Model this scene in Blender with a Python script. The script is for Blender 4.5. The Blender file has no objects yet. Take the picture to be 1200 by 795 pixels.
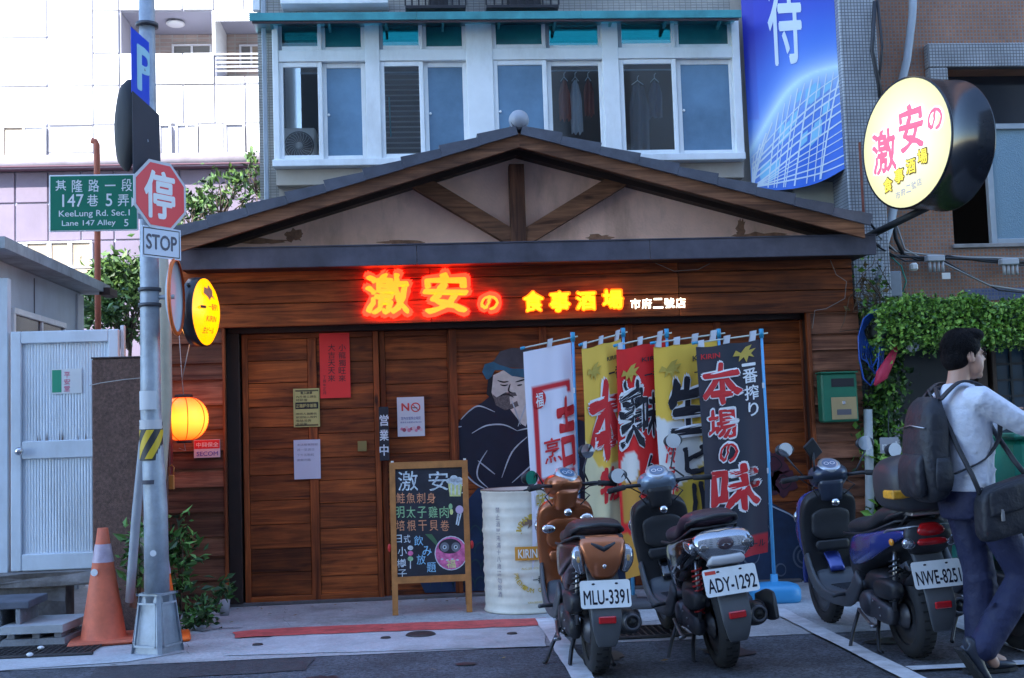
import bpy, bmesh, math, random
import numpy as np
from mathutils import Vector, Matrix
R_ = math.radians
rnd = random.Random(7)
S = bpy.context.scene
COL = S.collection

# ------------------------------------------------------------ camera
FPX, CX, CY, HC = 1400.0, 600.0, 397.5, 1.32
YAW, PITCH, ROLL = R_(4.4), R_(4.35), R_(1.9)
cf = Vector((math.sin(YAW)*math.cos(PITCH), math.cos(YAW)*math.cos(PITCH), math.sin(PITCH)))
r0 = Vector((math.cos(YAW), -math.sin(YAW), 0)); u0 = r0.cross(cf)
cr = r0*math.cos(ROLL) - u0*math.sin(ROLL)
cu = u0*math.cos(ROLL) + r0*math.sin(ROLL)
cam = bpy.data.objects.new('camera', bpy.data.cameras.new('camera')); COL.objects.link(cam)
cam.matrix_world = Matrix(((cr.x, cu.x, -cf.x, 0), (cr.y, cu.y, -cf.y, 0), (cr.z, cu.z, -cf.z, HC), (0, 0, 0, 1)))
cam.data.sensor_width = 36; cam.data.lens = 36*FPX/1200; cam.data.clip_end = 2000; cam.data.clip_start = .05
S.camera = cam
def P(px, py, Y):
    """photograph pixel + depth -> world X, Z (used to measure the place)"""
    d = cf + cr*((px-CX)/FPX) - cu*((py-CY)/FPX)
    k = Y/d.y
    return d.x*k, HC + d.z*k
def PV(px, py, Y):
    x, z = P(px, py, Y); return Vector((x, Y, z))
def G(px, py, z=0):
    d = cf + cr*((px-CX)/FPX) - cu*((py-CY)/FPX)
    k = (z-HC)/d.z
    return Vector((d.x*k, d.y*k, z))

# ------------------------------------------------------------ world, sun, exposure
SUN_EL, SUN_AZ = R_(38), R_(205)      # sun from behind the camera, over the added shading block
w = bpy.data.worlds.new('World'); S.world = w; w.use_nodes = True
wn = w.node_tree.nodes; wl = w.node_tree.links
bg = wn['Background']; sky = wn.new('ShaderNodeTexSky'); sky.sky_type = 'NISHITA'; sky.sun_disc = False
sky.sun_elevation = SUN_EL; sky.sun_rotation = SUN_AZ; sky.ozone_density = 3.2; sky.dust_density = 0.2; sky.air_density = 1.0
wl.new(sky.outputs[0], bg.inputs[0]); bg.inputs[1].default_value = 0.15
sd = Vector((math.sin(SUN_AZ)*math.cos(SUN_EL), math.cos(SUN_AZ)*math.cos(SUN_EL), math.sin(SUN_EL)))
sun = bpy.data.objects.new('sun', bpy.data.lights.new('sun', 'SUN')); COL.objects.link(sun)
sun.data.energy = 2.2; sun.data.angle = R_(.5); sun.data.color = (1, .95, .88)
sun.rotation_euler = sd.to_track_quat('Z', 'Y').to_euler(); sun.location = (0, -10, 30)
S.view_settings.view_transform = 'Standard'; S.view_settings.look = 'None'
S.view_settings.exposure = 2.35; S.view_settings.gamma = 1
S.cycles.max_bounces = 6; S.cycles.diffuse_bounces = 3; S.cycles.glossy_bounces = 3; S.cycles.transparent_max_bounces = 8
S.cycles.use_denoising = True; S.cycles.sample_clamp_indirect = 6

# ------------------------------------------------------------ materials
MATS = {}
def M(name, col, rough=.6, metal=0, var=.0, vs=6, bump=0, bs=40, emit=None, es=1, coat=0, rnd_obj=0, dirt=0, alpha=1, spec=None, bd=.01, speck=0):
    if name in MATS: return MATS[name]
    m = bpy.data.materials.new(name); m.use_nodes = True; MATS[name] = m
    N = m.node_tree.nodes; L = m.node_tree.links; b = N['Principled BSDF']
    c = (*col, 1) if len(col) == 3 else col
    b.inputs['Base Color'].default_value = c; b.inputs['Roughness'].default_value = rough; b.inputs['Metallic'].default_value = metal
    if spec is not None: b.inputs['Specular IOR Level'].default_value = spec
    if coat: b.inputs['Coat Weight'].default_value = coat; b.inputs['Coat Roughness'].default_value = .08
    if emit: b.inputs['Emission Color'].default_value = (*emit, 1); b.inputs['Emission Strength'].default_value = es
    if alpha < 1: b.inputs['Alpha'].default_value = alpha
    geo = None
    if var or bump or dirt:
        geo = N.new('ShaderNodeNewGeometry')
    if var:
        n = N.new('ShaderNodeTexNoise'); n.inputs['Scale'].default_value = vs; n.inputs['Detail'].default_value = 6; n.inputs['Roughness'].default_value = .65
        L.new(geo.outputs['Position'], n.inputs['Vector'])
        mr = N.new('ShaderNodeMapRange'); mr.inputs[1].default_value = .3; mr.inputs[2].default_value = .7
        mr.inputs[3].default_value = 1-var; mr.inputs[4].default_value = 1+var; L.new(n.outputs[0], mr.inputs[0])
        hs = N.new('ShaderNodeMix'); hs.data_type = 'RGBA'; hs.blend_type = 'MULTIPLY'; hs.inputs[0].default_value = 1
        hs.inputs[6].default_value = c; L.new(mr.outputs[0], hs.inputs[7]); out = hs.outputs[2]
        if dirt:
            n2 = N.new('ShaderNodeTexNoise'); n2.inputs['Scale'].default_value = vs*.35; n2.inputs['Detail'].default_value = 8; n2.inputs['Roughness'].default_value = .7
            mp = N.new('ShaderNodeMapping'); mp.inputs['Scale'].default_value = (1, 1, .35); L.new(geo.outputs['Position'], mp.inputs[0]); L.new(mp.outputs[0], n2.inputs[0])
            m2 = N.new('ShaderNodeMapRange'); m2.inputs[1].default_value = .5; m2.inputs[2].default_value = .68; m2.inputs[3].default_value = 0; m2.inputs[4].default_value = dirt
            L.new(n2.outputs[0], m2.inputs[0])
            h2 = N.new('ShaderNodeMix'); h2.data_type = 'RGBA'; L.new(m2.outputs[0], h2.inputs[0]); L.new(out, h2.inputs[6])
            h2.inputs[7].default_value = (c[0]*.35+.01, c[1]*.3+.008, c[2]*.25+.006, 1); out = h2.outputs[2]
        if rnd_obj:
            oi = N.new('ShaderNodeObjectInfo'); mo = N.new('ShaderNodeMapRange'); mo.inputs[3].default_value = 1-rnd_obj; mo.inputs[4].default_value = 1+rnd_obj
            L.new(oi.outputs['Random'], mo.inputs[0])
            h3 = N.new('ShaderNodeMix'); h3.data_type = 'RGBA'; h3.blend_type = 'MULTIPLY'; h3.inputs[0].default_value = 1
            L.new(out, h3.inputs[6]); L.new(mo.outputs[0], h3.inputs[7]); out = h3.outputs[2]
        if speck:
            vo = N.new('ShaderNodeTexVoronoi'); vo.inputs['Scale'].default_value = 75; L.new(geo.outputs['Position'], vo.inputs[0])
            sp = N.new('ShaderNodeSeparateColor'); L.new(vo.outputs['Color'], sp.inputs[0]); ms = N.new('ShaderNodeMapRange'); ms.inputs[3].default_value = 1-speck; ms.inputs[4].default_value = 1+speck; L.new(sp.outputs[0], ms.inputs[0])
            h4 = N.new('ShaderNodeMix'); h4.data_type = 'RGBA'; h4.blend_type = 'MULTIPLY'; h4.inputs[0].default_value = 1; L.new(out, h4.inputs[6]); L.new(ms.outputs[0], h4.inputs[7]); out = h4.outputs[2]
        L.new(out, b.inputs['Base Color'])
        rr = N.new('ShaderNodeMapRange'); rr.inputs[3].default_value = max(rough-.12, .02); rr.inputs[4].default_value = min(rough+.15, 1); L.new(n.outputs[0], rr.inputs[0]); L.new(rr.outputs[0], b.inputs['Roughness'])
    if bump:
        nb = N.new('ShaderNodeTexNoise'); nb.inputs['Scale'].default_value = bs; nb.inputs['Detail'].default_value = 4
        L.new(geo.outputs['Position'], nb.inputs['Vector'])
        bp = N.new('ShaderNodeBump'); bp.inputs['Strength'].default_value = bump; bp.inputs['Distance'].default_value = bd
        L.new(nb.outputs[0], bp.inputs['Height']); L.new(bp.outputs[0], b.inputs['Normal'])
    return m

def wood(name, c1, c2, axis='X', rough=.55, knots=True, rv=.35):
    if name in MATS: return MATS[name]
    m = bpy.data.materials.new(name); m.use_nodes = True; MATS[name] = m
    N = m.node_tree.nodes; L = m.node_tree.links; b = N['Principled BSDF']
    geo = N.new('ShaderNodeNewGeometry'); oi = N.new('ShaderNodeObjectInfo')
    off = N.new('ShaderNodeVectorMath'); off.operation = 'SCALE'; off.inputs[0].default_value = (37, 19, 53); L.new(oi.outputs['Random'], off.inputs['Scale'])
    ad = N.new('ShaderNodeVectorMath'); ad.operation = 'ADD'; L.new(geo.outputs['Position'], ad.inputs[0]); L.new(off.outputs[0], ad.inputs[1])
    mp = N.new('ShaderNodeMapping'); sc = {'X': (1.3, 14, 22), 'Z': (22, 14, 1.3)}[axis]; mp.inputs['Scale'].default_value = sc
    L.new(ad.outputs[0], mp.inputs[0])
    n1 = N.new('ShaderNodeTexNoise'); n1.inputs['Scale'].default_value = 1; n1.inputs['Detail'].default_value = 7; n1.inputs['Roughness'].default_value = .62; n1.inputs['Distortion'].default_value = 1.1
    L.new(mp.outputs[0], n1.inputs[0])
    mp2 = N.new('ShaderNodeMapping'); s2 = {'X': (5, 40, 120), 'Z': (120, 40, 5)}[axis]; mp2.inputs['Scale'].default_value = s2; L.new(ad.outputs[0], mp2.inputs[0])
    n2 = N.new('ShaderNodeTexNoise'); n2.inputs['Scale'].default_value = 1; n2.inputs['Detail'].default_value = 3; L.new(mp2.outputs[0], n2.inputs[0])
    n3 = N.new('ShaderNodeTexNoise'); n3.inputs['Scale'].default_value = 2.2; n3.inputs['Detail'].default_value = 5; L.new(ad.outputs[0], n3.inputs[0])
    cr_ = N.new('ShaderNodeValToRGB'); e = cr_.color_ramp.elements
    e[0].position = .3; e[0].color = (*c1, 1); e[1].position = .72; e[1].color = (*c2, 1)
    L.new(n1.outputs[0], cr_.inputs[0])
    mr = N.new('ShaderNodeMapRange'); mr.inputs[3].default_value = .72; mr.inputs[4].default_value = 1.28; L.new(n2.outputs[0], mr.inputs[0])
    mo = N.new('ShaderNodeMapRange'); mo.inputs[3].default_value = 1-rv; mo.inputs[4].default_value = 1+rv; L.new(oi.outputs['Random'], mo.inputs[0])
    m3 = N.new('ShaderNodeMapRange'); m3.inputs[1].default_value = .3; m3.inputs[2].default_value = .7; m3.inputs[3].default_value = .55; m3.inputs[4].default_value = 1.3; L.new(n3.outputs[0], m3.inputs[0])
    a = N.new('ShaderNodeMath'); a.operation = 'MULTIPLY'; L.new(mr.outputs[0], a.inputs[0]); L.new(mo.outputs[0], a.inputs[1])
    a2 = N.new('ShaderNodeMath'); a2.operation = 'MULTIPLY'; L.new(a.outputs[0], a2.inputs[0]); L.new(m3.outputs[0], a2.inputs[1])
    out = a2.outputs[0]
    if knots:
        v = N.new('ShaderNodeTexVoronoi'); v.inputs['Scale'].default_value = 1
        mp3 = N.new('ShaderNodeMapping'); mp3.inputs['Scale'].default_value = {'X': (1.6, 0, 4.5), 'Z': (4.5, 0, 1.6)}[axis]; L.new(ad.outputs[0], mp3.inputs[0]); L.new(mp3.outputs[0], v.inputs[0])
        mk = N.new('ShaderNodeMapRange'); mk.inputs[1].default_value = .035; mk.inputs[2].default_value = .1; mk.inputs[3].default_value = .25; mk.inputs[4].default_value = 1; L.new(v.outputs['Distance'], mk.inputs[0])
        a3 = N.new('ShaderNodeMath'); a3.operation = 'MULTIPLY'; L.new(out, a3.inputs[0]); L.new(mk.outputs[0], a3.inputs[1]); out = a3.outputs[0]
    mx = N.new('ShaderNodeMix'); mx.data_type = 'RGBA'; mx.blend_type = 'MULTIPLY'; mx.inputs[0].default_value = 1
    L.new(cr_.outputs[0], mx.inputs[6]); L.new(out, mx.inputs[7]); L.new(mx.outputs[2], b.inputs['Base Color']); b.inputs['Specular IOR Level'].default_value = .3
    rr = N.new('ShaderNodeMapRange'); rr.inputs[3].default_value = rough-.12; rr.inputs[4].default_value = rough+.2; L.new(n3.outputs[0], rr.inputs[0]); L.new(rr.outputs[0], b.inputs['Roughness'])
    bp = N.new('ShaderNodeBump'); bp.inputs['Strength'].default_value = .5; bp.inputs['Distance'].default_value = .004
    a4 = N.new('ShaderNodeMath'); a4.operation = 'ADD'; L.new(n1.outputs[0], a4.inputs[0]); L.new(n2.outputs[0], a4.inputs[1]); L.new(a4.outputs[0], bp.inputs['Height']); L.new(bp.outputs[0], b.inputs['Normal'])
    return m

def tile(name, c1, c2, mortar, w_, h_, ms=.004, rough=.35, offset=0.0, dirt=.3):
    """small mosaic tiles on a wall: geometry position X+Y / Z drives a brick texture"""
    if name in MATS: return MATS[name]
    m = bpy.data.materials.new(name); m.use_nodes = True; MATS[name] = m
    N = m.node_tree.nodes; L = m.node_tree.links; b = N['Principled BSDF']
    geo = N.new('ShaderNodeNewGeometry'); sx = N.new('ShaderNodeSeparateXYZ'); L.new(geo.outputs['Position'], sx.inputs[0])
    ad = N.new('ShaderNodeMath'); ad.operation = 'ADD'; L.new(sx.outputs[0], ad.inputs[0]); L.new(sx.outputs[1], ad.inputs[1])
    cx = N.new('ShaderNodeCombineXYZ'); L.new(ad.outputs[0], cx.inputs[0]); L.new(sx.outputs[2], cx.inputs[1])
    br = N.new('ShaderNodeTexBrick'); br.offset = offset; br.inputs['Scale'].default_value = 1; br.inputs['Brick Width'].default_value = w_; br.inputs['Row Height'].default_value = h_
    br.inputs['Mortar Size'].default_value = ms; br.inputs['Mortar Smooth'].default_value = .15; br.inputs['Bias'].default_value = 0
    br.inputs['Color1'].default_value = (*c1, 1); br.inputs['Color2'].default_value = (*c2, 1); br.inputs['Mortar'].default_value = (*mortar, 1)
    L.new(cx.outputs[0], br.inputs[0])
    n = N.new('ShaderNodeTexNoise'); n.inputs['Scale'].default_value = 1.7; n.inputs['Detail'].default_value = 7; L.new(geo.outputs['Position'], n.inputs[0])
    mr = N.new('ShaderNodeMapRange'); mr.inputs[1].default_value = .35; mr.inputs[2].default_value = .65; mr.inputs[3].default_value = 1-dirt; mr.inputs[4].default_value = 1.1; L.new(n.outputs[0], mr.inputs[0])
    mx = N.new('ShaderNodeMix'); mx.data_type = 'RGBA'; mx.blend_type = 'MULTIPLY'; mx.inputs[0].default_value = 1
    L.new(br.outputs[0], mx.inputs[6]); L.new(mr.outputs[0], mx.inputs[7]); L.new(mx.outputs[2], b.inputs['Base Color'])
    b.inputs['Roughness'].default_value = rough
    bp = N.new('ShaderNodeBump'); bp.inputs['Strength'].default_value = .8; bp.inputs['Distance'].default_value = .004; bp.invert = True
    L.new(br.outputs['Fac'], bp.inputs['Height']); L.new(bp.outputs[0], b.inputs['Normal'])
    return m

def vcol(name, rough=.7, emit=0, trans=0):
    """printed cloth or board: colours of the print stored per vertex"""
    if name in MATS: return MATS[name]
    m = bpy.data.materials.new(name); m.use_nodes = True; MATS[name] = m
    N = m.node_tree.nodes; L = m.node_tree.links; b = N['Principled BSDF']
    a = N.new('ShaderNodeVertexColor'); a.layer_name = 'print'; L.new(a.outputs[0], b.inputs['Base Color']); b.inputs['Roughness'].default_value = rough
    return m

def glass(name, tint, rough=.03, trans=.75):
    if name in MATS: return MATS[name]
    m = bpy.data.materials.new(name); m.use_nodes = True; MATS[name] = m
    N = m.node_tree.nodes; L = m.node_tree.links; N.remove(N['Principled BSDF'])
    o = N['Material Output']; t = N.new('ShaderNodeBsdfTransparent'); t.inputs[0].default_value = (*tint, 1)
    g = N.new('ShaderNodeBsdfGlossy'); g.inputs['Roughness'].default_value = rough; g.inputs[0].default_value = (.9, .95, 1, 1)
    f = N.new('ShaderNodeFresnel'); f.inputs[0].default_value = 1.5
    ad = N.new('ShaderNodeMath'); ad.operation = 'ADD'; ad.inputs[1].default_value = 1-trans-.04; ad.use_clamp = True; L.new(f.outputs[0], ad.inputs[0])
    mx = N.new('ShaderNodeMixShader'); L.new(ad.outputs[0], mx.inputs[0]); L.new(t.outputs[0], mx.inputs[1]); L.new(g.outputs[0], mx.inputs[2]); L.new(mx.outputs[0], o.inputs[0])
    return m

# ------------------------------------------------------------ object helpers
ORG = {}
def props(o, label=None, cat=None, group=None, kind=None):
    if label: o['label'] = label
    if cat: o['category'] = cat
    if group: o['group'] = group
    if kind: o['kind'] = kind
    return o
def thing(name, loc, label, cat, group=None, rz=0, rx=0, ry=0, local=False):
    o = bpy.data.objects.new(name, None); COL.objects.link(o); o.empty_display_size = .2
    o.location = loc; o.rotation_euler = (rx, ry, rz); ORG[o] = Vector((0, 0, 0)) if local else Vector(loc)
    return props(o, label, cat, group)
def copy_tree(o, parent=None, label=None, loc=None, rz=None):
    c = o.copy(); COL.objects.link(c); ORG[c] = ORG.get(o, Vector((0, 0, 0))); c.parent = parent
    if label: c['label'] = label
    if loc is not None: c.location = loc
    if rz is not None: c.rotation_euler = (0, 0, rz)
    for ch in list(o.children): copy_tree(ch, c)
    return c

class B:
    def __init__(s): s.v = []; s.f = []; s.m = []; s.sm = []; s.X = Matrix.Identity(4)
    def add(s, vs, fs, mi=0, smooth=False):
        k = len(s.v); s.v += [tuple(s.X @ Vector(p)) for p in vs]
        s.f += [tuple(i+k for i in f) for f in fs]; s.m += [mi]*len(fs); s.sm += [smooth]*len(fs); return s
    def box(s, x0, x1, y0, y1, z0, z1, c=0, mi=0):
        if x0 > x1: x0, x1 = x1, x0
        if y0 > y1: y0, y1 = y1, y0
        if z0 > z1: z0, z1 = z1, z0
        c = min(c, (x1-x0)*.45, (y1-y0)*.45, (z1-z0)*.45)
        if c <= 0:
            vs = [(x, y, z) for x in (x0, x1) for y in (y0, y1) for z in (z0, z1)]
            return s.add(vs, [(0, 1, 3, 2), (4, 6, 7, 5), (0, 4, 5, 1), (2, 3, 7, 6), (0, 2, 6, 4), (1, 5, 7, 3)], mi)
        lo, hi = (x0, y0, z0), (x1, y1, z1); vs = []; idx = {}
        for sx in (0, 1):
            for sy in (0, 1):
                for sz in (0, 1):
                    for a in range(3):
                        p = []
                        for ax, sg in enumerate((sx, sy, sz)):
                            e = hi[ax] if sg else lo[ax]
                            if ax != a: e += -c if sg else c
                            p.append(e)
                        idx[(sx, sy, sz, a)] = len(vs); vs.append(tuple(p))
        fs = []
        for a in range(3):
            b_, c_ = [(1, 2), (0, 2), (0, 1)][a]
            for sg in (0, 1):
                q = []
                for (p, r) in ((0, 0), (1, 0), (1, 1), (0, 1)):
                    k = [0, 0, 0]; k[a] = sg; k[b_] = p; k[c_] = r; q.append(idx[(*k, a)])
                if (a == 1) ^ (sg == 0): q = q[::-1]
                fs.append(tuple(q))
            for p in (0, 1):
                for r in (0, 1):
                    k0 = [0, 0, 0]; k0[b_] = p; k0[c_] = r; k1 = list(k0); k1[a] = 1
                    q = (idx[(*k0, b_)], idx[(*k1, b_)], idx[(*k1, c_)], idx[(*k0, c_)])
                    fs.append(q)
        for sx in (0, 1):
            for sy in (0, 1):
                for sz in (0, 1): fs.append((idx[(sx, sy, sz, 0)], idx[(sx, sy, sz, 1)], idx[(sx, sy, sz, 2)]))
        return s.add(vs, fs, mi)
    def prism(s, pts, a, b, axis='y', mi=0, smooth=False):
        """outline (u,w) extruded from a to b along axis; u,w are the other axes in order"""
        n = len(pts)
        def mk(u, w_, t): return {'x': (t, u, w_), 'y': (u, t, w_), 'z': (u, w_, t)}[axis]
        vs = [mk(u, w_, a) for u, w_ in pts]+[mk(u, w_, b) for u, w_ in pts]
        fs = [tuple(range(n)), tuple(range(2*n-1, n-1, -1))]+[(i, (i+1) % n, n+(i+1) % n, n+i) for i in range(n)]
        return s.add(vs, fs, mi, smooth)
    def pillow(s, pts, hw, edge=.8, inset=.015, x0=0, mi=0):
        """(y,z) outline extruded across x with a rounded edge"""
        n = len(pts); c = Vector((sum(p[0] for p in pts)/n, sum(p[1] for p in pts)/n)); vs = []
        def ring(x, k): 
            for p in pts:
                d = c-Vector(p); L = max(d.length, 1e-6); q = Vector(p)+d*(min(k/L, .5)); vs.append((x, q.x, q.y))
        ring(x0-hw, inset); ring(x0-hw*edge-(0), 0); ring(x0+hw*edge, 0); ring(x0+hw, inset)
        fs = [tuple(range(n-1, -1, -1)), tuple(range(3*n, 4*n))]
        for r in range(3): fs += [(r*n+i, r*n+(i+1) % n, (r+1)*n+(i+1) % n, (r+1)*n+i) for i in range(n)]
        return s.add(vs, fs, mi, True)
    def tube(s, pts, r, n=8, mi=0, cap=True):
        pts = [Vector(p) for p in pts]; rs = r if isinstance(r, (list, tuple)) else [r]*len(pts); vs = []; nrm = None
        for i, p in enumerate(pts):
            d = (pts[min(i+1, len(pts)-1)]-pts[max(i-1, 0)]).normalized()
            if nrm is None: nrm = d.orthogonal().normalized()
            nrm = (nrm-d*nrm.dot(d)).normalized(); bn = d.cross(nrm)
            for k in range(n):
                a = 2*math.pi*k/n; vs.append(p+(nrm*math.cos(a)+bn*math.sin(a))*rs[i])
        fs = [(i*n+k, i*n+(k+1) % n, (i+1)*n+(k+1) % n, (i+1)*n+k) for i in range(len(pts)-1) for k in range(n)]
        if cap: fs += [tuple(range(n-1, -1, -1)), tuple((len(pts)-1)*n+k for k in range(n))]
        return s.add(vs, fs, mi, True)
    def lathe(s, prof, o=(0, 0, 0), axis='z', n=24, mi=0, a0=0, a1=2*math.pi, smooth=True):
        full = abs(a1-a0-2*math.pi) < 1e-6; vs = []; m_ = n if full else n+1
        for r, h in prof:
            for k in range(m_):
                a = a0+(a1-a0)*k/n; c_, s_ = r*math.cos(a), r*math.sin(a)
                q = {'z': (c_, s_, h), 'y': (c_, h, s_), 'x': (h, c_, s_)}[axis]; vs.append((q[0]+o[0], q[1]+o[1], q[2]+o[2]))
        fs = []
        for i in range(len(prof)-1):
            for k in range(n):
                k2 = (k+1) % m_; fs.append((i*m_+k, i*m_+k2, (i+1)*m_+k2, (i+1)*m_+k))
        return s.add(vs, fs, mi, smooth)
    def loft(s, secs, p=2.4, n=18, sub=3, mi=0, cap=True, flat=None):
        """secs: (x,y,z,half width,half height); ring plane = X axis x normal of the YZ path"""
        A = np.array(secs, float); m_ = len(A); out = []
        for i in range(m_-1):
            p0, p1, p2, p3 = A[max(i-1, 0)], A[i], A[i+1], A[min(i+2, m_-1)]
            for k in range(sub):
                t = k/sub; out.append(.5*((2*p1)+(-p0+p2)*t+(2*p0-5*p1+4*p2-p3)*t*t+(-p0+3*p1-3*p2+p3)*t**3))
        out.append(A[-1]); vs = []
        for i, q in enumerate(out):
            d = out[min(i+1, len(out)-1)]-out[max(i-1, 0)]; l = math.hypot(d[1], d[2]) or 1; ny, nz = -d[2]/l, d[1]/l
            if flat == 'z': ny, nz = 0, 1
            for k in range(n):
                a = 2*math.pi*k/n; ca, sa = math.cos(a), math.sin(a)
                u = math.copysign(abs(ca)**(2/p), ca)*max(q[3], .001); v_ = math.copysign(abs(sa)**(2/p), sa)*max(q[4], .001)
                vs.append((q[0]+u, q[1]+ny*v_, q[2]+nz*v_))
        L_ = len(out); fs = [(i*n+k, i*n+(k+1) % n, (i+1)*n+(k+1) % n, (i+1)*n+k) for i in range(L_-1) for k in range(n)]
        if cap: fs += [tuple(range(n-1, -1, -1)), tuple((L_-1)*n+k for k in range(n))]
        return s.add(vs, fs, mi, True)
    def ell(s, c, r, n=16, m=10, mi=0):
        vs = []; fs = []
        for i in range(m+1):
            t = math.pi*i/m
            for k in range(n):
                a = 2*math.pi*k/n; vs.append((c[0]+r[0]*math.sin(t)*math.cos(a), c[1]+r[1]*math.sin(t)*math.sin(a), c[2]+r[2]*math.cos(t)))
        for i in range(m):
            for k in range(n): fs.append((i*n+k, i*n+(k+1) % n, (i+1)*n+(k+1) % n, (i+1)*n+k))
        return s.add(vs, fs, mi, True)
    def make(s, name, mat, parent=None, label=None, cat=None, group=None, kind=None, at=None):
        me = bpy.data.meshes.new(name); o = bpy.data.objects.new(name, me); COL.objects.link(o)
        g = ORG.get(parent, Vector((0, 0, 0))) if parent else Vector((0, 0, 0))
        c = Vector((0, 0, 0))
        if s.v:
            A = np.array(s.v); 
            if parent is None and at is None:
                c = Vector(((A[:, 0].min()+A[:, 0].max())/2, (A[:, 1].min()+A[:, 1].max())/2, A[:, 2].min()))
            elif at is None: c = Vector(((A[:, 0].min()+A[:, 0].max())/2, (A[:, 1].min()+A[:, 1].max())/2, (A[:, 2].min()+A[:, 2].max())/2))
            else: c = Vector(at)
            A = A-np.array(c); me.from_pydata(A.tolist(), [], s.f)
        for mm in (mat if isinstance(mat, (list, tuple)) else [mat]): me.materials.append(mm)
        me.polygons.foreach_set('material_index', s.m); me.polygons.foreach_set('use_smooth', s.sm)
        bm = bmesh.new(); bm.from_mesh(me); bmesh.ops.recalc_face_normals(bm, faces=bm.faces[:]); bm.to_mesh(me); bm.free()
        me.update()
        ORG[o] = c
        if parent: o.parent = parent; o.location = c-g
        else: o.location = c
        return props(o, label, cat, group, kind)
def box(name, x0, x1, y0, y1, z0, z1, mat, parent=None, c=.004, **k): return B().box(x0, x1, y0, y1, z0, z1, c).make(name, mat, parent, **k)
def pbox(name, ax, ay, bx, by, Y0, Y1, mat, parent=None, c=.004, **k):
    """box whose front face spans two photo points at depth Y0"""
    xa, za = P(ax, ay, Y0); xb, zb = P(bx, by, Y0); return box(name, xa, xb, Y0, Y1, za, zb, mat, parent, c, **k)

# text -> mesh
_TC = {}
def tmesh(s, bold=0.0, ext=0.0, res=3):
    k = (s, bold, ext, res)
    if k not in _TC:
        cu_ = bpy.data.curves.new('glyph', 'FONT'); cu_.body = s; cu_.offset = bold; cu_.extrude = ext; cu_.resolution_u = res; cu_.size = 1
        o = bpy.data.objects.new('glyph', cu_); COL.objects.link(o)
        dg = bpy.context.evaluated_depsgraph_get(); me = bpy.data.meshes.new_from_object(o.evaluated_get(dg))
        v = np.array([tuple(q.co) for q in me.vertices]) if len(me.vertices) else np.zeros((1, 3)); f = [tuple(p.vertices) for p in me.polygons]
        bpy.data.objects.remove(o); bpy.data.meshes.remove(me)
        lo, hi = v.min(0), v.max(0); _TC[k] = ((v-lo), hi-lo, f)
    return _TC[k]
def text(name, s, mat, parent, fn, x0, x1, z0, z1, bold=.0, ext=0., fit=False, rough=0, res=3, slant=0, b=None, mi=0, **kw):
    """fn(x,z,d)->3D; the string fills the rectangle (or is fitted inside it)"""
    heavy = bold >= .012; v, sz, f = tmesh(s, 0.0 if heavy else bold, ext, res); r_b = (bold*.8 if heavy else 0); sz = sz+np.array((2*r_b, 2*r_b, 0)); v = v+np.array((r_b, r_b, 0))
    sx = (x1-x0)/max(sz[0], 1e-6); szz = (z1-z0)/max(sz[1], 1e-6); ox, oz = x0, z0
    if fit:
        k = min(sx, szz); ox += (x1-x0-sz[0]*k)/2; oz += (z1-z0-sz[1]*k)/2; sx = szz = k
    own = b is None
    if own: b = B()
    nc = 1 if not heavy else (9 if bold > .025 else 5)
    for kc in range(nc):
     pts = []; dx = 0 if kc == 0 else r_b*math.cos(2*math.pi*kc/(nc-1)); dz = 0 if kc == 0 else r_b*math.sin(2*math.pi*kc/(nc-1))
     for i, q in enumerate(v):
        jx = jz = 0
        if rough:
            a, c = q[0]*9, q[1]*9; jx = rough*(math.sin(a*1.7+c*2.3)+math.sin(c*5.1+1)*.6); jz = rough*(math.sin(a*2.9-c*1.3)+math.sin(a*6.1)*.6)
        pts.append(fn(ox+(q[0]+dx+jx+q[1]*slant)*sx, oz+(q[1]+dz+jz)*szz, q[2]*min(abs(sx), abs(szz))+kc*.00018))
     b.add(pts, f, mi)
    if own: return b.make(name, mat, parent, **kw)
def planeY(Y): return lambda x, z, d=0: (x, Y-d, z)
def ptext(name, s, mat, parent, ax, ay, bx, by, Y, **k):
    xa, za = P(ax, ay, Y); xb, zb = P(bx, by, Y); return text(name, s, mat, parent, planeY(Y), min(xa, xb), max(xa, xb), min(za, zb), max(za, zb), **k)

def remesh(b, vox=.012, it=4, sub=False):
    """union of overlapping closed solids into ONE continuous surface"""
    me = bpy.data.meshes.new('tmp'); me.from_pydata(b.v, [], b.f)
    bm = bmesh.new(); bm.from_mesh(me); bmesh.ops.recalc_face_normals(bm, faces=bm.faces[:]); bm.to_mesh(me); bm.free()
    o = bpy.data.objects.new('tmp', me); COL.objects.link(o)
    m = o.modifiers.new('r', 'REMESH'); m.mode = 'VOXEL'; m.voxel_size = vox
    s_ = o.modifiers.new('s', 'SMOOTH'); s_.iterations = it; s_.factor = .6
    dg = bpy.context.evaluated_depsgraph_get(); r = bpy.data.meshes.new_from_object(o.evaluated_get(dg))
    out = B(); out.v = [tuple(q.co) for q in r.vertices]; out.f = [tuple(p.vertices) for p in r.polygons]; out.m = [0]*len(out.f); out.sm = [True]*len(out.f)
    bpy.data.objects.remove(o); bpy.data.meshes.remove(r); return out

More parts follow.
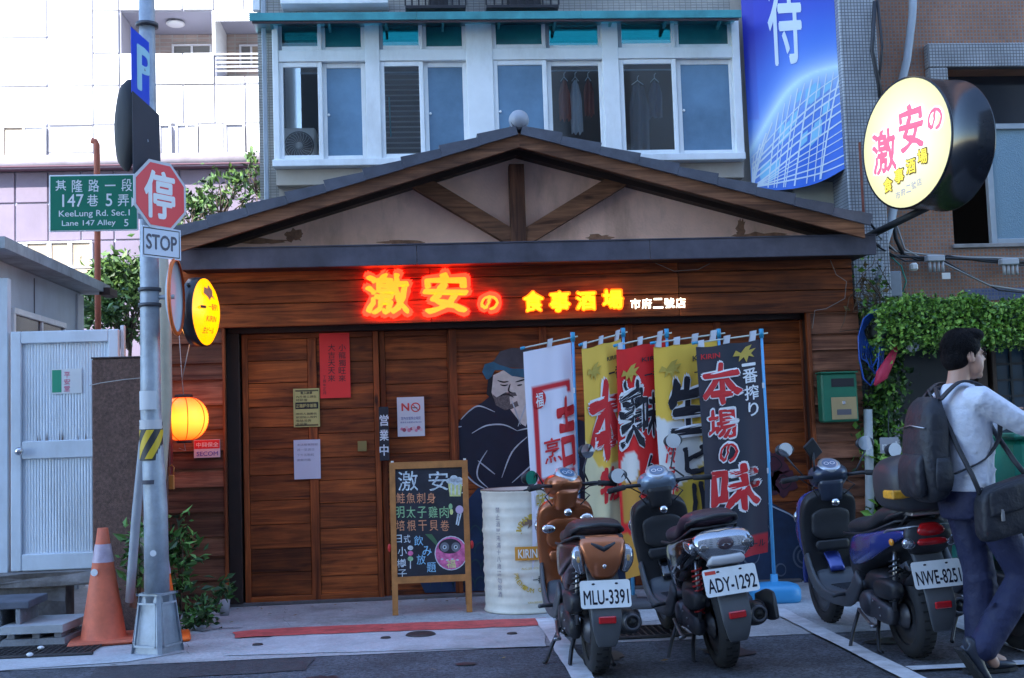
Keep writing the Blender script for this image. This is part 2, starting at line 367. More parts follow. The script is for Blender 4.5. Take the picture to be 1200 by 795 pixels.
def leaves(n, fn, size, seed=1, asp=.5, nm=3, b=None, droop=0):
    """n folded leaves at points fn(rng)->(x,y,z)"""
    rng = random.Random(seed); b = b or B()
    for _ in range(n):
        c = Vector(fn(rng)); L = size*rng.uniform(.45, 1.6); d = Vector((rng.gauss(0, 1), rng.gauss(0, 1), rng.gauss(0, .8)-droop)).normalized()
        u = d.orthogonal().normalized(); u = (Matrix.Rotation(rng.uniform(0, 6.3), 3, d) @ u); W = u*(L*asp*.5); up = d.cross(u)*(L*.12)
        k = len(b.v)
        b.v += [tuple(c), tuple(c+d*L*.5+W+up), tuple(c+d*L), tuple(c+d*L*.5-W+up)]
        b.f += [(k, k+1, k+2), (k, k+2, k+3)]; mi = rng.randrange(nm); b.m += [mi, mi]; b.sm += [False, False]
    return b
def leafm(n, a, t=.25):
    if n in MATS: return MATS[n]
    m = M(n, a, .45, var=.25, vs=9); N = m.node_tree.nodes; N['Principled BSDF'].inputs['Subsurface Weight'].default_value = 0
    return m
GREENS = [leafm('leaf_dark', (.03, .07, .02)), leafm('leaf_mid', (.06, .13, .03)), leafm('leaf_light', (.11, .2, .045))]
# ------------------------------------------------------------ ground
W = 9.70
asph = M('asphalt', (.085, .09, .108), .85, var=.4, vs=2.5, bump=.8, bs=160, dirt=.5, speck=.5)
conc = M('concrete_apron', (.40, .40, .41), .8, var=.22, vs=2.2, bump=.5, bs=90, dirt=.7, speck=.14)
conc2 = M('concrete_patch', (.46, .47, .49), .75, var=.15, vs=3, bump=.4, bs=90, dirt=.5, speck=.1)
conc3 = M('concrete_dark', (.22, .21, .21), .85, var=.3, vs=4, bump=.5, bs=70, dirt=.6)
redp = M('red_paint', (.55, .09, .08), .75, var=.3, vs=14, dirt=.75)
whp = M('road_white', (.62, .62, .64), .75, var=.2, vs=10, dirt=.5)
iron = M('iron', (.06, .055, .055), .6, .6, var=.3, vs=20)
def sheet(name, pts, z, mat, kind='structure', **k):
    b = B(); b.add([(p[0], p[1], z) for p in pts], [tuple(range(len(pts)))]); return b.make(name, mat, None, kind=kind, **k)
def rag(pts, amp, seg=.12, sd=1):
    """ragged outline"""
    r = random.Random(sd); out = []
    for i, p in enumerate(pts):
        q = pts[(i+1) % len(pts)]; L = math.dist(p, q); m_ = max(1, int(L/seg))
        for k in range(m_):
            t = k/m_; out.append((p[0]+(q[0]-p[0])*t+(r.uniform(-amp, amp) if k else 0), p[1]+(q[1]-p[1])*t+(r.uniform(-amp, amp) if k else 0)))
    return out
sheet('ground', [(-150, -150), (150, -150), (150, 200), (-150, 200)], 0, asph)
sheet('concrete_apron', rag([(-9, 7.42), (9, 7.30), (9, 13), (-9, 13)], .008, .3), .004, conc)
gp = lambda px, py: tuple(G(px, py))[:2]
sheet('concrete_patch', rag([gp(262, 770), gp(640, 759), gp(635, 733), gp(330, 743)], .012, .15, 3), .008, conc2)
sheet('concrete_kerb_strip', rag([gp(-60, 792), gp(150, 777), gp(215, 766), gp(188, 757), gp(-40, 770)], .008, .3, 5), .008, conc2)
sheet('red_line', rag([gp(275, 750), gp(300, 748), gp(640, 735), gp(640, 726), gp(400, 735), gp(300, 740), gp(272, 743)], .012, .09, 4), .012, redp)
for nm, q in (('white_line', [gp(628, 723), gp(652, 722), gp(682, 800), gp(655, 806)]), ('white_line', [gp(905, 715), gp(925, 713), gp(1100, 815), gp(1060, 822)]),
              ('white_line', [gp(845, 768), gp(1260, 742), gp(1262, 752), gp(845, 778)]), ('white_line', [gp(640, 806), gp(1260, 770), gp(1262, 781), gp(640, 818)])):
    pass
for q, s_ in (([(.74, 8.35), (.86, 8.35), (.86, 4.2), (.74, 4.2)], 1), ([(2.36, 8.3), (2.48, 8.3), (2.48, 4.2), (2.36, 4.2)], 2), ([(1.62, 6.9), (1.72, 6.9), (1.72, 4.2), (1.62, 4.2)], 3),
              ([(3.25, 8.3), (3.35, 8.3), (3.35, 4.2), (3.25, 4.2)], 6), ([(2.49, 6.22), (6.6, 6.22), (6.6, 6.12), (2.49, 6.12)], 4), ([(2.5, 7.3), (6.6, 7.3), (6.6, 7.2), (2.5, 7.2)], 5)):
    if s_ in (3, 5): continue
    sheet('white_line', rag(q, .006, .15, s_), .016, whp)
# cracks in the apron, drain holes
def crack(px, nm='pavement_crack', w_=.012, sd=1):
    r = random.Random(sd); pts = [Vector((*gp(*p), .0095)) for p in px]; a = []; c = []
    fine = []
    for i in range(len(pts)-1):
        for k in range(6): fine.append(pts[i].lerp(pts[i+1], k/6)+Vector((r.gauss(0, .012), r.gauss(0, .012), 0)))
    fine.append(pts[-1]); b = B()
    for i, p in enumerate(fine):
        ww = w_*(1-abs(i/len(fine)-.4))*r.uniform(.4, 1.2); a.append((p.x, p.y+ww, p.z)); c.append((p.x, p.y-ww, p.z))
    n = len(fine); b.add(a+c, [(i, i+1, n+i+1, n+i) for i in range(n-1)]); b.make(nm, M('crack_black', (.03, .03, .03), .9), None, kind='structure')
crack([(205, 738), (235, 741), (262, 738), (285, 737)], sd=2); crack([(335, 712), (332, 722), (340, 735)], w_=.006, sd=3); crack([(215, 752), (222, 768)], w_=.006, sd=4)
crack([(470, 730), (478, 716)], w_=.005, sd=6); crack([(560, 728), (700, 736), (900, 716)], w_=.006, sd=8)
oil = M('oil_stain', (.03, .03, .034), .45, var=.5, vs=14); tar = M('tar_patch', (.045, .047, .055), .7, var=.3, vs=9, bump=.6, bs=120, speck=.3)
for k, (x_, y_, rx_, ry_) in enumerate(((1.0, 6.95, .14, .22), (1.72, 6.9, .18, .15), (2.75, 7.0, .2, .13), (-.6, 6.7, .12, .07), (.2, 6.9, .07, .05))):
    rk = random.Random(k+50); sheet('oil_stain', [(x_+rx_*rk.uniform(.55, 1.1)*math.cos(i*.314), y_+ry_*rk.uniform(.55, 1.1)*math.sin(i*.314)) for i in range(20)], .0075 if y_ < 7.2 else .0095, oil)
sheet('asphalt_patch', rag([(-1.9, 6.9), (-.7, 6.95), (-.68, 7.34), (-1.95, 7.36)], .012, .1, 61), .0045, tar)
dl = B(); rk = random.Random(5)
for i in range(60):
    if i % 3: c = Vector((rk.uniform(-1.6, 3.4), 9.55-abs(rk.gauss(0, .12)), .016))
    else: c = Vector((rk.uniform(-2.4, 3.6), rk.uniform(6.3, 9.3), .018))
    a = rk.uniform(0, 6.3); s_ = rk.uniform(.012, .028); d = Vector((math.cos(a), math.sin(a), .15))*s_; n_ = Vector((-math.sin(a), math.cos(a), .3))*s_*.45
    dl.add([c-d, c+n_, c+d, c-n_], [(0, 1, 2), (0, 2, 3)], i % 2)
dl.make('fallen_leaves', [M('dead_leaf', (.20, .11, .04), .8), M('dry_leaf', (.28, .2, .08), .8)], None, label='scattered small dry leaves on the pavement and road', cat='leaves', kind='stuff')
t = thing('manhole_cover', G(493, 744, .008), 'small round iron cover set in the pale concrete below the red line', 'manhole cover')
x, y, z = t.location; B().lathe([(0, .012), (.085, .012), (.095, .006), (.1, .0)], (x, y, z), n=28).make('lid', iron, t)
for i, (a, b_) in enumerate(((302, 756), (452, 748), (600, 743))):
    g = G(a, b_, .008); o = B().lathe([(0, .008), (.03, .008), (.036, 0)], g, n=16).make('drain_plug', iron, None, label=('small dark drain plug in the pale patch at the end nearest the lamp post', 'small dark drain plug in the pale patch just left of the round iron cover', 'small dark drain plug in the pale patch near the white drum')[i], cat='drain plug', group='drain plugs in the concrete patch')
def grate(x0, x1, y0, y1, lab, nx, ny):
    t = thing('drain_grate', ((x0+x1)/2, (y0+y1)/2, .008), lab, 'drain grate')
    box('pit', x0, x1, y0, y1, .0085, .012, M('pit_black', (.01, .01, .01), .9), t, 0)
    box('frame', x0-.03, x1+.03, y0-.03, y0, .008, .024, iron, t); box('frame', x0-.03, x1+.03, y1, y1+.03, .008, .024, iron, t)
    for i in range(nx+1): box('bar', x0+(x1-x0)*i/nx-.005, x0+(x1-x0)*i/nx+.005, y0, y1, .012, .022, iron, t, .001)
    for i in range(1, ny): box('bar', x0, x1, y0+(y1-y0)*i/ny-.005, y0+(y1-y0)*i/ny+.005, .0125, .02, iron, t, .001)
grate(-2.75, -2.12, 7.78, 8.12, 'dark steel drain grate beside the orange cone', 16, 7)
grate(1.02, 1.62, 7.46, 7.8, 'steel drain grate between the copper and the black scooter', 14, 7)

# ------------------------------------------------------------ the wooden pub
wd = wood('wood_plank', (.065, .013, .004), (.47, .118, .026), 'X')
wv = wood('wood_upright', (.065, .014, .005), (.38, .092, .022), 'Z', rv=.25)
wold = wood('wood_weathered', (.08, .028, .015), (.32, .13, .07), 'X', .7, rv=.5)
wbeam = wood('wood_beam', (.07, .026, .012), (.34, .15, .075), 'X', .6, rv=.1)
wbeamv = wood('wood_beam_upright', (.06, .02, .010), (.2, .085, .045), 'Z', .6, rv=.1)
dark = M('dark_void', (.012, .010, .010), .9)
wdk = M('dark_timber', (.03, .014, .01), .6, var=.3, vs=8)
plas = M('plaster', (.88, .55, .42), .85, var=.12, vs=3, bump=.3, bs=50, dirt=.75)
fas = M('fascia_metal', (.085, .08, .105), .5, .2, var=.3, vs=5, bump=.15, bs=30, dirt=.4)
pub = thing('wooden_pub', (1.0, W, 0), 'low wooden izakaya front with gabled roof and plank walls', 'building')
def row_planks(x0, x1, z0, z1, h, Y, mat, name='plank', par=pub, th=.022, jit=.3, gap=.004, proud=.004, lap=False, r=rnd):
    z = z1
    while z > z0+.02:
        hh = min(h*(1+r.uniform(-jit, jit)), z-z0)
        if z-hh-z0 < .04: hh = z-z0
        pr = r.uniform(0, proud)
        b = B()
        if lap:
            b.add([(x0, Y-pr, z), (x1, Y-pr, z), (x0, Y-pr-.022, z-hh), (x1, Y-pr-.022, z-hh), (x0, Y+.02, z), (x1, Y+.02, z), (x0, Y+.02, z-hh), (x1, Y+.02, z-hh)],
                  [(0, 1, 3, 2), (4, 6, 7, 5), (0, 4, 5, 1), (2, 3, 7, 6), (0, 2, 6, 4), (1, 5, 7, 3)])
        else: b.box(x0+gap/2, x1-gap/2, Y-pr, Y+th, z-hh+gap/2, z-gap/2, .003)
        b.make(name, mat, par); z -= hh
# backing of the walls so nothing shows through the joints, side walls, slab roof to the block behind
box('back_wall', -1.52, 3.22, W+.07, W+.16, 0, 2.75, dark, pub, 0)
# --- left double leaf door
xl, zt = P(283, 392, W); xr, _ = P(443, 392, W); xm, _ = P(365, 392, W); x2, _ = P(530, 392, W)
zt = 2.155
def leaf(x0, x1, Y, mids, lab, seed):
    r = random.Random(seed)
    d = B().box(x0, x0+.045, Y-.012, Y+.03, .02, zt, .004).make('sliding_door', wv, pub, label=lab)
    box('stile', x1-.045, x1, Y-.012, Y+.03, .02, zt, wv, d)
    for m_ in mids: box('stile', m_-.035, m_+.035, Y-.010, Y+.028, .03, zt-.045, wv, d)
    box('rail', x0+.045, x1-.045, Y-.008, Y+.03, zt-.045, zt, wd, d); box('rail', x0+.045, x1-.045, Y-.008, Y+.03, .02, .07, wd, d)
    ed = [x0+.045]+[e for m_ in mids for e in (m_-.035, m_+.035)]+[x1-.045]
    for i in range(0, len(ed), 2): row_planks(ed[i], ed[i+1], .07, zt-.045, .185, Y+.004, wd, par=d, r=r, jit=.12)
    return d
d1 = leaf(xl, xr, W, [xm], 'plank sliding door with the red paper', 3)
d2 = leaf(xr+.004, x2, W+.05, [], 'plank door panel with the no-smoking notice', 5)
box('door_threshold', -1.56, 3.05, W-.04, W+.06, .004, .03, M('threshold', (.12, .11, .11), .7, var=.3), pub)
# --- mural wall
mx0, _ = P(534, 500, W); mx1, _ = P(952, 500, W)
row_planks(mx0, mx1, .03, zt, .19, W+.03, wd, 'plank', r=random.Random(9), jit=.1)
for px in (533, 640, 742, 846, 948):
    x_, _ = P(px, 500, W); box('wall_post', x_-.03, x_+.03, W+.006, W+.05, .03, zt, wv, pub)
# --- pillars
Yp = 9.5
pl0, _ = P(196, 500, Yp); pl1, _ = P(262, 500, Yp)
box('pillar_core', pl0+.01, pl1-.006, Yp+.024, W+.05, .004, 2.3, wdk, pub, 0)
row_planks(pl0, pl1, .03, 2.22, .165, Yp, wold, 'clapboard', lap=True, r=random.Random(4), jit=.25)
box('corner_post', pl1, pl1+.02, Yp-.03, Yp+.03, .01, 2.2, wv, pub); 
pj1, _ = P(283, 500, W); box('door_jamb', pl1+.004, pj1-.003, W-.05, W+.05, .03, 2.2, wdk, pub)
box('pillar_side', pl1-.006, pl1+.004, Yp+.03, W-.05, .01, 2.2, wdk, pub)
pr0, _ = P(955, 500, Yp); pr1, _ = P(1012, 500, Yp)
box('pillar_core', pr0+.006, pr1-.01, Yp+.024, W+.05, .004, 2.3, wdk, pub, 0)
row_planks(pr0, pr1, .03, 2.30, .15, Yp, wold, 'clapboard', lap=True, r=random.Random(14), jit=.25)
box('corner_post', pr0-.03, pr0, Yp-.03, Yp+.03, .01, 2.3, wv, pub)
# --- lintel and signboard planks
box('lintel', pl1+.02, pr0-.03, W-.08, W+.06, zt+.002, zt+.06, wdk, pub)
Ys = 9.46
sx0 = pl0-.04; sx1, _ = P(1000, 340, Ys); sb0 = P(600, 376, Ys)[1]; sb1 = 2.70
for i, (a, b_) in enumerate(((0, .36), (.36, .7), (.7, 1))):
    for (u0, u1) in ((0, .38), (.38, .74), (.74, 1)):
        box('sign_plank', sx0+(sx1-sx0)*u0+.002, sx0+(sx1-sx0)*u1-.002, Ys-rnd.uniform(0, .005), Ys+.03, sb0+(sb1-sb0)*a+.003, sb0+(sb1-sb0)*b_-.003, wd, pub)
box('sign_backing', sx0+.01, sx1-.01, Ys+.03, W+.05, sb0+.01, sb1, wdk, pub, 0)
# --- fascia, eave soffit
fx0, fz0 = P(207, 312, 9.1); fx1, fz1 = P(1027, 280, 9.1); fx0b, ftop = P(207, 288, 9.1)
Yf = 9.1; fzb, fzt = (fz0+P(1027, 303, 9.1)[1])/2, (ftop+fz1)/2
for i in range(3):
    box('fascia', fx0+(fx1-fx0)*i/3, fx0+(fx1-fx0)*(i+1)/3-.002, Yf, Yf+.03, fzb, fzt, fas, pub, .004)
box('eave_soffit', fx0+.01, fx1-.01, Yf+.03, Ys+.2, fzb+.02, fzb+.045, wdk, pub, 0)
box('fascia_cap', fx0-.005, fx1+.005, Yf-.008, Yf+.35, fzt, fzt+.008, fas, pub, 0)
# --- gable
Yg = 9.42; Yr = 8.98
pk = Vector(P(608, 151, Yr)); el = Vector(P(205, 268, Yr)); er = Vector(P(1013, 264, Yr)); ez = (el.y+er.y)/2; pkx = pk.x
B().prism([(el.x+.1, fzt-.02), (er.x-.1, fzt-.02), (er.x-.1, ez-.02), (pkx, pk.y-.06), (el.x+.1, ez-.02)], Yg, Yg+.05).make('gable_wall', plas, pub)
sl = (pk.y-ez)/(pkx-el.x); sr = (pk.y-ez)/(er.x-pkx)
def rake(sx, name, y0, y1, t0, t1, mat, ex=el.x, e2=None):
    e = el if sx < 0 else er
    B().prism([(e.x, ez-t1), (pkx, pk.y-t1), (pkx, pk.y-t0), (e.x, ez-t0)], y0, y1).make(name, mat, pub)
for sx in (-1, 1):
    rake(sx, 'rake_board', Yr, Yr+.035, .03, .142, wbeam); rake(sx, 'roof_slab', Yr+.035, 10.15, .04, .075, wdk)
    rake(sx, 'rafter', Yg-.12, Yg-.001, .078, .13, wdk); rake(sx, 'under_rafter', Yr+.2, Yr+.27, .078, .10, wdk)
kz0 = fzt+.01; box('king_post', pkx-.06, pkx+.06, Yg-.12, Yg-.002, kz0, pk.y-.2, wbeamv, pub)
for sx, (bx_, by_) in ((-1, (482, 208)), (1, (728, 210))):
    ax_, az_ = pkx+sx*.06, kz0; cx_, cz_ = P(bx_, by_, Yg-.1); d = (Vector((cx_, cz_))-Vector((ax_, az_))).normalized(); n_ = Vector((-d.y, d.x))*.066*(1 if sx > 0 else -1)
    a_ = Vector((ax_, az_+.03)); c_ = Vector((cx_, cz_))+d*.05
    B().prism([tuple(a_-n_*.4), tuple(c_-n_), tuple(c_+n_), tuple(a_+n_*1.5)], Yg-.1, Yg-.004).make('brace', wbeam, pub)
roofm = M('roof_tile_grey', (.095, .10, .125), .45, .1, var=.25, vs=7, bump=.2, bs=40, rnd_obj=.15)
nT = 9
for sx in (-1, 1):
    e = el if sx < 0 else er; A = Vector((e.x-sx*-.03, ez)); Bp = Vector((pkx, pk.y)); dv = (Bp-A); L = dv.length; d = dv.normalized(); n_ = Vector((-d.y, d.x)) if sx < 0 else Vector((d.y, -d.x))
    if n_.y < 0: n_ = -n_
    for i in range(nT):
        a = A+d*(L*i/nT-.02); c_ = A+d*(L*(i+1)/nT-.022)
        q = [a+n_*.0, c_-n_*.0, c_+n_*.020, a+n_*.050]
        # edge tile on the rake plus the field tile behind it
        B().prism([tuple(v) for v in [a-n_*.042, c_-n_*.045, c_+n_*.022, a+n_*.050]], Yr-.03, Yr-.002).make('roof_tile', roofm, pub)
        for j in range(3):
            y0 = Yr+j*.33; B().prism([tuple(v) for v in q], y0+(0 if j else -.001), y0+.325).make('roof_tile', roofm, pub)
B().tube([(pkx, Yr-.02, pk.y+.05), (pkx, 10.1, pk.y+.05)], .06, 10).make('ridge_tile', roofm, pub)
xb, zb = P(608, 141, 9.0); B().ell((xb, 9.0, zb), (.078, .078, .078), 20, 14).make('ridge_ball', M('ball_grey', (.3, .33, .38), .4, var=.15), pub)

stn = M('water_stain', (.30, .15, .09), .85, var=.4, vs=18, bump=.3)
for k, (cx0, cy0, rx0, ry0) in enumerate(((703, 279, 17, 5), (868, 268, 6, 16), (890, 277, 40, 5), (300, 283, 45, 4), (345, 276, 12, 9), (470, 284, 30, 2.5))):
    rk = random.Random(k); b = B(); n = 22; b.add([PV(cx0+rx0*rk.uniform(.6, 1.1)*math.cos(i*2*math.pi/n), cy0+ry0*rk.uniform(.5, 1.1)*math.sin(i*2*math.pi/n), Yg-.0015-.0004*k) for i in range(n)], [tuple(range(n))]); b.make('plaster_stain', stn, pub)
# --- mural painted on the planks (flat paint)
Ym = W+.022
mural = thing('mural', (1.2, W+.02, .03), None, None); mural.parent = pub; mural.location = Vector((1.2, W+.02, .03))-pub.location; ORG[mural] = Vector((1.2, W+.02, .03))
mural['label'] = 'painted figure of a man in a dark robe on the planks'
def mp(name, pts, mat, d=0, closed=True):
    b = B(); vs = [PV(a, c, Ym-d) for a, c in pts]; b.add(vs, [tuple(range(len(vs)))]); return b.make(name, mat, mural)
def mline(name, pts, mat, w_=1.2, d=.004):
    b = B(); fine = []
    A = [np.array(p, float) for p in pts]
    for i in range(len(A)-1):
        p0, p1, p2, p3 = A[max(i-1, 0)], A[i], A[i+1], A[min(i+2, len(A)-1)]
        for k in range(5):
            t_ = k/5; fine.append(.5*((2*p1)+(-p0+p2)*t_+(2*p0-5*p1+4*p2-p3)*t_*t_+(-p0+3*p1-3*p2+p3)*t_**3))
    fine.append(A[-1]); n = len(fine); vs = []
    for sgn in (1, -1):
        for i, p in enumerate(fine):
            dd = fine[min(i+1, n-1)]-fine[max(i-1, 0)]; dd /= np.linalg.norm(dd)+1e-9; ww = w_*.5*math.sin(math.pi*(.12+.76*i/(n-1)))
            vs.append(PV(p[0]-dd[1]*ww*sgn, p[1]+dd[0]*ww*sgn, Ym-d))
    b.add(vs, [(i, i+1, n+i+1, n+i) for i in range(n-1)]); return b.make(name, mat, mural)
navy = M('mural_navy', (.006, .009, .026), .5, var=.3, vs=7); mwh = M('mural_pale', (.60, .54, .50), .6, var=.2, vs=12); mblu = M('mural_blue', (.03, .12, .2), .5, var=.3, vs=10)
mgr = M('mural_grey', (.07, .06, .075), .6, var=.3, vs=10); mred = M('mural_wine', (.09, .02, .035), .6, var=.3, vs=9); mteal = M('mural_teal', (.02, .06, .075), .5, var=.3, vs=10); mline_m = M('mural_line', (.42, .46, .52), .6, var=.3, vs=15); mblk = M('mural_black', (.008, .008, .012), .5)
mp('robe', [(577, 462), (565, 472), (551, 480), (540, 492), (532, 505), (531, 522), (536, 538), (548, 552), (556, 565), (570, 576), (640, 590), (700, 600), (700, 500), (640, 478), (622, 470), (610, 480), (596, 474)], navy)
mp('lower_robe', [(560, 572), (545, 590), (520, 608), (498, 640), (492, 682), (498, 695), (945, 680), (947, 628), (930, 604), (905, 590), (880, 560), (700, 560), (640, 566)], M('mural_deep_blue', (.01, .028, .075), .5, var=.35, vs=6), -.002)
mp('hat', [(583, 430), (578, 424), (586, 412), (600, 408), (622, 409), (648, 412), (652, 440), (620, 432)], mgr, .002)
mp('hat_band', [(570, 445), (565, 436), (568, 427), (578, 424), (586, 428), (600, 432), (620, 432), (640, 438), (640, 446), (618, 443), (600, 441), (590, 434), (580, 434), (575, 444)], mblu, .003)
mp('face', [(578, 440), (590, 434), (602, 441), (618, 444), (622, 455), (618, 468), (606, 477), (592, 480), (581, 474), (576, 460)], mwh, .002)
mp('collar', [(598, 480), (606, 477), (618, 468), (628, 470), (616, 500), (611, 497)], mwh, .002)
mp('hair', [(572, 445), (578, 440), (576, 460), (580, 472), (570, 462)], mblk, .003)
mp('beard', [(577, 462), (582, 466), (592, 460), (604, 460), (606, 464), (597, 465), (598, 474), (606, 470), (608, 476), (592, 481), (581, 475)], M('mural_beard', (.12, .1, .1), .7, var=.5, vs=60), .003)
for q in ([(583, 446), (590, 448), (596, 447)], [(604, 448), (611, 446), (618, 444)], [(586, 451), (591, 452), (595, 451)], [(606, 452), (612, 451)], [(598, 450), (596, 458), (601, 461)], [(586, 464), (594, 462), (602, 466)]): mline('line', q, mblk, 1.8, .005)
for q in ([(553, 508), (570, 499), (590, 498), (606, 505)], [(606, 505), (620, 502), (640, 500)], [(533, 501), (541, 500)], [(531, 522), (540, 548), (556, 566), (575, 576)], [(540, 492), (551, 481), (562, 476), (580, 483)], [(600, 470), (610, 498)], [(618, 470), (607, 500)],
          [(571, 528), (561, 545), (560, 560), (572, 572)], [(588, 560), (600, 530), (618, 512)], [(600, 566), (620, 548), (640, 530)], [(884, 566), (900, 590), (930, 606), (946, 630)], [(560, 540), (580, 556)]): mline('line', q, mline_m, 1.7)
def ring(cx_, cy_, r1, mat, w_=2.2): mline('wave_ring', [(cx_+r1*math.cos(a), cy_+r1*math.sin(a)*1.15) for a in [i*math.pi/6 for i in range(13)]], mat, w_)
for (a, c, r1) in ((889, 626, 14), (889, 626, 9), (942, 652, 12), (942, 652, 7), (880, 650, 10), (915, 668, 6)): ring(a, c, r1, M('mural_ring', (.1, .13, .18), .6, var=.3))
for i in range(6):
    for j in range(4):
        a, c = 505+i*13+(j % 2)*6, 620+j*20; mline('wave_scale', [(a-7, c+8), (a-5, c), (a, c-4), (a+5, c), (a+7, c+8)], mteal, 1.8)
for (a, c, r1) in ((906, 545, 17), (918, 566, 15), (898, 572, 14), (884, 560, 10)):
    mp('flower', [(a+r1*(1+.22*math.sin(5*t_))*math.cos(t_), c+r1*(1+.22*math.sin(5*t_))*math.sin(t_)) for t_ in [i*math.pi/10 for i in range(20)]], mred, -.001)
    mline('line', [(a-r1*.6, c), (a, c-r1*.6), (a+r1*.6, c), (a, c+r1*.5), (a-r1*.3, c)], mblk, 1.2)

# ------------------------------------------------------------ neon lettering on the signboard
YN = Ys-.03
nr = M('neon_red', (.3, .01, .005), .5, emit=(1, .012, .004), es=2.2); no = M('neon_orange', (.8, .3, .05), .5, emit=(1, .085, .003), es=1.3)
ny = M('neon_yellow', (.8, .6, .05), .5, emit=(1, .26, .0), es=.95); nyr = M('neon_amber', (.5, .25, .02), .5, emit=(1, .12, .0), es=.6); nw = M('neon_white', (.9, .9, .8), .5, emit=(1, .86, .65), es=.6)
t = thing('neon_sign', (*P(500, 345, YN)[:1], YN, P(500, 345, YN)[1]), 'large glowing red orange neon characters on the wooden signboard', 'neon sign')
for ch, q in (('激', (425, 317, 483, 372)), ('安', (494, 316, 551, 372)), ('の', (560, 343, 587, 367))):
    o = ptext('letter', ch, no, t, q[0]+3, q[3]-3, q[2]-3, q[1]+3, YN-.03, bold=.04, rough=.018)
    ptext('glow_backing', ch, nr, o, *(q[0]-1, q[3]+2, q[2]+1, q[1]-2), YN, bold=.09, rough=.02)
t = thing('neon_sign', (*P(672, 352, YN)[:1], YN, P(672, 352, YN)[1]), 'four smaller yellow neon characters right of the big red ones', 'neon sign')
for ch, q in (('食', (613, 341, 637, 366)), ('事', (644, 341, 668, 366)), ('酒', (675, 341, 698, 364)), ('場', (706, 339, 730, 363))):
    o = ptext('letter', ch, ny, t, q[0]+1, q[3]-1, q[2]-1, q[1]+1, YN-.02, bold=.035, rough=.015)
    ptext('glow_backing', ch, nyr, o, *(q[0]-1, q[3]+1, q[2]+1, q[1]-1), YN, bold=.08, rough=.015)
t = thing('neon_sign', (*P(770, 355, YN)[:1], YN, P(770, 355, YN)[1]), 'row of tiny white lit characters at the right end of the signboard lettering', 'neon sign')
for i, ch in enumerate('市府二號店'): ptext('letter', ch, nw, t, 739+i*13.2, 362.5-i*.3, 750.5+i*13.2, 350-i*.3, YN-.01, bold=.035)
for nm, q in (('wire', [(767, 308), (790, 318), (818, 316), (832, 309)]), ('wire', [(973, 305), (980, 322), (992, 330), (990, 350), (968, 362), (955, 364), (952, 385)])):
    B().tube([PV(a, c, Ys-.02) for a, c in q], .003, 6).make('loose_wire', M('wire_grey', (.25, .22, .2), .6), None, label=('thin grey wire sagging under the fascia above the white letters' if q[0][0] == 767 else 'thin grey wire hanging down the right end of the signboard'), cat='wire')
# ------------------------------------------------------------ block behind the pub: balcony windows, awning
btile = tile('tile_beige', (.42, .40, .36), (.36, .35, .32), (.22, .21, .19), .05, .024, .003)
gtile = tile('tile_grey', (.46, .48, .50), (.40, .42, .45), (.14, .14, .15), .028, .028, .0035, dirt=.35)
rtile = tile('tile_brown', (.44, .18, .09), (.33, .13, .07), (.26, .20, .17), .032, .032, .006, dirt=.25)
stucco = M('stucco', (.50, .45, .38), .85, var=.1, vs=4, bump=.2, dirt=.4)
alu = M('white_frame', (.82, .85, .86), .4, .02, var=.05, vs=5, dirt=.3)
alug = M('grey_frame', (.34, .38, .42), .4, .3, var=.1)
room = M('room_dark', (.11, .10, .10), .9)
YB = 10.3
apt = thing('apartment_block', (1.0, YB, 0), 'tiled apartment block above the pub roof with enclosed balcony windows and teal awning', 'building')
bx0, _ = P(303, 110, YB); bx1, _ = P(872, 110, YB); bx2 = P(1040, 110, YB)[0]
wz0, wz1 = 3.62, 4.92
wx0, _ = P(320, 115, 10.15); wx1, _ = P(869, 115, 10.15)
box('wall', bx0, wx0+.02, YB, YB+.3, 0, 16, btile, apt, 0); box('wall', wx1-.02, bx2, YB, YB+.3, 0, 16, stucco, apt, 0)
box('wall', wx0+.02, wx1-.02, YB, YB+.3, 0, wz0-.02, stucco, apt, 0); box('wall', wx0+.02, wx1-.02, YB+.001, YB+.3, wz1+.05, 16, btile, apt, 0)
box('side_wall', bx0, bx0+.2, YB+.3, YB+9, 0, 16, btile, apt, 0); box('roof', bx0, bx2, YB, YB+9, 16, 16.3, stucco, apt, 0)
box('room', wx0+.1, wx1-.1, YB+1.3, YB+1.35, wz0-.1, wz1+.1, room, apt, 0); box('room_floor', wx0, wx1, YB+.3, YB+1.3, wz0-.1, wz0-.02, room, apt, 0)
Yw = 10.12
bal = thing('balcony_window', ((wx0+wx1)/2, Yw, wz0), 'long white aluminium balcony window band above the pub roof', 'window band')
fr = lambda n, px0, px1, z0, z1, Y0=Yw, Y1=Yw+.09, m=alu, par=bal, c=.004: box(n, P(px0, 120, Y0)[0], P(px1, 120, Y0)[0], Y0, Y1, z0, z1, m, par, c)
zs, zt1, zt0, ztop = 3.665, 4.52, 4.62, 4.93
fr('sill', 318, 871, zs-.06, zs, Yw-.05, Yw+.1); fr('rail', 320, 870, zt1, zt0, Yw-.012); fr('head', 320, 870, ztop-.05, ztop+.0, Yw-.01)
fr('slab_edge', 322, 868, zs-.2, zs-.062, Yw+.06, YB+.3, stucco)
for a, c in ((320, 327), (429, 446), (548, 579), (708, 727), (861, 870)): fr('post', a, c, zs, ztop-.051, Yw-.02)
frost = M('frosted_pane', (.12, .22, .33), .2, var=.35, vs=1.3, spec=.6); clear = glass('window_glass', (.92, .95, .96), .03, .96)
teal = M('teal_cast_pane', (.01, .13, .15), .2, var=.3, vs=3); tealc = glass('teal_cast_glass', (.08, .32, .32), .03, .85)  # teal cast of the awning put into the colour of the transom panes
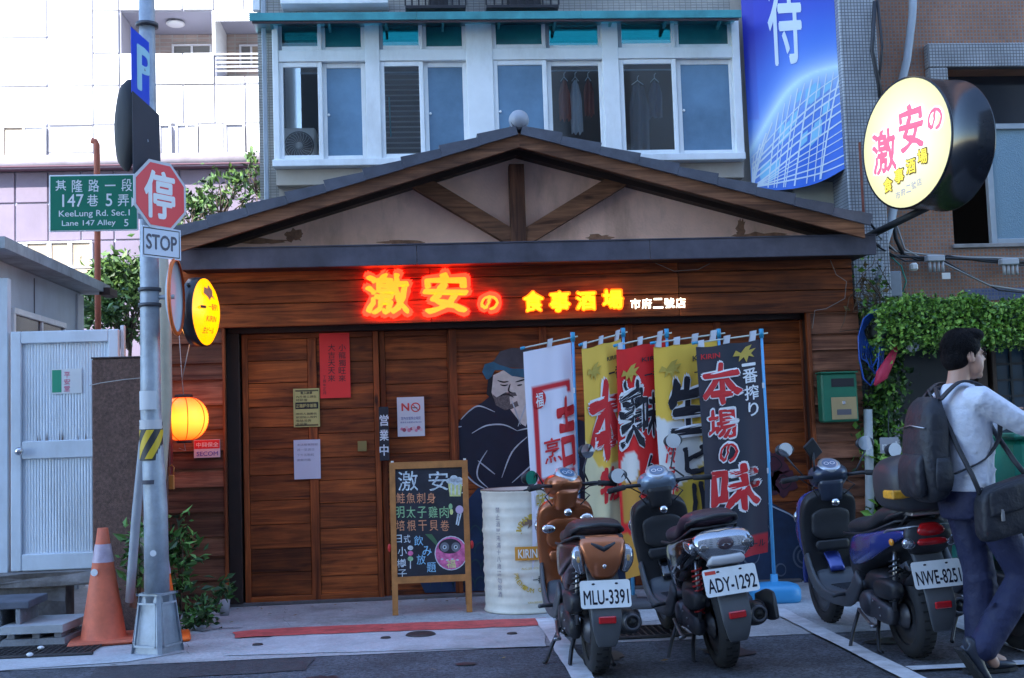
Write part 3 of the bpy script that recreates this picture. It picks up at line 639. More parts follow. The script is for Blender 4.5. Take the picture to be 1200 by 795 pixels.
panes = [(327, 378, 'c'), (378, 429, 'f'), (446, 497, 'c'), (497, 548, 'f'), (579, 642, 'f'), (642, 708, 'c'), (727, 794, 'c'), (794, 861, 'f')]
for i, (a, c, k) in enumerate(panes):
    yo = Yw+(.0 if i % 2 == 0 else .035); sw = 5.2
    o = fr('sash', a, a+sw, zs+.002, zt1-.002, yo, yo+.03); fr('sash', c-sw, c, zs+.002, zt1-.002, yo, yo+.03)
    fr('sash', a+sw, c-sw, zs+.002, zs+.045, yo+.001, yo+.029); fr('sash', a+sw, c-sw, zt1-.045, zt1-.002, yo+.001, yo+.029)
    fr('pane', a+sw, c-sw, zs+.045, zt1-.045, yo+.012, yo+.018, clear if k == 'c' else frost, bal, 0)
    fr('transom_sash', a, a+4.5, zt0+.002, ztop-.052, yo, yo+.03, alug if k == 'c' else alu); fr('transom_sash', c-4.5, c, zt0+.002, ztop-.052, yo, yo+.03)
    fr('transom_sash', a+4.5, c-4.5, zt0+.002, zt0+.04, yo+.001, yo+.029)
    fr('transom_pane', a+4.5, c-4.5, zt0+.04, ztop-.052, yo+.012, yo+.018, tealc if k == 'c' else teal, bal, 0)
    if k == 'f': B().ell((P(a+7, 120, yo)[0], yo+.0, zs+.4), (.012, .01, .012), 8, 6).make('latch', alu, bal)
aw = thing('awning', (P(585, 15, 9.9)[0], 9.9, 4.93), 'thin teal metal awning running along above the balcony windows', 'awning')
tl = M('awning_teal', (.06, .30, .33), .45, .1, var=.3, vs=4, dirt=.4)
ax0, ax1 = P(292, 20, 9.85)[0], P(869, 14, 9.85)[0]; az = (P(300, 25, 9.85)[1]+P(868, 20, 9.85)[1])/2
n_ = 3
for i in range(n_): box('front_lip', ax0+(ax1-ax0)*i/n_+.001, ax0+(ax1-ax0)*(i+1)/n_-.001, 9.85, 9.87, az, az+.068, tl, aw, .003)
box('sheet', ax0, ax1, 9.87, YB, az+.045, az+.06, glass('awning_sheet', (.2, .75, .75), .3, .8), aw, 0)
box('gutter', ax0+.02, ax1-.02, 9.872, 9.9, az-.012, az+.002, M('awning_edge', (.12, .08, .09), .6), aw, 0)
for i in range(9):
    x_ = ax0+.15+(ax1-ax0-.3)*i/8; B().add([(x_, 9.88, az+.04), (x_+.02, 9.88, az+.04), (x_+.02, YB, az+.04), (x_, YB, az+.04), (x_, YB, az-.02), (x_+.02, YB, az-.02)], [(0, 1, 2, 3), (0, 3, 4), (1, 5, 2), (0, 4, 5, 1), (3, 2, 5, 4)]).make('bracket', tl, aw)
# things behind the clear panes
t = thing('air_conditioner', (P(352, 170, 10.5)[0], 10.5, 3.65), 'beige outdoor air conditioner unit behind the leftmost balcony pane', 'air conditioner')
ac = M('ac_cream', (.85, .80, .74), .5, var=.05); q0, q1 = P(330, 150, 10.45), P(371, 192, 10.45)
box('casing', q0[0], q1[0], 10.45, 10.75, q1[1]+.0, q0[1], ac, t, .02); cx_, cz_ = (q0[0]+q1[0])/2, (q0[1]+q1[1])/2
B().lathe([(.118, -.0), (.122, -.012), (.13, 0)], (cx_, 10.448, cz_), 'y', 28).make('fan_ring', M('ac_grey', (.2, .18, .17), .6), t)
B().lathe([(.0, -.003), (.115, -.003)], (cx_, 10.446, cz_), 'y', 28).make('fan_recess', M('ac_recess', (.16, .14, .13), .6), t)
for k in range(22):
    a = k*math.pi/11; B().tube([(cx_+.03*math.cos(a), 10.438, cz_+.03*math.sin(a)), (cx_+.075*math.cos(a+.15), 10.436, cz_+.075*math.sin(a+.15)), (cx_+.118*math.cos(a+.35), 10.438, cz_+.118*math.sin(a+.35))], .0016, 4).make('grille_wire', ac, t)
B().lathe([(0, -.016), (.03, -.014), (.034, 0)], (cx_, 10.446, cz_), 'y', 16).make('fan_hub', ac, t)
t = thing('venetian_blind', (P(470, 120, 10.4)[0], 10.4, 3.7), 'grey slatted blind behind the third balcony pane from the left', 'blind')
x0_, x1_ = P(450, 120, 10.3)[0], P(492, 120, 10.3)[0]
for i in range(17): z_ = 3.70+i*.047; B().add([(x0_, 10.3, z_), (x1_, 10.3, z_), (x1_, 10.33, z_+.022), (x0_, 10.33, z_+.022)], [(0, 1, 2, 3)]).make('slat', M('slat', (.22, .21, .2), .6), t)
B().tube([(P(456, 120, 10.28)[0], 10.28, 4.25), (P(457, 120, 10.28)[0], 10.28, 3.9)], .007, 6).make('wand', tl, t)
def cloth(px, pw, ztop_, L, col, lab, seed, nm='hanging_shirt'):
    x_, _ = P(px, 120, 10.5); r = random.Random(seed); hw = pw/2/135; t = thing(nm, (x_, 10.5, ztop_-L), lab, 'clothes')
    b = B(); n, m_ = 12, 8; vs = []
    for j in range(m_+1):
        v_ = j/m_; wd_ = hw*(.55+.45*min(1, v_*3.5))
        for i in range(n+1):
            u = i/n*2-1; vs.append((x_+u*wd_, 10.5+.03*math.sin(u*7+seed+v_*2), ztop_-L*v_-.04*abs(u)*(1-v_)+.012*math.sin(u*9)*v_))
    b.add(vs, [(j*(n+1)+i, j*(n+1)+i+1, (j+1)*(n+1)+i+1, (j+1)*(n+1)+i) for j in range(m_) for i in range(n)], 0, True)
    b.make('cloth', M('cloth_'+lab.split()[0]+str(seed), col, .9), t)
    B().tube([(x_-hw*.6, 10.5, ztop_-.02), (x_, 10.5, ztop_+.02), (x_+hw*.6, 10.5, ztop_-.02)], .004, 6).make('hanger', alu, t)
    B().tube([(x_, 10.5, ztop_+.02), (x_, 10.5, ztop_+.05), (x_+.015, 10.5, ztop_+.065)], .003, 6).make('hook', alu, t)
cloth(662, 14, 4.46, .38, (.55, .2, .13), 'rust red shirt hanging behind the balcony pane right of the roof ridge ball', 1)
cloth(675, 14, 4.46, .5, (.8, .8, .82), 'pale grey shirt hanging between two reddish ones behind the balcony glass', 2)
cloth(690, 12, 4.46, .34, (.45, .18, .14), 'dull red shirt hanging right of the pale grey shirt', 3)
cloth(748, 24, 4.42, .72, (.2, .19, .21), 'long dark grey robe hanging behind the balcony pane with the wire hanger', 4)
cloth(768, 18, 4.44, .35, (.24, .22, .25), 'short grey cloth hanging right of the long dark robe', 5)
box('drying_rail', wx0+.2, wx1-.1, 10.495, 10.507, 4.53, 4.542, alug, None, 0, label='thin metal drying rail carrying the clothes behind the balcony glass', cat='rail')
# upper storey bits
box('ledge', P(330, 5, 10.2)[0], P(455, 5, 10.2)[0], 10.1, YB, P(400, 4, 10.1)[1], P(400, 4, 10.1)[1]+.06, alu, apt)
def cage(pa, pb, lab):
    xa, xb_ = P(pa, 5, 9.95)[0], P(pb, 5, 9.95)[0]; z0 = P(500, 10, 9.95)[1]; t = thing('window_cage', ((xa+xb_)/2, 9.95, z0), lab, 'window cage', group='black window cages above the teal awning')
    bk = M('cage_black', (.015, .015, .02), .5)
    box('floor_frame', xa, xb_, 9.95, YB, z0, z0+.03, bk, t); box('top_rail', xa, xb_, 9.95, 9.98, z0+.7, z0+.73, bk, t)
    n = 9
    for i in range(n+1): x_ = xa+(xb_-xa)*i/n; box('bar', x_-.007, x_+.007, 9.955, 9.97, z0+.03, z0+.7, bk, t, 0)
    box('ac_unit', xa+.2, xb_-.15, 10.0, 10.25, z0+.03, z0+.5, M('dark_unit', (.03, .03, .035), .6), t)
cage(475, 546, 'black metal window cage above the awning, the left one'); cage(570, 655, 'black metal window cage above the awning, the right one')
pbox('drain_stack', 296, 12, 303, -60, 10.24, 10.30, alu, apt)
box('corner_pipe', *[P(306, 8, 10.16)[0], P(311, 8, 10.16)[0]], 10.16, 10.2, 0, 12, alug, apt)

# ------------------------------------------------------------ far pale building on the left
YF = 20.0
far = thing('pale_office_block', (-5, YF, 0), 'sunlit white panelled office block above a lilac stone base', 'building')
wp = M('white_panel', (.80, .80, .82), .45, var=.03, vs=1, rnd_obj=.04); lil = M('lilac_stone', (.19, .155, .22), .6, var=.14, vs=1.6, rnd_obj=.07, dirt=.2)
gap = M('joint_dark', (.42, .42, .5), .8); brick = tile('brick_pale', (.55, .42, .36), (.62, .5, .44), (.6, .56, .52), .22, .075, .012)
fz_ = lambda py: (P(60, py, YF)[1]+P(240, py, YF)[1])/2 if True else 0
fxx = lambda px: P(px, 150, YF)[0]
rec = [(142, 250, 13, 65), (254, 330, 13, 90)]
def cuts(x0, x1, y0, y1): return any(a < (x0+x1)/2 < c and e < (y0+y1)/2 < f for a, c, e, f in rec)
xl_, xr_ = fxx(-300), fxx(420)
def fbox(n, px0, px1, py0, py1, Y0, Y1, m, par=far, c=.01, g=0.012, **k): return box(n, fxx(px0)+g, fxx(px1)-g, Y0, Y1, fz_(py1)+g, fz_(py0)-g, m, par, c, **k)
# structure behind panels
fbox('core', -300, 142, -400, 600, YF+.06, YF+4, gap, g=0); fbox('core', 142, 420, -400, 13, YF+.06, YF+4, gap, g=0); fbox('core', 142, 254, 65, 600, YF+.06, YF+4, gap, g=0); fbox('core', 250, 254, 13, 65, YF+.0, YF+4, wp, g=0)
fbox('core', 254, 420, 90, 600, YF+.06, YF+4, gap, g=0)
fbox('recess_wall', 142, 250, 13, 65, YF+1.2, YF+1.4, brick, g=0); fbox('recess_wall', 254, 330, 13, 90, YF+1.2, YF+1.4, brick, g=0); fbox('recess_ceiling', 142, 330, 6, 12.5, YF+.07, YF+1.2, M('grey_soffit', (.4, .38, .37), .7), g=0)
cols = [-130, -65, -2, 55, 109, 140, 215, 252, 288, 330]
rows = {'l': [-60, -10, 43, 100, 146], 'm': [-60, 12.5, 62, 100, 146]}
for i in range(len(cols)-1):
    rr_ = rows['l'] if cols[i] < 109 else rows['m']
    for j in range(len(rr_)-1):
        if cols[i] >= 140 and 12 < (rr_[j]+rr_[j+1])/2 < 65: continue
        if cols[i] >= 252 and 62 <= rr_[j] < 90: fbox('panel', cols[i], cols[i+1], 90, 100, YF, YF+.06, wp); continue
        fbox('panel', cols[i], cols[i+1], rr_[j], rr_[j+1], YF+rnd.uniform(0, .012), YF+.06, wp)
fbox('panel', 140, 252, 65.5, 100, YF+.01, YF+.06, wp)
# window row
winp = M('far_pane', (.42, .42, .48), .15, .2, var=.2, vs=2); warm = M('far_curtain', (.40, .32, .24), .5, var=.2, vs=3)
def fwin(px0, px1, py0, py1, nx, mats, lights=None, Y=YF-.02, name='window', par=far):
    f = fbox(name, px0, px1, py1-2.2, py1, Y-.05, Y+.06, wp, par, .005, 0); fbox('frame', px0, px1, py0, py0+2, Y-.04, Y+.06, wp, f, .005, 0)
    for i in range(nx+1):
        c_ = px0+(px1-px0)*i/nx; w_ = 1.3; a_ = min(max(c_-w_, px0), px1-2*w_); fbox('frame', a_, a_+2*w_, py0+2, py1-2.2, Y-.03, Y+.05, wp, f, .005, 0)
    for i in range(nx): fbox('pane', px0+(px1-px0)*i/nx+1.3, px0+(px1-px0)*(i+1)/nx-1.3, py0+2, py1-2.2, Y+.0, Y+.02, mats[i % len(mats)], f, 0, 0)
    return f
for a, c in ((-130, -65), (-65, -2)): fbox('panel', a, c, 146, 191, YF, YF+.06, wp)
fwin(3, 54, 147, 191, 2, [warm, wp]); fbox('panel', 56, 109, 147, 178, YF+.012, YF+.06, wp); fbox('panel', 56, 109, 178, 191, YF, YF+.06, wp)
fbox('panel', 109, 140, 146, 191, YF, YF+.06, wp); fbox('panel', 140, 185, 146, 191, YF, YF+.06, wp)
fwin(186, 201, 147, 191, 1, [winp]); fwin(206, 232, 147, 191, 2, [winp, wp]); fbox('panel', 232, 262, 146, 191, YF, YF+.06, wp); fwin(263, 287, 147, 191, 1, [winp]); fbox('panel', 288, 330, 146, 191, YF, YF+.06, wp)
fwin(186, 236, 27, 41, 2, [M('dim_pane', (.2, .2, .19), .2)], Y=YF+1.15); fbox('ledge', 184, 236, 46, 48, YF+1.1, YF+1.2, wp, g=0)
fwin(270, 300, 28, 56, 2, [M('dim_pane', (.2, .2, .19), .2), warm], Y=YF+1.15)
for i in range(6): fbox('louvre', 254, 330, 13+i*2.4, 14+i*2.4, YF-.02, YF+.02, wp, c=0, g=0)
for i in range(5): fbox('railing_bar', 254, 330, 64+i*5, 65.4+i*5, YF-.02, YF+.02, wp, c=0, g=0)
B().ell((fxx(200), YF+.5, fz_(14)-.04), (.16, .16, .05), 14, 8).make('soffit_lamp', wp, far)
B().tube([(xl_, YF-.22, fz_(192)), (fxx(330), YF-.22, fz_(192))], .11, 12).make('service_pipe', M('pipe_lilac', (.42, .38, .44), .5, var=.2, vs=3), far)
fbox('soffit_line', -130, 330, 196.5, 199, YF-.3, YF+.06, M('soffit_wine', (.16, .08, .11), .7), g=0)
for i in range(10):
    a = -60+i*38.5
    fbox('stone_panel', a, a+38.5, 199, 236, YF+.02, YF+.06, lil, g=.01)
    for py0, py1 in ((236, 281), (281, 318), (318, 360), (360, 420)):
        if py0 == 281 and 5 < a+19 < 108: continue
        fbox('stone_panel', a, a+38.5, py0, py1, YF+.02+rnd.uniform(0, .01), YF+.06, lil, g=.01)
fwin(8, 30, 282, 314, 1, [warm]); fwin(30, 58, 282, 314, 1, [warm]); fwin(58, 82, 282, 314, 1, [warm]); fwin(82, 108, 282, 314, 1, [warm])
fbox('window_ledge', 60, 108, 314, 320, YF-.05, YF+.06, M('ledge_tan', (.5, .38, .26), .7), g=0)
# orange pipe
zt_ = P(113, 166, 12)[1]; xp = P(114, 250, 12)[0]
B().tube([(xp, 12, 0), (xp, 12, zt_-.03), (xp-.015, 12, zt_), (xp-.05, 12, zt_+.01)], .03, 10).make('standpipe', M('rust_orange', (.35, .09, .05), .6, var=.3, vs=8), None, label='tall thin rust orange standpipe rising in front of the lilac block', cat='pipe')

# ------------------------------------------------------------ trees
def tree(name, base, crown, n, seed, lab, size=.09, trunk=.05):
    t = thing(name, base, lab, 'tree'); b = B(); r = random.Random(seed); cx, cy, cz, rx, ry, rz = crown
    bx_, by_, bz_ = base; b.tube([(bx_, by_, bz_), (bx_+.05, by_, (bz_+cz)/2), (cx, cy, cz)], [trunk, trunk*.7, trunk*.3], 8)
    tips = []
    for i in range(16):
        a = r.uniform(0, 6.28); e = r.uniform(-.3, 1.2); q = (cx+rx*.85*math.cos(a)*math.cos(e), cy+ry*.8*math.sin(a)*math.cos(e), cz+rz*.9*math.sin(e)); tips.append(q)
        s_ = (cx+(bx_-cx)*.3, cy, cz-rz*r.uniform(.2, .7)); b.tube([s_, tuple((s_[k]+q[k])/2+r.uniform(-.05, .05) for k in range(3)), q], [trunk*.35, trunk*.2, trunk*.06], 5)
    b.make('trunk', M('bark', (.12, .09, .07), .9, var=.3), t)
    cl = [(tips[r.randrange(len(tips))], r.uniform(.14, .38)) for _ in range(26)]
    cl += [((cx+rx*r.uniform(-.8, .8), cy+ry*r.uniform(-.8, .8), cz+rz*r.uniform(-.7, .7)), r.uniform(.2, .4)) for _ in range(14)]
    def f(g): (c, s_) = cl[g.randrange(len(cl))]; return (c[0]+g.gauss(0, s_*rx*.55), c[1]+g.gauss(0, s_*ry*.6), c[2]+g.gauss(0, s_*rz*.55))
    leaves(n, f, size, seed).make('crown', GREENS, t); return t
c1 = P(150, 370, 14); tree('broadleaf_tree', (c1[0]-.1, 14, 0), (c1[0]+.05, 14, c1[1], .62, .6, .62), 3800, 3, 'dark green bushy tree behind the concrete wall and lamp post', .085)
c1 = P(258, 228, 13.5); tree('slender_tree', (c1[0], 13.5, 0), (c1[0], 13.5, c1[1]-.12, .38, .4, .40), 520, 5, 'sparse light green tree top above the left end of the pub roof', .08, .035)
c1 = P(225, 245, 13.2); tree('slender_tree', (c1[0], 13.2, 0), (c1[0], 13.2, c1[1]-.1, .25, .3, .35), 350, 8, 'small leafy shoot between the stop sign and the roof eave', .08, .025)
c1 = P(300, 210, 13.2); tree('slender_tree', (c1[0], 13.2, 0), (c1[0], 13.2, c1[1], .16, .3, .3), 160, 9, 'few leafy twigs against the left edge of the tiled apartment wall', .07, .02)

# ------------------------------------------------------------ shed, gate, wall, steps on the left
shedm = M('shed_white', (.50, .56, .62), .6, var=.08, vs=3, dirt=.25)
shed = thing('shed', (-4.5, 10.2, 0), 'pale blue grey metal shed with slanting roof edge behind the gate', 'shed')
XS = -3.18
def PX(px, py, X):
    d = cf + cr*((px-CX)/FPX) - cu*((py-CY)/FPX); k = X/d.x; return (X, d.y*k, HC+d.z*k)
rz0 = P(0, 300, 8.8)[1]; rz1 = P(114, 338, 11.4)[1]; rzm = (rz0+rz1)/2
box('wall', XS-2.5, XS, 8.95, 11.45, 0, rzm, shedm, shed, 0); box('corner_post', XS-.02, XS+.02, 11.3, 11.5, 0, rzm-.02, M('shed_post', (.55, .58, .62), .6), shed)
B().add([(XS-2.8, 8.7, rzm+.05), (XS+.24, 8.7, rzm-.0), (XS+.24, 11.6, rzm-.0), (XS-2.8, 11.6, rzm+.05), (XS-2.8, 8.7, rzm+.14), (XS+.24, 8.7, rzm+.085), (XS+.24, 11.6, rzm+.085), (XS-2.8, 11.6, rzm+.14)], [(0, 1, 2, 3), (4, 5, 6, 7), (0, 1, 5, 4), (1, 2, 6, 5), (2, 3, 7, 6), (3, 0, 4, 7)]).make('roof', M('shed_roof', (.33, .35, .37), .8, var=.25, dirt=.5), shed)
for y_ in (10.1,): box('wall_seam', XS, XS+.006, y_, y_+.012, 0, rzm-.03, M('seam', (.12, .12, .14), .7), shed, 0)
box('gutter_tip', XS+.2, XS+.3, 11.35, 11.62, rzm-.03, rzm+.04, M('rust_dark', (.05, .025, .02), .8), shed)
w0, w1 = PX(14, 363, XS+.01), PX(75, 382, XS+.01)
ya, yb = w0[1], w1[1]; zt2 = (w0[2]+w1[2])/2+.02
wf = box('window_frame', XS, XS+.035, ya, yb, zt2-.05, zt2, alu, shed); box('window_pane', XS, XS+.012, ya+.04, yb-.04, zt2-.75, zt2-.05, M('shed_glass', (.05, .05, .055), .1), shed, 0)
for y_ in (ya, (ya+yb)/2, yb-.04): box('window_frame', XS, XS+.03, y_, y_+.04, zt2-.75, zt2-.05, alu, shed)
YGt = 9.0
gx0, gx1 = P(14, 500, YGt)[0], P(141, 500, YGt)[0]; gz0, gz1 = P(60, 668, YGt)[1], P(70, 388, YGt)[1]
gwm = M('gate_white', (.60, .68, .76), .5, var=.06, vs=4, dirt=.3)
gate = thing('metal_gate', ((gx0+gx1)/2, YGt, gz0), 'white ribbed metal gate with a green and red sticker', 'gate')
box('frame', gx0, gx0+.075, YGt-.03, YGt+.02, gz0, gz1, gwm, gate, .006); box('frame', gx1-.075, gx1, YGt-.03, YGt+.02, gz0, gz1, gwm, gate, .006)
box('frame', gx0+.075, gx1-.075, YGt-.03, YGt+.02, gz1-.09, gz1, gwm, gate, .006); box('frame', gx0+.075, gx1-.075, YGt-.028, YGt+.02, gz0, gz0+.12, gwm, gate, .006)
mz = P(60, 527, YGt)[1]; box('middle_rail', gx0+.075, gx1-.075, YGt-.025, YGt+.02, mz-.065, mz+.065, gwm, gate, .006)
nr_ = 30
def ribs(z0, z1):
    b = B(); wdt = (gx1-gx0-.15)/nr_
    for i in range(nr_):
        x_ = gx0+.075+wdt*i; b.add([(x_, YGt-.003, z0), (x_+wdt*.35, YGt-.0065, z0), (x_+wdt*.8, YGt-.0065, z0), (x_+wdt, YGt-.003, z0), (x_, YGt-.003, z1), (x_+wdt*.35, YGt-.0065, z1), (x_+wdt*.8, YGt-.0065, z1), (x_+wdt, YGt-.003, z1)], [(0, 1, 5, 4), (1, 2, 6, 5), (2, 3, 7, 6)])
    return b
ribs(mz+.065, gz1-.09).make('ribbed_panel', gwm, gate); ribs(gz0+.12, mz-.065).make('ribbed_panel', gwm, gate)
B().ell((P(26, 529, YGt)[0], YGt-.07, P(26, 529, YGt)[1]), (.032, .03, .032), 16, 10).make('knob', M('chrome', (.6, .6, .62), .15, 1), gate)
for i in range(13):
    x_ = gx0+.12+rnd.random()*(gx1-gx0-.25); h = rnd.uniform(.04, .13); B().add([(x_, YGt-.0115, mz+.066), (x_+.008, YGt-.0115, mz+.066), (x_+.004, YGt-.0115, mz+.066+h)], [(0, 1, 2)]).make('rust_run', M('rust_run', (.16, .13, .13), .8), gate)
Yt = YGt-.0125
st = pbox('sticker', 60, 433, 96, 461, Yt, Yt+.0015, M('sticker_white', (.62, .66, .68), .5), gate, 0); pbox('sticker_band', 61, 434, 72, 460, Yt-.001, Yt, M('sticker_green', (.02, .28, .16), .5), st, 0)
ptext('sticker_lettering', '千鈞堂', M('sticker_pink', (.6, .12, .22), .5), st, 74, 459, 81, 435, Yt-.0015, bold=.01) if False else None
for i, ch in enumerate('平安堂'): ptext('sticker_lettering', ch, M('sticker_pink', (.6, .12, .22), .5), st, 75, 443+i*8, 82, 436+i*8, Yt-.002, bold=.01)
gp0, gp1 = P(-3, 500, YGt)[0], P(10, 500, YGt)[0]; box('gate_post', gp0, gp1, YGt-.02, YGt+.06, 0, gz1+.4, gwm, None, label='pale metal post left of the white gate', cat='post')
box('post', gx1+.005, gx1+.035, YGt-.0, YGt+.04, gz0, gz1+.03, gwm, gate)
# step
stm = M('old_concrete', (.20, .19, .19), .9, var=.35, vs=5, bump=1, bs=30, dirt=.7)
xs1 = P(75, 690, 8.85)[0]
stp = thing('concrete_step', (-3, 8.9, 0), 'crumbling dark concrete step under the white gate', 'step')
r9 = random.Random(2)
def rough(x0, x1, y0, y1, z0, z1, n=9, a=.015):
    b = B(); vs = []; 
    for j in range(4):
        for i in range(n+1): vs.append((x0+(x1-x0)*i/n, y0+r9.uniform(-a, a)*1.6, z0+(z1-z0)*j/3+(r9.uniform(-a, a) if 0 < j < 3 else 0)))
    fs = [(j*(n+1)+i, j*(n+1)+i+1, (j+1)*(n+1)+i+1, (j+1)*(n+1)+i) for j in range(3) for i in range(n)]; k = len(vs)
    for i in range(n+1): vs.append((x0+(x1-x0)*i/n, y1, z1))
    fs += [(3*(n+1)+i, 3*(n+1)+i+1, k+i+1, k+i) for i in range(n)]
    vs += [(x1, y1, z0)]; fs += [(n, 2*(n+1)-1+0, 3*(n+1)-1, 4*(n+1)-1, k+n, k+n+1)]
    return b.add(vs, fs)
rough(-4.5, P(108, 690, 8.85)[0], 8.84, 9.1, gz0-.10, gz0-.004).make('slab', stm, stp); rough(-4.5, xs1, 8.9, 9.1, 0, gz0-.1).make('riser', stm, stp)
box('void_back', xs1, gx1+.1, 9.6, 9.65, 0, gz0, dark, stp, 0)
bw = thing('concrete_wall', (-2.1, 8.75, 0), 'rough dark brown pebble finished wall stub between gate and lamp post', 'wall')
a0, a1 = P(108, 550, 8.7)[0], P(192, 550, 8.7)[0]; az_ = P(140, 420, 8.7)[1]
box('wall', a0, a1, 8.7, 8.85, 0, az_, M('pebble_brown', (.13, .075, .06), .95, var=.5, vs=55, bump=1, bs=130, dirt=.4), bw, .01)
box('cap', a0-.004, a1, 8.695, 8.855, az_+.0005, az_+.012, M('cap_dark', (.06, .045, .045), .9), bw, .004)
B().tube([PV(105, 452, 8.66), PV(118, 449, 8.66), PV(145, 445, 8.66), PV(166, 443, 8.66)], .003, 5).make('string', M('string', (.4, .38, .36), .8), None, label='thin pale string tied across the brown wall from gate to lamp post', cat='string')
# concrete blocks at the lower left
cb = M('block_concrete', (.24, .25, .27), .85, var=.25, vs=8, bump=.6, bs=60, dirt=.4)
t = thing('hollow_block', (-3.3, 8.45, 0), 'dark hollow concrete block cut by the left edge of the photo', 'concrete block')
x1_ = P(34, 715, 8.2)[0]; zb_ = P(20, 705, 8.2)[1]
box('top', -3.9, x1_, 8.2, 8.6, zb_-.05, zb_, M('block_dark', (.10, .11, .14), .85, var=.3, bump=.4), t, .006); box('bottom', -3.9, x1_-.04, 8.22, 8.6, .004, .045, cb, t)
for i in range(5): x_ = x1_-.06-i*.13; box('web', x_-.03, x_, 8.21, 8.59, .045, zb_-.05, cb, t)
t = thing('paving_slab', (-2.55, 8.3, 0), 'pale grey concrete slab lying on the ground left of the cone', 'slab')
c_ = [gp(10, 757), gp(82, 757), gp(108, 737), gp(40, 737)]
def qbox(name, q, z0, z1, mat, par): return B().prism(q, z0, z1, 'z').make(name, mat, par)
q_ = [(-2.78, 8.12), (-2.38, 8.12), (-2.33, 8.6), (-2.76, 8.6)]
qbox('upper_slab', q_, .10, .15, M('slab_grey', (.36, .38, .40), .8, var=.15, bump=.4, bs=60), t)
qbox('lower_slab', [(a+.01, b_+.01) for a, b_ in q_], .005, .065, cb, t)
for a in (-2.74, -2.58, -2.44): box('spacer', a, a+.05, 8.14, 8.55, .065, .1, cb, t)
# ------------------------------------------------------------ blue printed banner, tiled pier, right building
def colour_mesh(b, cols, name, mat, parent=None, **k):
    o = b.make(name, mat, parent, **k); a = o.data.color_attributes.new('print', 'FLOAT_COLOR', 'POINT')
    a.data.foreach_set('color', np.array([(*c, 1) for c in cols], np.float32).ravel()); return o
def sstep(a, b, x): t = min(max((x-a)/(b-a), 0), 1); return t*t*(3-2*t)
TL, TR, BL, BR = PV(866, -40, 10.2), PV(982, -40, 9.72), PV(881, 222, 10.2), PV(994, 196, 9.72)
def bsurf(u, v, d=0):
    p = TL.lerp(TR, u).lerp(BL.lerp(BR, u), v); nrm = (TR-TL).cross(BL-TL).normalized()
    if nrm.y > 0: nrm = -nrm
    p = p+nrm*(.05*math.sin(u*3.1)*v+.012*math.sin(u*11+v*3)*v+d); p.z -= .20*math.sin(u*math.pi)*(u*.3+.7)*max(v-.6, 0)/.4*.55
    return p
NU, NV = 60, 120; b = B(); cols = []; vs = []
for j in range(NV+1):
    for i in range(NU+1):
        u, v = i/NU, j/NV; vs.append(bsurf(u, v)); arc = .84-.34*u-.16*math.sin(u*math.pi)*.6; d = v-arc
        g = sstep(-.5, 0, d); base = np.array((.02, .035, .50))*(1-g)+np.array((.05, .22, .80))*g
        if d > 0: k = math.exp(-d*11); base = np.array((.03, .16, .72))*(1-k)+np.array((.62, .86, .95))*k
        else: k = math.exp(d*22); base = base*(1-k)+np.array((.7, .92, .98))*k
        if u < .12 and v < .7: base = base*np.array((1, .8, .9))
        cols.append(base)
b.add(vs, [(j*(NU+1)+i, j*(NU+1)+i+1, (j+1)*(NU+1)+i+1, (j+1)*(NU+1)+i) for j in range(NV) for i in range(NU)], 0, True)
ban = thing('advertising_banner', PV(930, 200, 9.95), 'large blue printed banner with white character and glowing grid arc', 'banner')
colour_mesh(b, cols, 'cloth', vcol('print_vinyl', .5), ban)
bwm = M('banner_white', (.72, .82, .9), .6); bcy = M('banner_cyan', (.25, .6, .85), .6)
fnb = lambda x, z, d=0: bsurf(x, 1-z, .006)
text('lettering', '待', bwm, ban, fnb, .27, .62, .53, .97, bold=.02, slant=.0)
r5 = random.Random(5)
def bstroke(p, q, w_, mat, b):
    n = 10; a = []; c = []
    for k in range(n+1):
        t_ = k/n; u = p[0]+(q[0]-p[0])*t_; v = p[1]+(q[1]-p[1])*t_-.02*math.sin(t_*math.pi); dx, dv = q[0]-p[0], q[1]-p[1]; L = math.hypot(dx, dv*2.2)
        a.append(bsurf(min(max(u-dv*2.2/L*w_, 0), 1), min(v+dx/L*w_/2.2, 1), .004)); c.append(bsurf(min(max(u+dv*2.2/L*w_, 0), 1), min(v-dx/L*w_/2.2, 1), .004))
    b.add(a+c, [(k, k+1, n+2+k, n+1+k) for k in range(n)])
bb = B(); arcv = lambda u: .84-.34*u-.16*math.sin(u*math.pi)*.6
for i in range(14):
    u = i/14+.02; bstroke((u+.03, arcv(u)+.02), (max(u-.22+.1*r5.random(), 0.01), .99), .004+.004*r5.random(), bwm, bb)
for i in range(11):
    o_ = .03+i*.035+.01*r5.random(); bstroke((.02, min(arcv(0)+o_*.7, .99)), (.98, min(arcv(1)+o_*1.25, .99)), .004+.004*r5.random(), bwm, bb)
bb.make('grid_lines', bwm, ban)
bb = B()
for i in range(16):
    u, o_ = r5.uniform(.1, .85), r5.uniform(.05, .25); v = arcv(u)+o_
    if v+.07 > .97: v = .9
    s_ = r5.uniform(.05, .11); q = [(u, v), (u+s_, v-s_*.3), (u+s_*.85, v+s_*.35), (u-.02, v+s_*.7)]
    bb.add([bsurf(min(a, .99), min(c, .99), .003) for a, c in q], [(0, 1, 2, 3)])
bb.make('light_blocks', bcy, ban)
t = thing('corrugated_shade', PV(960, 240, 10.0), 'cream ribbed sheet showing below the blue banner', 'sheet')
for i in range(10): pbox('rib', 930, 214+i*5, 992, 218.5+i*5, 10.02, 10.05, M('cream_rib', (.5, .46, .34), .7), t, .003)
Yc = 9.66
pier = thing('right_building', (6, 9.95, 0), 'brown mosaic tiled building at the right with a grey tiled pier and window', 'building')
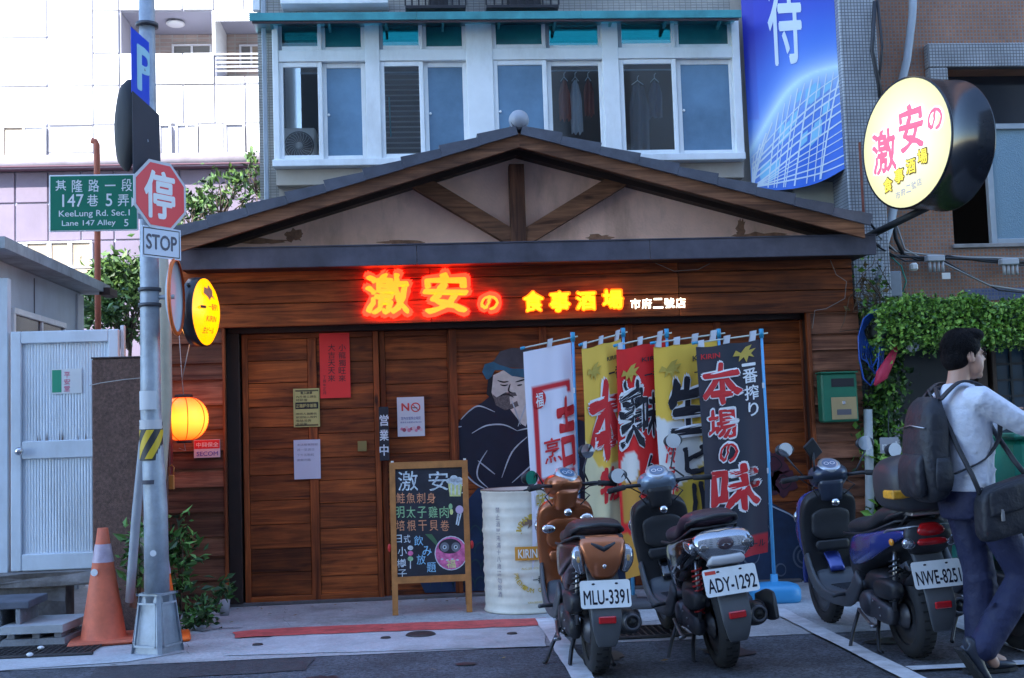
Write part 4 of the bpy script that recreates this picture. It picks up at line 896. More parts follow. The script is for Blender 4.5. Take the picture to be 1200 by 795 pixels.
c0, c1_ = P(989, 130, Yc)[0], P(1033, 130, Yc)[0]
box('pier', c0, c1_, Yc, 10.3, 0, 14, gtile, pier, .01)
Yk = 9.95; wl_, wr_ = P(1113, 200, Yk)[0], P(1290, 200, Yk)[0]; wb_, wt_ = P(1150, 286, Yk)[1], P(1150, 82, Yk)[1]
box('wall', c1_, wl_, Yk, Yk+.3, 0, 14, rtile, pier, 0); box('wall', wl_, wr_, Yk, Yk+.3, 2.25, wb_, rtile, pier, 0); box('wall', wl_, wr_, Yk, Yk+.3, wt_, 14, rtile, pier, 0); box('wall', wr_, wr_+4, Yk, Yk+.3, 0, 14, rtile, pier, 0)
box('wall', wl_, wr_, Yk, Yk+.3, 0, .4, rtile, pier, 0); box('back_room', wl_-.2, wr_+.2, Yk+1.2, Yk+1.3, 0, 14, dark, pier, 0); box('side_wall', wr_+3.8, wr_+4, Yk+.3, Yk+9, 0, 14, stucco, pier, 0); box('roof', c0, wr_+4, Yk, Yk+9, 14, 14.3, stucco, pier, 0)
f0, ft = P(1083, 80, Yk)[0], P(1140, 54, Yk)[1]
box('window_surround', f0, wr_, Yk-.09, Yk-.001, wt_, ft, gtile, pier, .01); box('window_surround', f0, wl_, Yk-.09, Yk-.001, P(1100, 240, Yk)[1], wt_-.002, gtile, pier, .01)
g0 = P(1160, 200, Yk)[0]; gz = P(1180, 150, Yk)[1]
rw = box('window_frame', g0, g0+.05, Yk+.04, Yk+.1, wb_, gz, alug, pier); box('window_frame', g0, wr_, Yk+.04, Yk+.1, gz-.0, gz+.05, alug, pier); box('window_frame', g0+.05, wr_, Yk+.045, Yk+.1, wb_, wb_+.05, alug, pier)
box('window_pane', g0+.05, wr_, Yk+.07, Yk+.08, wb_+.05, gz, M('ribbed_glass', (.16, .26, .33), .25, bump=.5, bs=90), pier, 0)
box('window_pane', wl_, wr_, Yk+.2, Yk+.21, gz+.05, wt_, M('dark_glass', (.02, .022, .03), .08), pier, 0)
box('window_sill', wl_-.02, wr_, Yk-.03, Yk+.2, wb_-.035, wb_, M('sill_grey', (.25, .23, .22), .8, var=.3), pier)
box('tile_patch', P(1130, 335, Yk)[0], wr_, Yk-.008, Yk-.001, P(1160, 352, Yk)[1], P(1160, 338, Yk)[1], tile('tile_blue', (.10, .13, .28), (.14, .18, .33), (.2, .2, .25), .03, .03, .004), pier, 0)
# shop front under the hedge
box('shop_side', P(1040, 450, 9.9)[0], wl_+.0, 9.88, Yk-.002, .02, 2.2, M('shop_dark', (.018, .022, .022), .3), pier, 0)
sf = thing('shop_window', (5, Yk+.1, .4), 'dark shop front with small square panes under the green hedge', 'shop window')
box('opening', wl_, wr_, Yk+.25, Yk+.28, .4, 2.24, M('shop_dark', (.018, .022, .022), .15), sf, 0)
for px in (1113, 1150, 1168): x_ = P(px, 450, Yk)[0]; box('mullion', x_, x_+(.035 if px != 1150 else .09), Yk+.06, Yk+.14, .4, 2.24, M('shop_brown', (.09, .06, .045), .6), sf)
gx = P(1172, 450, Yk)[0]
for i in range(6): box('glazing_bar', gx+i*.14, gx+i*.14+.02, Yk+.08, Yk+.1, .9, 2.24, M('bar_dark', (.03, .035, .04), .5), sf, 0)
for i in range(9): box('glazing_bar', gx, wr_, Yk+.083, Yk+.097, .9+i*.14, .92+i*.14, M('bar_dark', (.03,)*3), sf, 0)
box('glazing', gx, wr_, Yk+.11, Yk+.115, .9, 2.24, M('blue_glass', (.05, .09, .13), .12), sf, 0)
# hedge on the canopy
hx0, hx1 = P(1024, 375, 9.2)[0], wr_
can = thing('green_hedge', ((hx0+hx1)/2, 9.4, 2.1), 'thick bright green creeper hedge on the canopy right of the pub', 'hedge')
zc0, zc1 = P(1150, 393, 9.2)[1], P(1150, 354, 9.2)[1]
box('trough', hx0+.05, hx1, 9.15, Yk, zc0+.02, zc0+.12, M('trough_dark', (.03, .035, .03), .8), can, .01)
def hf(g):
    u = g.random(); x_ = hx0+(hx1-hx0)*u; top = zc1+.03*math.sin(x_*5)+.03*math.sin(x_*13+1); k = g.random()
    if k < .45: return (x_, 9.08+abs(g.gauss(0, .05)), g.uniform(zc0-.02+.05*math.sin(x_*9), top))
    if k < .8: return (x_, g.uniform(9.08, 9.9), top+g.gauss(0, .02))
    return (x_+g.gauss(0, .02), g.uniform(9.08, 9.5), zc0-abs(g.gauss(0, .05)))
HG = [leafm('hedge_dark', (.05, .12, .02)), leafm('hedge_mid', (.15, .32, .04)), leafm('hedge_light', (.28, .48, .08))]
o = leaves(15000, hf, .034, 11, .7).make('foliage', HG, can)
cr2 = thing('creeper', PV(1030, 500, 9.5), 'creeper hanging down beside the right wooden pillar', 'climbing plant')
def cfn(g):
    v = g.random()**.8; px = 1036+g.gauss(0, 13)+12*math.sin(v*9)*v; py = 395+v*215; q = PV(px, py, 9.55+g.uniform(-.12, .1)); return tuple(q)
leaves(2600, cfn, .05, 12, .7, droop=.5).make('foliage', HG[:2]+GREENS[:1], cr2)
for i in range(5): B().tube([PV(1015+i*8, 350, 9.6), PV(1024+i*5, 420, 9.55), PV(1012+i*9, 500, 9.6), PV(1026+i*5, 600, 9.6)], .006, 5).make('stem', M('stem_brown', (.12, .08, .05), .9), cr2)
dv = thing('dry_vine', PV(1020, 330, 9.5), 'tangle of dry brown vine at the right end of the fascia', 'vine')
rv = random.Random(21)
for i in range(16):
    p0 = (rv.uniform(1002, 1040), rv.uniform(300, 340)); pts = [PV(p0[0]+k*rv.uniform(-9, 7), p0[1]+k*rv.uniform(4, 19), 9.42+rv.uniform(-.05, .1)) for k in range(5)]; B().tube(pts, .0035, 5).make('stem', M('stem_brown', (.12, .08, .05), .9), dv)
leaves(140, lambda g: tuple(PV(g.gauss(1022, 12), g.uniform(300, 390), 9.45)), .045, 31, .6).make('foliage', [M('leaf_dry', (.16, .12, .05), .8), HG[0], HG[1]], dv)
t = thing('potted_leaves', PV(1045, 560, 9.2), 'bright broad leaves below the creeper beside the blue scooter', 'plant')
leaves(80, lambda g: tuple(PV(g.gauss(1046, 10), g.uniform(530, 620), 9.3+g.uniform(-.1, .1))), .1, 14, .6).make('foliage', [HG[1], HG[2], HG[1]], t)
for k in range(4): B().tube([PV(1043+k*3, 625, 9.3), PV(1040+k*5, 545, 9.3)], .006, 5).make('stem', M('stem_brown', (.12, .08, .05)), t)
xg = P(1046, 690, 9.3)[0]; B().lathe([(.0, .005), (.11, .005), (.15, .3), (.16, .3), (.14, .28), (0, .27)], (xg, 9.3, 0), n=18).make('pot', M('pot_dark', (.06, .05, .05), .8), t)
# cables, insulators, junction box, conduits
cb_ = M('cable_black', (.02, .02, .025), .5); cw = M('cable_pale', (.3, .3, .3), .5)
cabs = [([(1025, 285), (1045, 300), (1080, 302), (1120, 303), (1160, 305), (1215, 308)], .009, cb_), ([(1028, 275), (1050, 295), (1090, 299), (1140, 302), (1215, 303)], .006, cw), ([(1020, 262), (1042, 290), (1075, 305), (1110, 300), (1150, 306), (1215, 312)], .007, cb_),
        ([(1050, 262), (1060, 292), (1078, 302), (1100, 306), (1125, 318), (1160, 335), (1215, 343)], .006, cw), ([(1030, 290), (1060, 306), (1105, 305), (1135, 322), (1170, 340), (1215, 345)], .005, cb_), ([(1046, 255), (1050, 280), (1058, 298)], .012, cb_),
        ([(1043, 300), (1056, 312), (1062, 330), (1058, 342)], .004, M('cable_green', (.02, .3, .22), .5)), ([(1025, 2), (1022, 60), (1030, 100), (1036, 160)], .012, cb_), ([(1028, 0), (1034, 55), (1030, 95), (1038, 130)], .008, cb_)]
labs = ['thick black cable running right along the brown tiles under the window', 'pale thin cable clipped just above the black cable bundle', 'black cable dipping under the round sign then running right', 'pale cable sagging away to the lower right of the wall', 'thin black cable sagging beside the pale one', 'short thick black lead under the round sign', 'thin green cable looping by the grey junction box', 'thick black cable hanging beside the grey tiled pier', 'thinner black cable twisting down beside the grey tiled pier']
for (q, r_, m_), lb in zip(cabs, labs): B().tube([PV(a, c, 9.86 if a > 1034 else 9.6) for a, c in q], r_*1.5, 7).make('cable', m_, None, label=lb, cat='cable')
for i, px in enumerate((1097, 1184)):
    t = thing('cable_connector', PV(px, 312, 9.8), ('grey ribbed cable connector under the wires left of the window pane', 'grey ribbed cable connector under the wires near the right edge')[i], 'connector', group='cable connectors'); 
    pbox('cap', px-10, 299+i*4, px+11, 306+i*4, 9.78, 9.86, M('grey_plastic', (.42, .43, .46), .5), t, .008)
    for k in range(4): x_, z_ = P(px-7+k*5, 306+i*4, 9.8); B().tube([(x_, 9.81, z_), (x_, 9.81, z_-.09)], .013, 8).make('terminal', M('grey_plastic', (.42, .43, .46), .5), t)
pbox('wall_lamp', 1068, 308, 1077, 317, 9.8, 9.86, M('lamp_white', (.7, .7, .68), .5), None, .015, label='small white round fitting hanging under the cables', cat='fitting')
pbox('cable_tag', 1104, 320, 1114, 327, 9.79, 9.8, M('lamp_white', (.7, .7, .68), .5), None, 0, label='small white tag hanging beside the left connector', cat='tag')
t = thing('junction_box', PV(1047, 348, 9.8), 'grey square junction box above the left end of the hedge', 'junction box')
pbox('case', 1037, 318, 1058, 349, 9.76, 9.88, M('jbox', (.26, .28, .31), .55, .2, var=.15), t, .008); pbox('lid', 1039, 320, 1056, 347, 9.752, 9.76, M('jbox', (.26, .28, .31)), t, .003)
B().tube([PV(1073, -60, 9.85), PV(1069, 20, 9.85), PV(1063, 70, 9.85), PV(1056, 100, 9.85), PV(1056, 200, 9.85), PV(1044, 262, 9.75), PV(1032, 300, 9.7), PV(1029, 350, 9.65)], .034, 12).make('conduit_pipe', M('conduit', (.36, .41, .46), .45, var=.1), None, label='long pale grey conduit pipe running down behind the round sign', cat='pipe')
B().tube([PV(1017, 480, 9.42), PV(1019, 560, 9.42), PV(1020, 690, 9.42)], .035, 12).make('downpipe', M('pipe_pale', (.42, .45, .45), .5, var=.15), None, label='pale downpipe right of the green letterbox pillar', cat='pipe')
hose = M('hose_blue', (.02, .10, .42), .35)
hb = B()
for i in range(7):
    o_ = i*2.0; h_ = 452-7*((i*3) % 7); c_ = [(1036+o_*.3, 362+o_*.5), (1024-o_*.2, 364+o_*.7), (1012-o_*.1, 374+o_*1.2), (1006+o_*.9, 395+o_*.6), (1007+o_*1.3, 420), (1012+o_*1.2, h_-8), (1020+o_*.9, h_), (1028+o_*.5, h_-12), (1031+o_*.5, 410), (1031+o_*.3, 385), (1034, 366)]
    hb.tube([PV(a, c, 9.34+i*.012) for a, c in c_], .0075, 7)
hb.make('coiled_hose', hose, None, label='coil of bright blue hose hanging at the top of the creeper', cat='hose')
t = thing('folded_umbrella', PV(1037, 440, 9.3), 'folded pink red umbrella hanging in the creeper', 'umbrella')
B().tube([PV(1052, 404, 9.32), PV(1044, 420, 9.3), PV(1033, 440, 9.3), PV(1025, 452, 9.3)], [.012, .035, .05, .01], 9).make('canopy', M('umbrella_red', (.55, .03, .08), .6), t); B().tube([PV(1054, 398, 9.32), PV(1048, 412, 9.32)], .006, 6).make('shaft', cb_, t)
B().ell(PV(1069, 405, 9.3), (.055, .055, .055), 16, 10).make('globe_lamp', M('globe', (.5, .52, .55), .3), None, label='unlit pale globe lamp under the hedge', cat='lamp')
t = thing('name_plate', PV(1041, 522, 9.2), 'small grey plate with lettering hanging in the creeper', 'plate'); pbox('plate', 1031, 513, 1054, 531, 9.2, 9.21, M('plate_grey', (.3, .3, .32), .6), t, .002); ptext('lettering', 'null'[:0] or 'nul', M('plate_txt', (.6, .6, .6), .6), t, 1034, 528, 1051, 517, 9.197, bold=.01)
B().tube([PV(1041, 513, 9.2), PV(1041, 480, 9.3)], .004, 5).make('hanger', cb_, t)

# ------------------------------------------------------------ round light box sign on the right
dc = PV(1061, 168, 8.6); ax = Vector((-.955, -.30, 0)).normalized(); Rr = 80/1400*8.72
uz = Vector((0, 0, 1)); ux = uz.cross(ax).normalized()
if ux.dot(Vector((1, 0, 0))) < 0 and False: ux = -ux
ux = Vector((-ax.y, ax.x, 0)); ux = -ux if ux.x < 0 else ux
dep = .40
def dfn(x, z, d=0): return dc+ux*x+uz*z+ax*(d+.003)
def discmesh(prof, n=64):
    b = B(); vs = []
    for r_, h in prof:
        for k in range(n): a = 2*math.pi*k/n; vs.append(dc+ux*(r_*math.cos(a))+uz*(r_*math.sin(a))-ax*h)
    fs = [(i*n+k, i*n+(k+1) % n, (i+1)*n+(k+1) % n, (i+1)*n+k) for i in range(len(prof)-1) for k in range(n)]; return b.add(vs, fs, 0, True)
t = thing('round_sign', dc+Vector((0, 0, -Rr)), 'big round cream light box with pink characters in a black drum', 'sign')
discmesh([(Rr*.97, -.001), (Rr, .0), (Rr, .012), (Rr*.985, .02), (Rr*.985, dep-.02), (Rr, dep-.012), (Rr, dep), (Rr*.97, dep+.001)]).make('drum', M('drum_black', (.012, .014, .02), .18, .1, var=.2, vs=6), t)
def facemat(nm, c1, c2, rad, o_, s1, s2):
    m = bpy.data.materials.new(nm); m.use_nodes = True; N = m.node_tree.nodes; L = m.node_tree.links; b_ = N['Principled BSDF']
    tc = N.new('ShaderNodeTexCoord'); ln = N.new('ShaderNodeVectorMath'); ln.operation = 'LENGTH'; L.new(tc.outputs['Object'], ln.inputs[0])
    rp = N.new('ShaderNodeMapRange'); rp.inputs[1].default_value = 0; rp.inputs[2].default_value = rad; L.new(ln.outputs['Value'], rp.inputs[0])
    mx = N.new('ShaderNodeMix'); mx.data_type = 'RGBA'; L.new(rp.outputs[0], mx.inputs[0]); mx.inputs[6].default_value = (*c1, 1); mx.inputs[7].default_value = (*c2, 1)
    L.new(mx.outputs[2], b_.inputs['Base Color']); L.new(mx.outputs[2], b_.inputs['Emission Color'])
    ms = N.new('ShaderNodeMapRange'); ms.inputs[3].default_value = s1; ms.inputs[4].default_value = s2; L.new(rp.outputs[0], ms.inputs[0]); L.new(ms.outputs[0], b_.inputs['Emission Strength']); b_.inputs['Roughness'].default_value = .3
    return m
fm = facemat('face_cream', (.9, .86, .68), (.86, .74, .34), Rr*.95, 0, .17, .13)
fc = discmesh([(0, 0), (Rr*.97, 0)]).make('lit_face', fm, t); discmesh([(0, dep), (Rr*.97, dep)]).make('lit_face', fm, t)
pk = M('pink_letter', (.75, .10, .17), .5, emit=(.9, .10, .17), es=.30); wh_ = M('white_outline', (.85, .82, .8), .5, emit=(1, .95, .9), es=.35); bk_ = M('black_outline', (.05, .04, .02), .5); yl_ = M('yellow_letter', (.8, .62, .08), .5, emit=(.8, .6, .05), es=.25); gy_ = M('grey_letter', (.35, .35, .4), .5, emit=(.3, .3, .4), es=.15)
def dtext(s, x, z, w_, h, slant=0):
    sl_ = .03
    f = lambda a, c, d=0: dfn(a, c+sl_*0, .0)
    text('outline', s, wh_, t, lambda a, c, d=0: dfn(a, c, .001+d), x-w_/2-.008, x+w_/2+.008, z-h/2-.008, z+h/2+.008, bold=.07, rough=.015)
    text('lettering', s, pk, t, lambda a, c, d=0: dfn(a, c, .004+d), x-w_/2, x+w_/2, z-h/2, z+h/2, bold=.035, rough=.015)
dtext('激', -.235, -.01, .28, .34); dtext('安', .08, .10, .27, .36); dtext('の', .335, .10, .16, .17)
for i, ch in enumerate('食事酒場'):
    x, z = -.215+i*.132, -.275+i*.044
    text('outline', ch, bk_, t, lambda a, c, d=0: dfn(a, c, .001+d), x-.06, x+.06, z-.064, z+.064, bold=.075, rough=.015); text('lettering', ch, yl_, t, lambda a, c, d=0: dfn(a, c, .004+d), x-.052, x+.052, z-.055, z+.055, bold=.03)
for i, ch in enumerate('市府二號店'): x, z = -.11+i*.06, -.375+i*.013; text('lettering', ch, gy_, t, lambda a, c, d=0: dfn(a, c, .002+d), x-.026, x+.026, z-.028, z+.028, bold=.01)
B().tube([dc-ax*.25-uz*Rr*.9, Vector((dc.x-.1, 9.7, dc.z-.62))], .03, 8).make('bracket_arm', M('arm_black', (.02, .02, .02), .6), t); B().tube([dc-ax*.3+uz*Rr*.6, Vector((dc.x+.3, 9.98, dc.z+.35))], .025, 8).make('bracket_arm', M('arm_black', (.02, .02, .02)), t)
rb = M('rusty_bar', (.22, .06, .035), .8, var=.4, vs=15)
pbox('rusty_bracket', 1009, 166, 1013, 252, 9.55, 9.6, rb, None, .004, label='upright rusty steel bar on the grey pier left of the round sign', cat='bracket')

# ------------------------------------------------------------ out-of-view block added behind the photographer, sized to shade the pub front
opp = thing('shade_block', (2, -6.5, 0), 'plain concrete block out of view behind the photographer, added and sized to shade the street', 'building')
box('wall', -16, 22, -14, -6.5, 0, 20.5, M('opp_wall', (.42, .43, .46), .8, var=.12, vs=1), opp, .05)
for fl in range(6):
    for i in range(12): box('window', -14.5+i*3, -13+i*3, -6.52, -6.45, 1.2+fl*3.3, 2.9+fl*3.3, M('opp_glass', (.05, .06, .08), .1), opp, .02)
# ------------------------------------------------------------ papers and boards on the doors
YD = W-.016
inkb = M('ink_black', (.02, .018, .02), .6); paper = M('paper_white', (.60, .60, .64), .7)
t = thing('red_notice', PV(392, 466, YD), 'red paper with brush written black characters on the left door', 'notice')
pbox('paper', 374, 391, 411, 466, YD, YD+.002, M('paper_red', (.80, .035, .03), .6, var=.06, vs=5), t, 0)
for i, ch in enumerate('小龍獨旺來'): ptext('lettering', ch, inkb, t, 397, 411.5+i*9, 405, 403.5+i*9, YD-.001, bold=.004)
for i, ch in enumerate('大吉天天來'): ptext('lettering', ch, inkb, t, 384.5, 411.5+i*9, 392.5, 403.5+i*9, YD-.001, bold=.004)
for i, ch in enumerate('丁酉年正月'): ptext('lettering', ch, inkb, t, 378.5, 444+i*4.6, 382, 440.5+i*4.6, YD-.001)
t = thing('yellow_notice', PV(359, 500, YD), 'small yellow printed notice with a black band on the left door', 'notice')
pbox('paper', 343.5, 456, 375, 500, YD-.003, YD-.001, M('paper_yellow', (.55, .46, .16), .6), t, 0); pbox('band', 346, 472, 373, 479, YD-.0045, YD-.0035, inkb, t, 0)
bd = M('ink_border', (.12, .1, .04), .6)
for q in ((345, 457.5, 346, 499), (373, 457.5, 374, 499), (346, 457.5, 373, 458.5), (346, 498, 373, 499)): pbox('border', *q, YD-.0045, YD-.0035, bd, t, 0)
ptext('lettering', '徵人啟事', inkb, t, 352, 462.5, 366, 458.8, YD-.005, bold=.02)
for i, s_ in enumerate(('內外場工讀生', '時薪優', '供餐休假制', None, None, '晚班人員數名', '歡迎加入我們', '電話洽詢', '本店徵')): 
    if s_: ptext('lettering', s_, inkb, t, 347, 466.8+i*4, 347+min(24, len(s_)*4.4), 463.4+i*4, YD-.005)
ptext('lettering', '正職夥伴兼職', M('paper_yellow', (.55, .46, .16)), t, 347, 478.3, 371, 473, YD-.006, bold=.01)
t = thing('white_notice', PV(360, 561, YD), 'blank looking white paper sheet low on the left door', 'notice')
pbox('paper', 344, 516, 376, 561, YD-.002, YD, M('paper_lilac', (.62, .60, .70), .7), t, 0)
for i in range(4): ptext('lettering', ('本店營業時間', '週一至週日', '下午五點起', '謝謝光臨')[i], M('ink_faint', (.3, .28, .36), .7), t, 348, 523+i*6, 348+(24, 20, 20, 16)[i], 519.5+i*6, YD-.003)
t = thing('open_board', PV(450, 539, YD+.0), 'narrow black vertical board with white characters for open for business', 'sign board')
pbox('board', 443.5, 477, 456.5, 540, YD-.03, YD+.0, M('board_black', (.02, .022, .03), .5), t, .004)
for i, ch in enumerate('営業中'): ptext('lettering', ch, M('board_ink', (.7, .75, .8), .5), t, 445, 499.5+i*17.5, 455.2, 486+i*17.5, YD-.031, bold=.02)
t = thing('no_smoking_notice', PV(481, 512, YD), 'white notice with large red NO and a crossed circle', 'notice')
pbox('paper', 465, 466, 498, 511, YD+.03, YD+.033, paper, t, 0); rd = M('ink_red', (.65, .06, .05), .6)
ptext('lettering', 'N', rd, t, 470.5, 482, 479.5, 472.5, YD+.029, bold=.04)
def pring(px, py, r0, r1, Y, mat, par, nm='ring'):
    b = B(); c = PV(px, py, Y); k = Y/FPX; b.lathe([(r0*k, 0), (r1*k, 0)], c, 'y', 24); return b.make(nm, mat, par)
pring(487, 477.5, 4.2, 5.6, YD+.029, rd, t); B().tube([PV(483.5, 474, YD+.029), PV(490.5, 481, YD+.029)], .004, 4).make('ring', rd, t); B().tube([PV(483, 478, YD+.0295), PV(489, 478, YD+.0295)], .004, 4).make('cigarette', inkb, t)
ptext('lettering', '室內全面禁止吸菸', M('ink_navy', (.08, .1, .3)), t, 470, 492.5, 493, 488, YD+.029); ptext('lettering', '違者依法處罰NT$2,000', M('ink_navy', (.08, .1, .3)), t, 469, 496.5, 494, 493.5, YD+.029)
for i in range(9): pring(471+i*2.8, 503+1.6*math.sin(i*2.4), 0, 1.8+.5*(i % 2), YD+.029-.0005*(i % 3), [M('flower_pink', (.6, .2, .3)), M('flower_wine', (.4, .08, .12)), M('flower_pale', (.65, .45, .5))][i % 3], t, 'flower')
B().box(*(lambda a, c: (a[0], c[0], YD-.012, YD+.0, c[1], a[1]))(P(419, 517, YD), P(430, 529, YD)), .004).make('latch_plate', M('brass', (.35, .26, .1), .4, .7), None, label='small brass latch plate on the edge of the left door', cat='latch')
# security sign
Ysg = Yp-.026
t = thing('security_sign', PV(242, 537, Ysg), 'small red and white security company sign on the left clapboard pillar', 'sign')
pbox('plate', 227, 516, 258, 536, Ysg-.006, Ysg, M('sec_white', (.62, .5, .56), .5), t, .001); pbox('band', 227.5, 516.5, 257.5, 525.5, Ysg-.0075, Ysg-.0065, M('sec_red', (.6, .02, .03), .5), t, 0)
ptext('lettering', '中興保全', M('sec_pale', (.75, .6, .6), .5), t, 230, 524.5, 256, 518, Ysg-.008, bold=.01); ptext('lettering', 'SECOM', M('sec_blue', (.12, .08, .4), .5), t, 230.5, 534.8, 255.5, 528.8, Ysg-.0075, bold=.015)

# ------------------------------------------------------------ paper lantern and small yellow beer sign
YL = 9.22
lc = PV(215.5, 491, YL); t = thing('paper_lantern', lc-Vector((0, 0, .19)), 'glowing round orange yellow paper lantern hanging by the lamp post', 'lantern')
lm = bpy.data.materials.new('lantern_paper'); lm.use_nodes = True; N = lm.node_tree.nodes; L = lm.node_tree.links; b_ = N['Principled BSDF']; tc = N.new('ShaderNodeTexCoord'); sx = N.new('ShaderNodeSeparateXYZ'); L.new(tc.outputs['Object'], sx.inputs[0])
ab = N.new('ShaderNodeMath'); ab.operation = 'ABSOLUTE'; L.new(sx.outputs[2], ab.inputs[0]); mr = N.new('ShaderNodeMapRange'); mr.inputs[1].default_value = 0; mr.inputs[2].default_value = .165; L.new(ab.outputs[0], mr.inputs[0])
rp = N.new('ShaderNodeValToRGB'); e = rp.color_ramp.elements; e[0].color = (1, .36, .02, 1); e[1].color = (1, .045, .001, 1); L.new(mr.outputs[0], rp.inputs[0]); L.new(rp.outputs[0], b_.inputs['Emission Color']); b_.inputs['Emission Strength'].default_value = .6; b_.inputs['Base Color'].default_value = (.8, .35, .08, 1)
b = B(); prof = []; nr2 = 44
for i in range(nr2+1):
    a = -1.42+2.84*i/nr2; prof.append(((.178+.003*(i % 2))*math.cos(a)**.8, .162*math.sin(a)/math.sin(1.42)))
b.lathe(prof, lc, n=40).make('paper_shade', lm, t)
for k in range(8):
    a0_ = k*math.pi/4+.35; pts = [lc+Vector(((.184*math.cos(a)**.8)*math.cos(a0_), (.184*math.cos(a)**.8)*math.sin(a0_), .164*math.sin(a)/math.sin(1.42))) for a in [-1.38+2.76*i/12 for i in range(13)]]
    B().tube(pts, .0035, 5).make('rib', M('lantern_rib', (.3, .03, .01), .6, emit=(.7, .06, .0), es=.25), t)
B().lathe([(0, .185), (.065, .183), (.07, .16), (0, .16)], lc, n=20).make('cap', inkb, t); B().lathe([(0, -.185), (.055, -.183), (.06, -.16), (0, -.16)], lc, n=20).make('base_ring', inkb, t)
B().tube([lc+Vector((0, 0, .18)), lc+Vector((-.01, 0, .30)), PV(210, 392, YL)], .003, 5).make('cord', M('string', (.4, .38, .36)), t)
B().tube([lc-Vector((0, 0, .185)), lc-Vector((-.01, 0, .24)), lc-Vector((.04, 0, .22))], .003, 5).make('tail_cord', M('string', (.4, .38, .36)), t)
ylw = facemat('face_yellow', (1, .40, .0), (1, .33, .0), .2, 0, .52, .42)
bc = PV(234, 366, 8.75); bax = Vector((.965, -.26, 0)).normalized()
def box_disc(c, ax, r, dp, name, prof, mat, par, n=48, elz=1.12):
    ux = Vector((-ax.y, ax.x, 0)); b = B(); vs = []
    for r_, h in prof:
        for k in range(n): a = 2*math.pi*k/n; vs.append(c+ux*(r*r_*math.cos(a))+Vector((0, 0, 1))*(r*r_*math.sin(a)*elz)+ax*h)
    return b.add(vs, [(i*n+k, i*n+(k+1) % n, (i+1)*n+(k+1) % n, (i+1)*n+k) for i in range(len(prof)-1) for k in range(n)], 0, True).make(name, mat, par)
r_b = .225; t = thing('beer_sign', bc-Vector((0, 0, .24)), 'glowing yellow oval beer sign in a black rim left of the pub', 'sign')
box_disc(bc, bax, r_b, 0, 'rim', [(.96, .046), (1.0, .042), (1.0, -.042), (.96, -.046)], M('rim_black', (.015, .015, .02), .3), t)
box_disc(bc, bax, r_b, 0, 'lit_face', [(0, .125), (.3, .118), (.6, .095), (.8, .072), (.965, .044)], ylw, t); box_disc(bc, bax, r_b, 0, 'lit_face', [(0, -.125), (.3, -.118), (.6, -.095), (.8, -.072), (.965, -.044)], ylw, t)
bux = Vector((-bax.y, bax.x, 0)); bux = -bux if bux.x < 0 else bux
bfn = lambda x, z, d=0: bc+bux*x+Vector((0, 0, z))+bax*(.131+d-.06*(x*x+z*z)/.05)
for s_, q, m_ in (('一番搾り', (-.10, .02, .0, .05), inkb), ('生ビール', (-.13, .0, -.165, -.12), inkb), ('KIRIN', (-.12, .0, -.08, -.04), M('kirin_red', (.5, .06, .02)))): text('lettering', s_, m_, t, bfn, q[0], q[1], q[2], q[3], bold=.015)
text('lettering', '一', inkb, t, bfn, -.18, -.13, .01, .03, bold=.03)
b = B(); b.add([bfn(x-.10, z) for x, z in [(-.03, .12), (.0, .17), (.03, .16), (.06, .19), (.09, .15), (.07, .11), (.1, .08), (.05, .1), (.02, .07), (.0, .1)]], [tuple(range(10))]); b.make('emblem', M('emblem', (.45, .2, .12), .5), t)
B().tube([bc+Vector((0, 0, .0))-bux*.18+Vector((0, .0, .18)), Vector((bc.x-.1, 9.5, bc.z+.25))], .014, 8).make('bracket', M('rim_black', (.015, .015, .02)), t)
B().tube([PV(222, 404, 8.8), Vector(PV(213, 446, 8.9))], .004, 5).make('lead', M('string', (.4, .38, .36)), t)

# ------------------------------------------------------------ lamp post with its signs
YP = 7.78
galv = M('galvanised', (.33, .37, .42), .5, .35, var=.28, vs=6, bump=.2, bs=40, dirt=.35)
pb = Vector((-1.70, YP, 0)); px_top = P(170, 0, YP)[0]; zt_p = 6.5; pr_ = .073
t = thing('lamp_post', pb, 'tall round galvanised steel post on a tapered four sided base', 'post'); post = t
ctr = lambda z: Vector((pb.x+.005+(P(176, 400, YP)[0]-pb.x)*min(z, 2)/2*.4, YP, z))
Xp = P(176, 400, YP)[0]; Xb = P(184, 690, YP)[0]
zb_ = P(184, 697, YP)[1]
B().tube([(Xb, YP, zb_-.05), (Xb-.003, YP, .9), (Xp, YP, 1.5), (Xp-.0, YP, 7)], [.078, .073, .064, .035], 24).make('pole', galv, t)
# tapered base with recessed panels
q0, q1, q2, q3 = .165, .13, 0.004, zb_
b = B(); 
def frust(cx, cy, z0, z1, r0, r1, b, c=.02):
    vs = []
    for z, r in ((z0, r0), (z1, r1)):
        for sx_, sy_ in ((-1, -1), (1, -1), (1, 1), (-1, 1)):
            for k in ((0, 1) if sx_*sy_ > 0 else (1, 0)): vs.append((cx+sx_*(r-(c if k == 0 else 0)), cy+sy_*(r-(c if k == 1 else 0)), z))
    n = 8; b.add(vs, [tuple(range(n)), tuple(range(2*n-1, n-1, -1))]+[(i, (i+1) % n, n+(i+1) % n, n+i) for i in range(n)])
Mx = Matrix.Translation((Xb, YP, 0)) @ Matrix.Rotation(R_(-28), 4, 'Z'); 
b.X = Mx; frust(0, 0, .0, zb_, .124, .088, b); b.make('base', galv, t, at=(Xb, YP, zb_/2))
b = B(); b.X = Mx; frust(0, 0, zb_+.001, zb_+.016, .096, .096, b, .012); b.make('base_rim', galv, t, at=(Xb, YP, zb_))
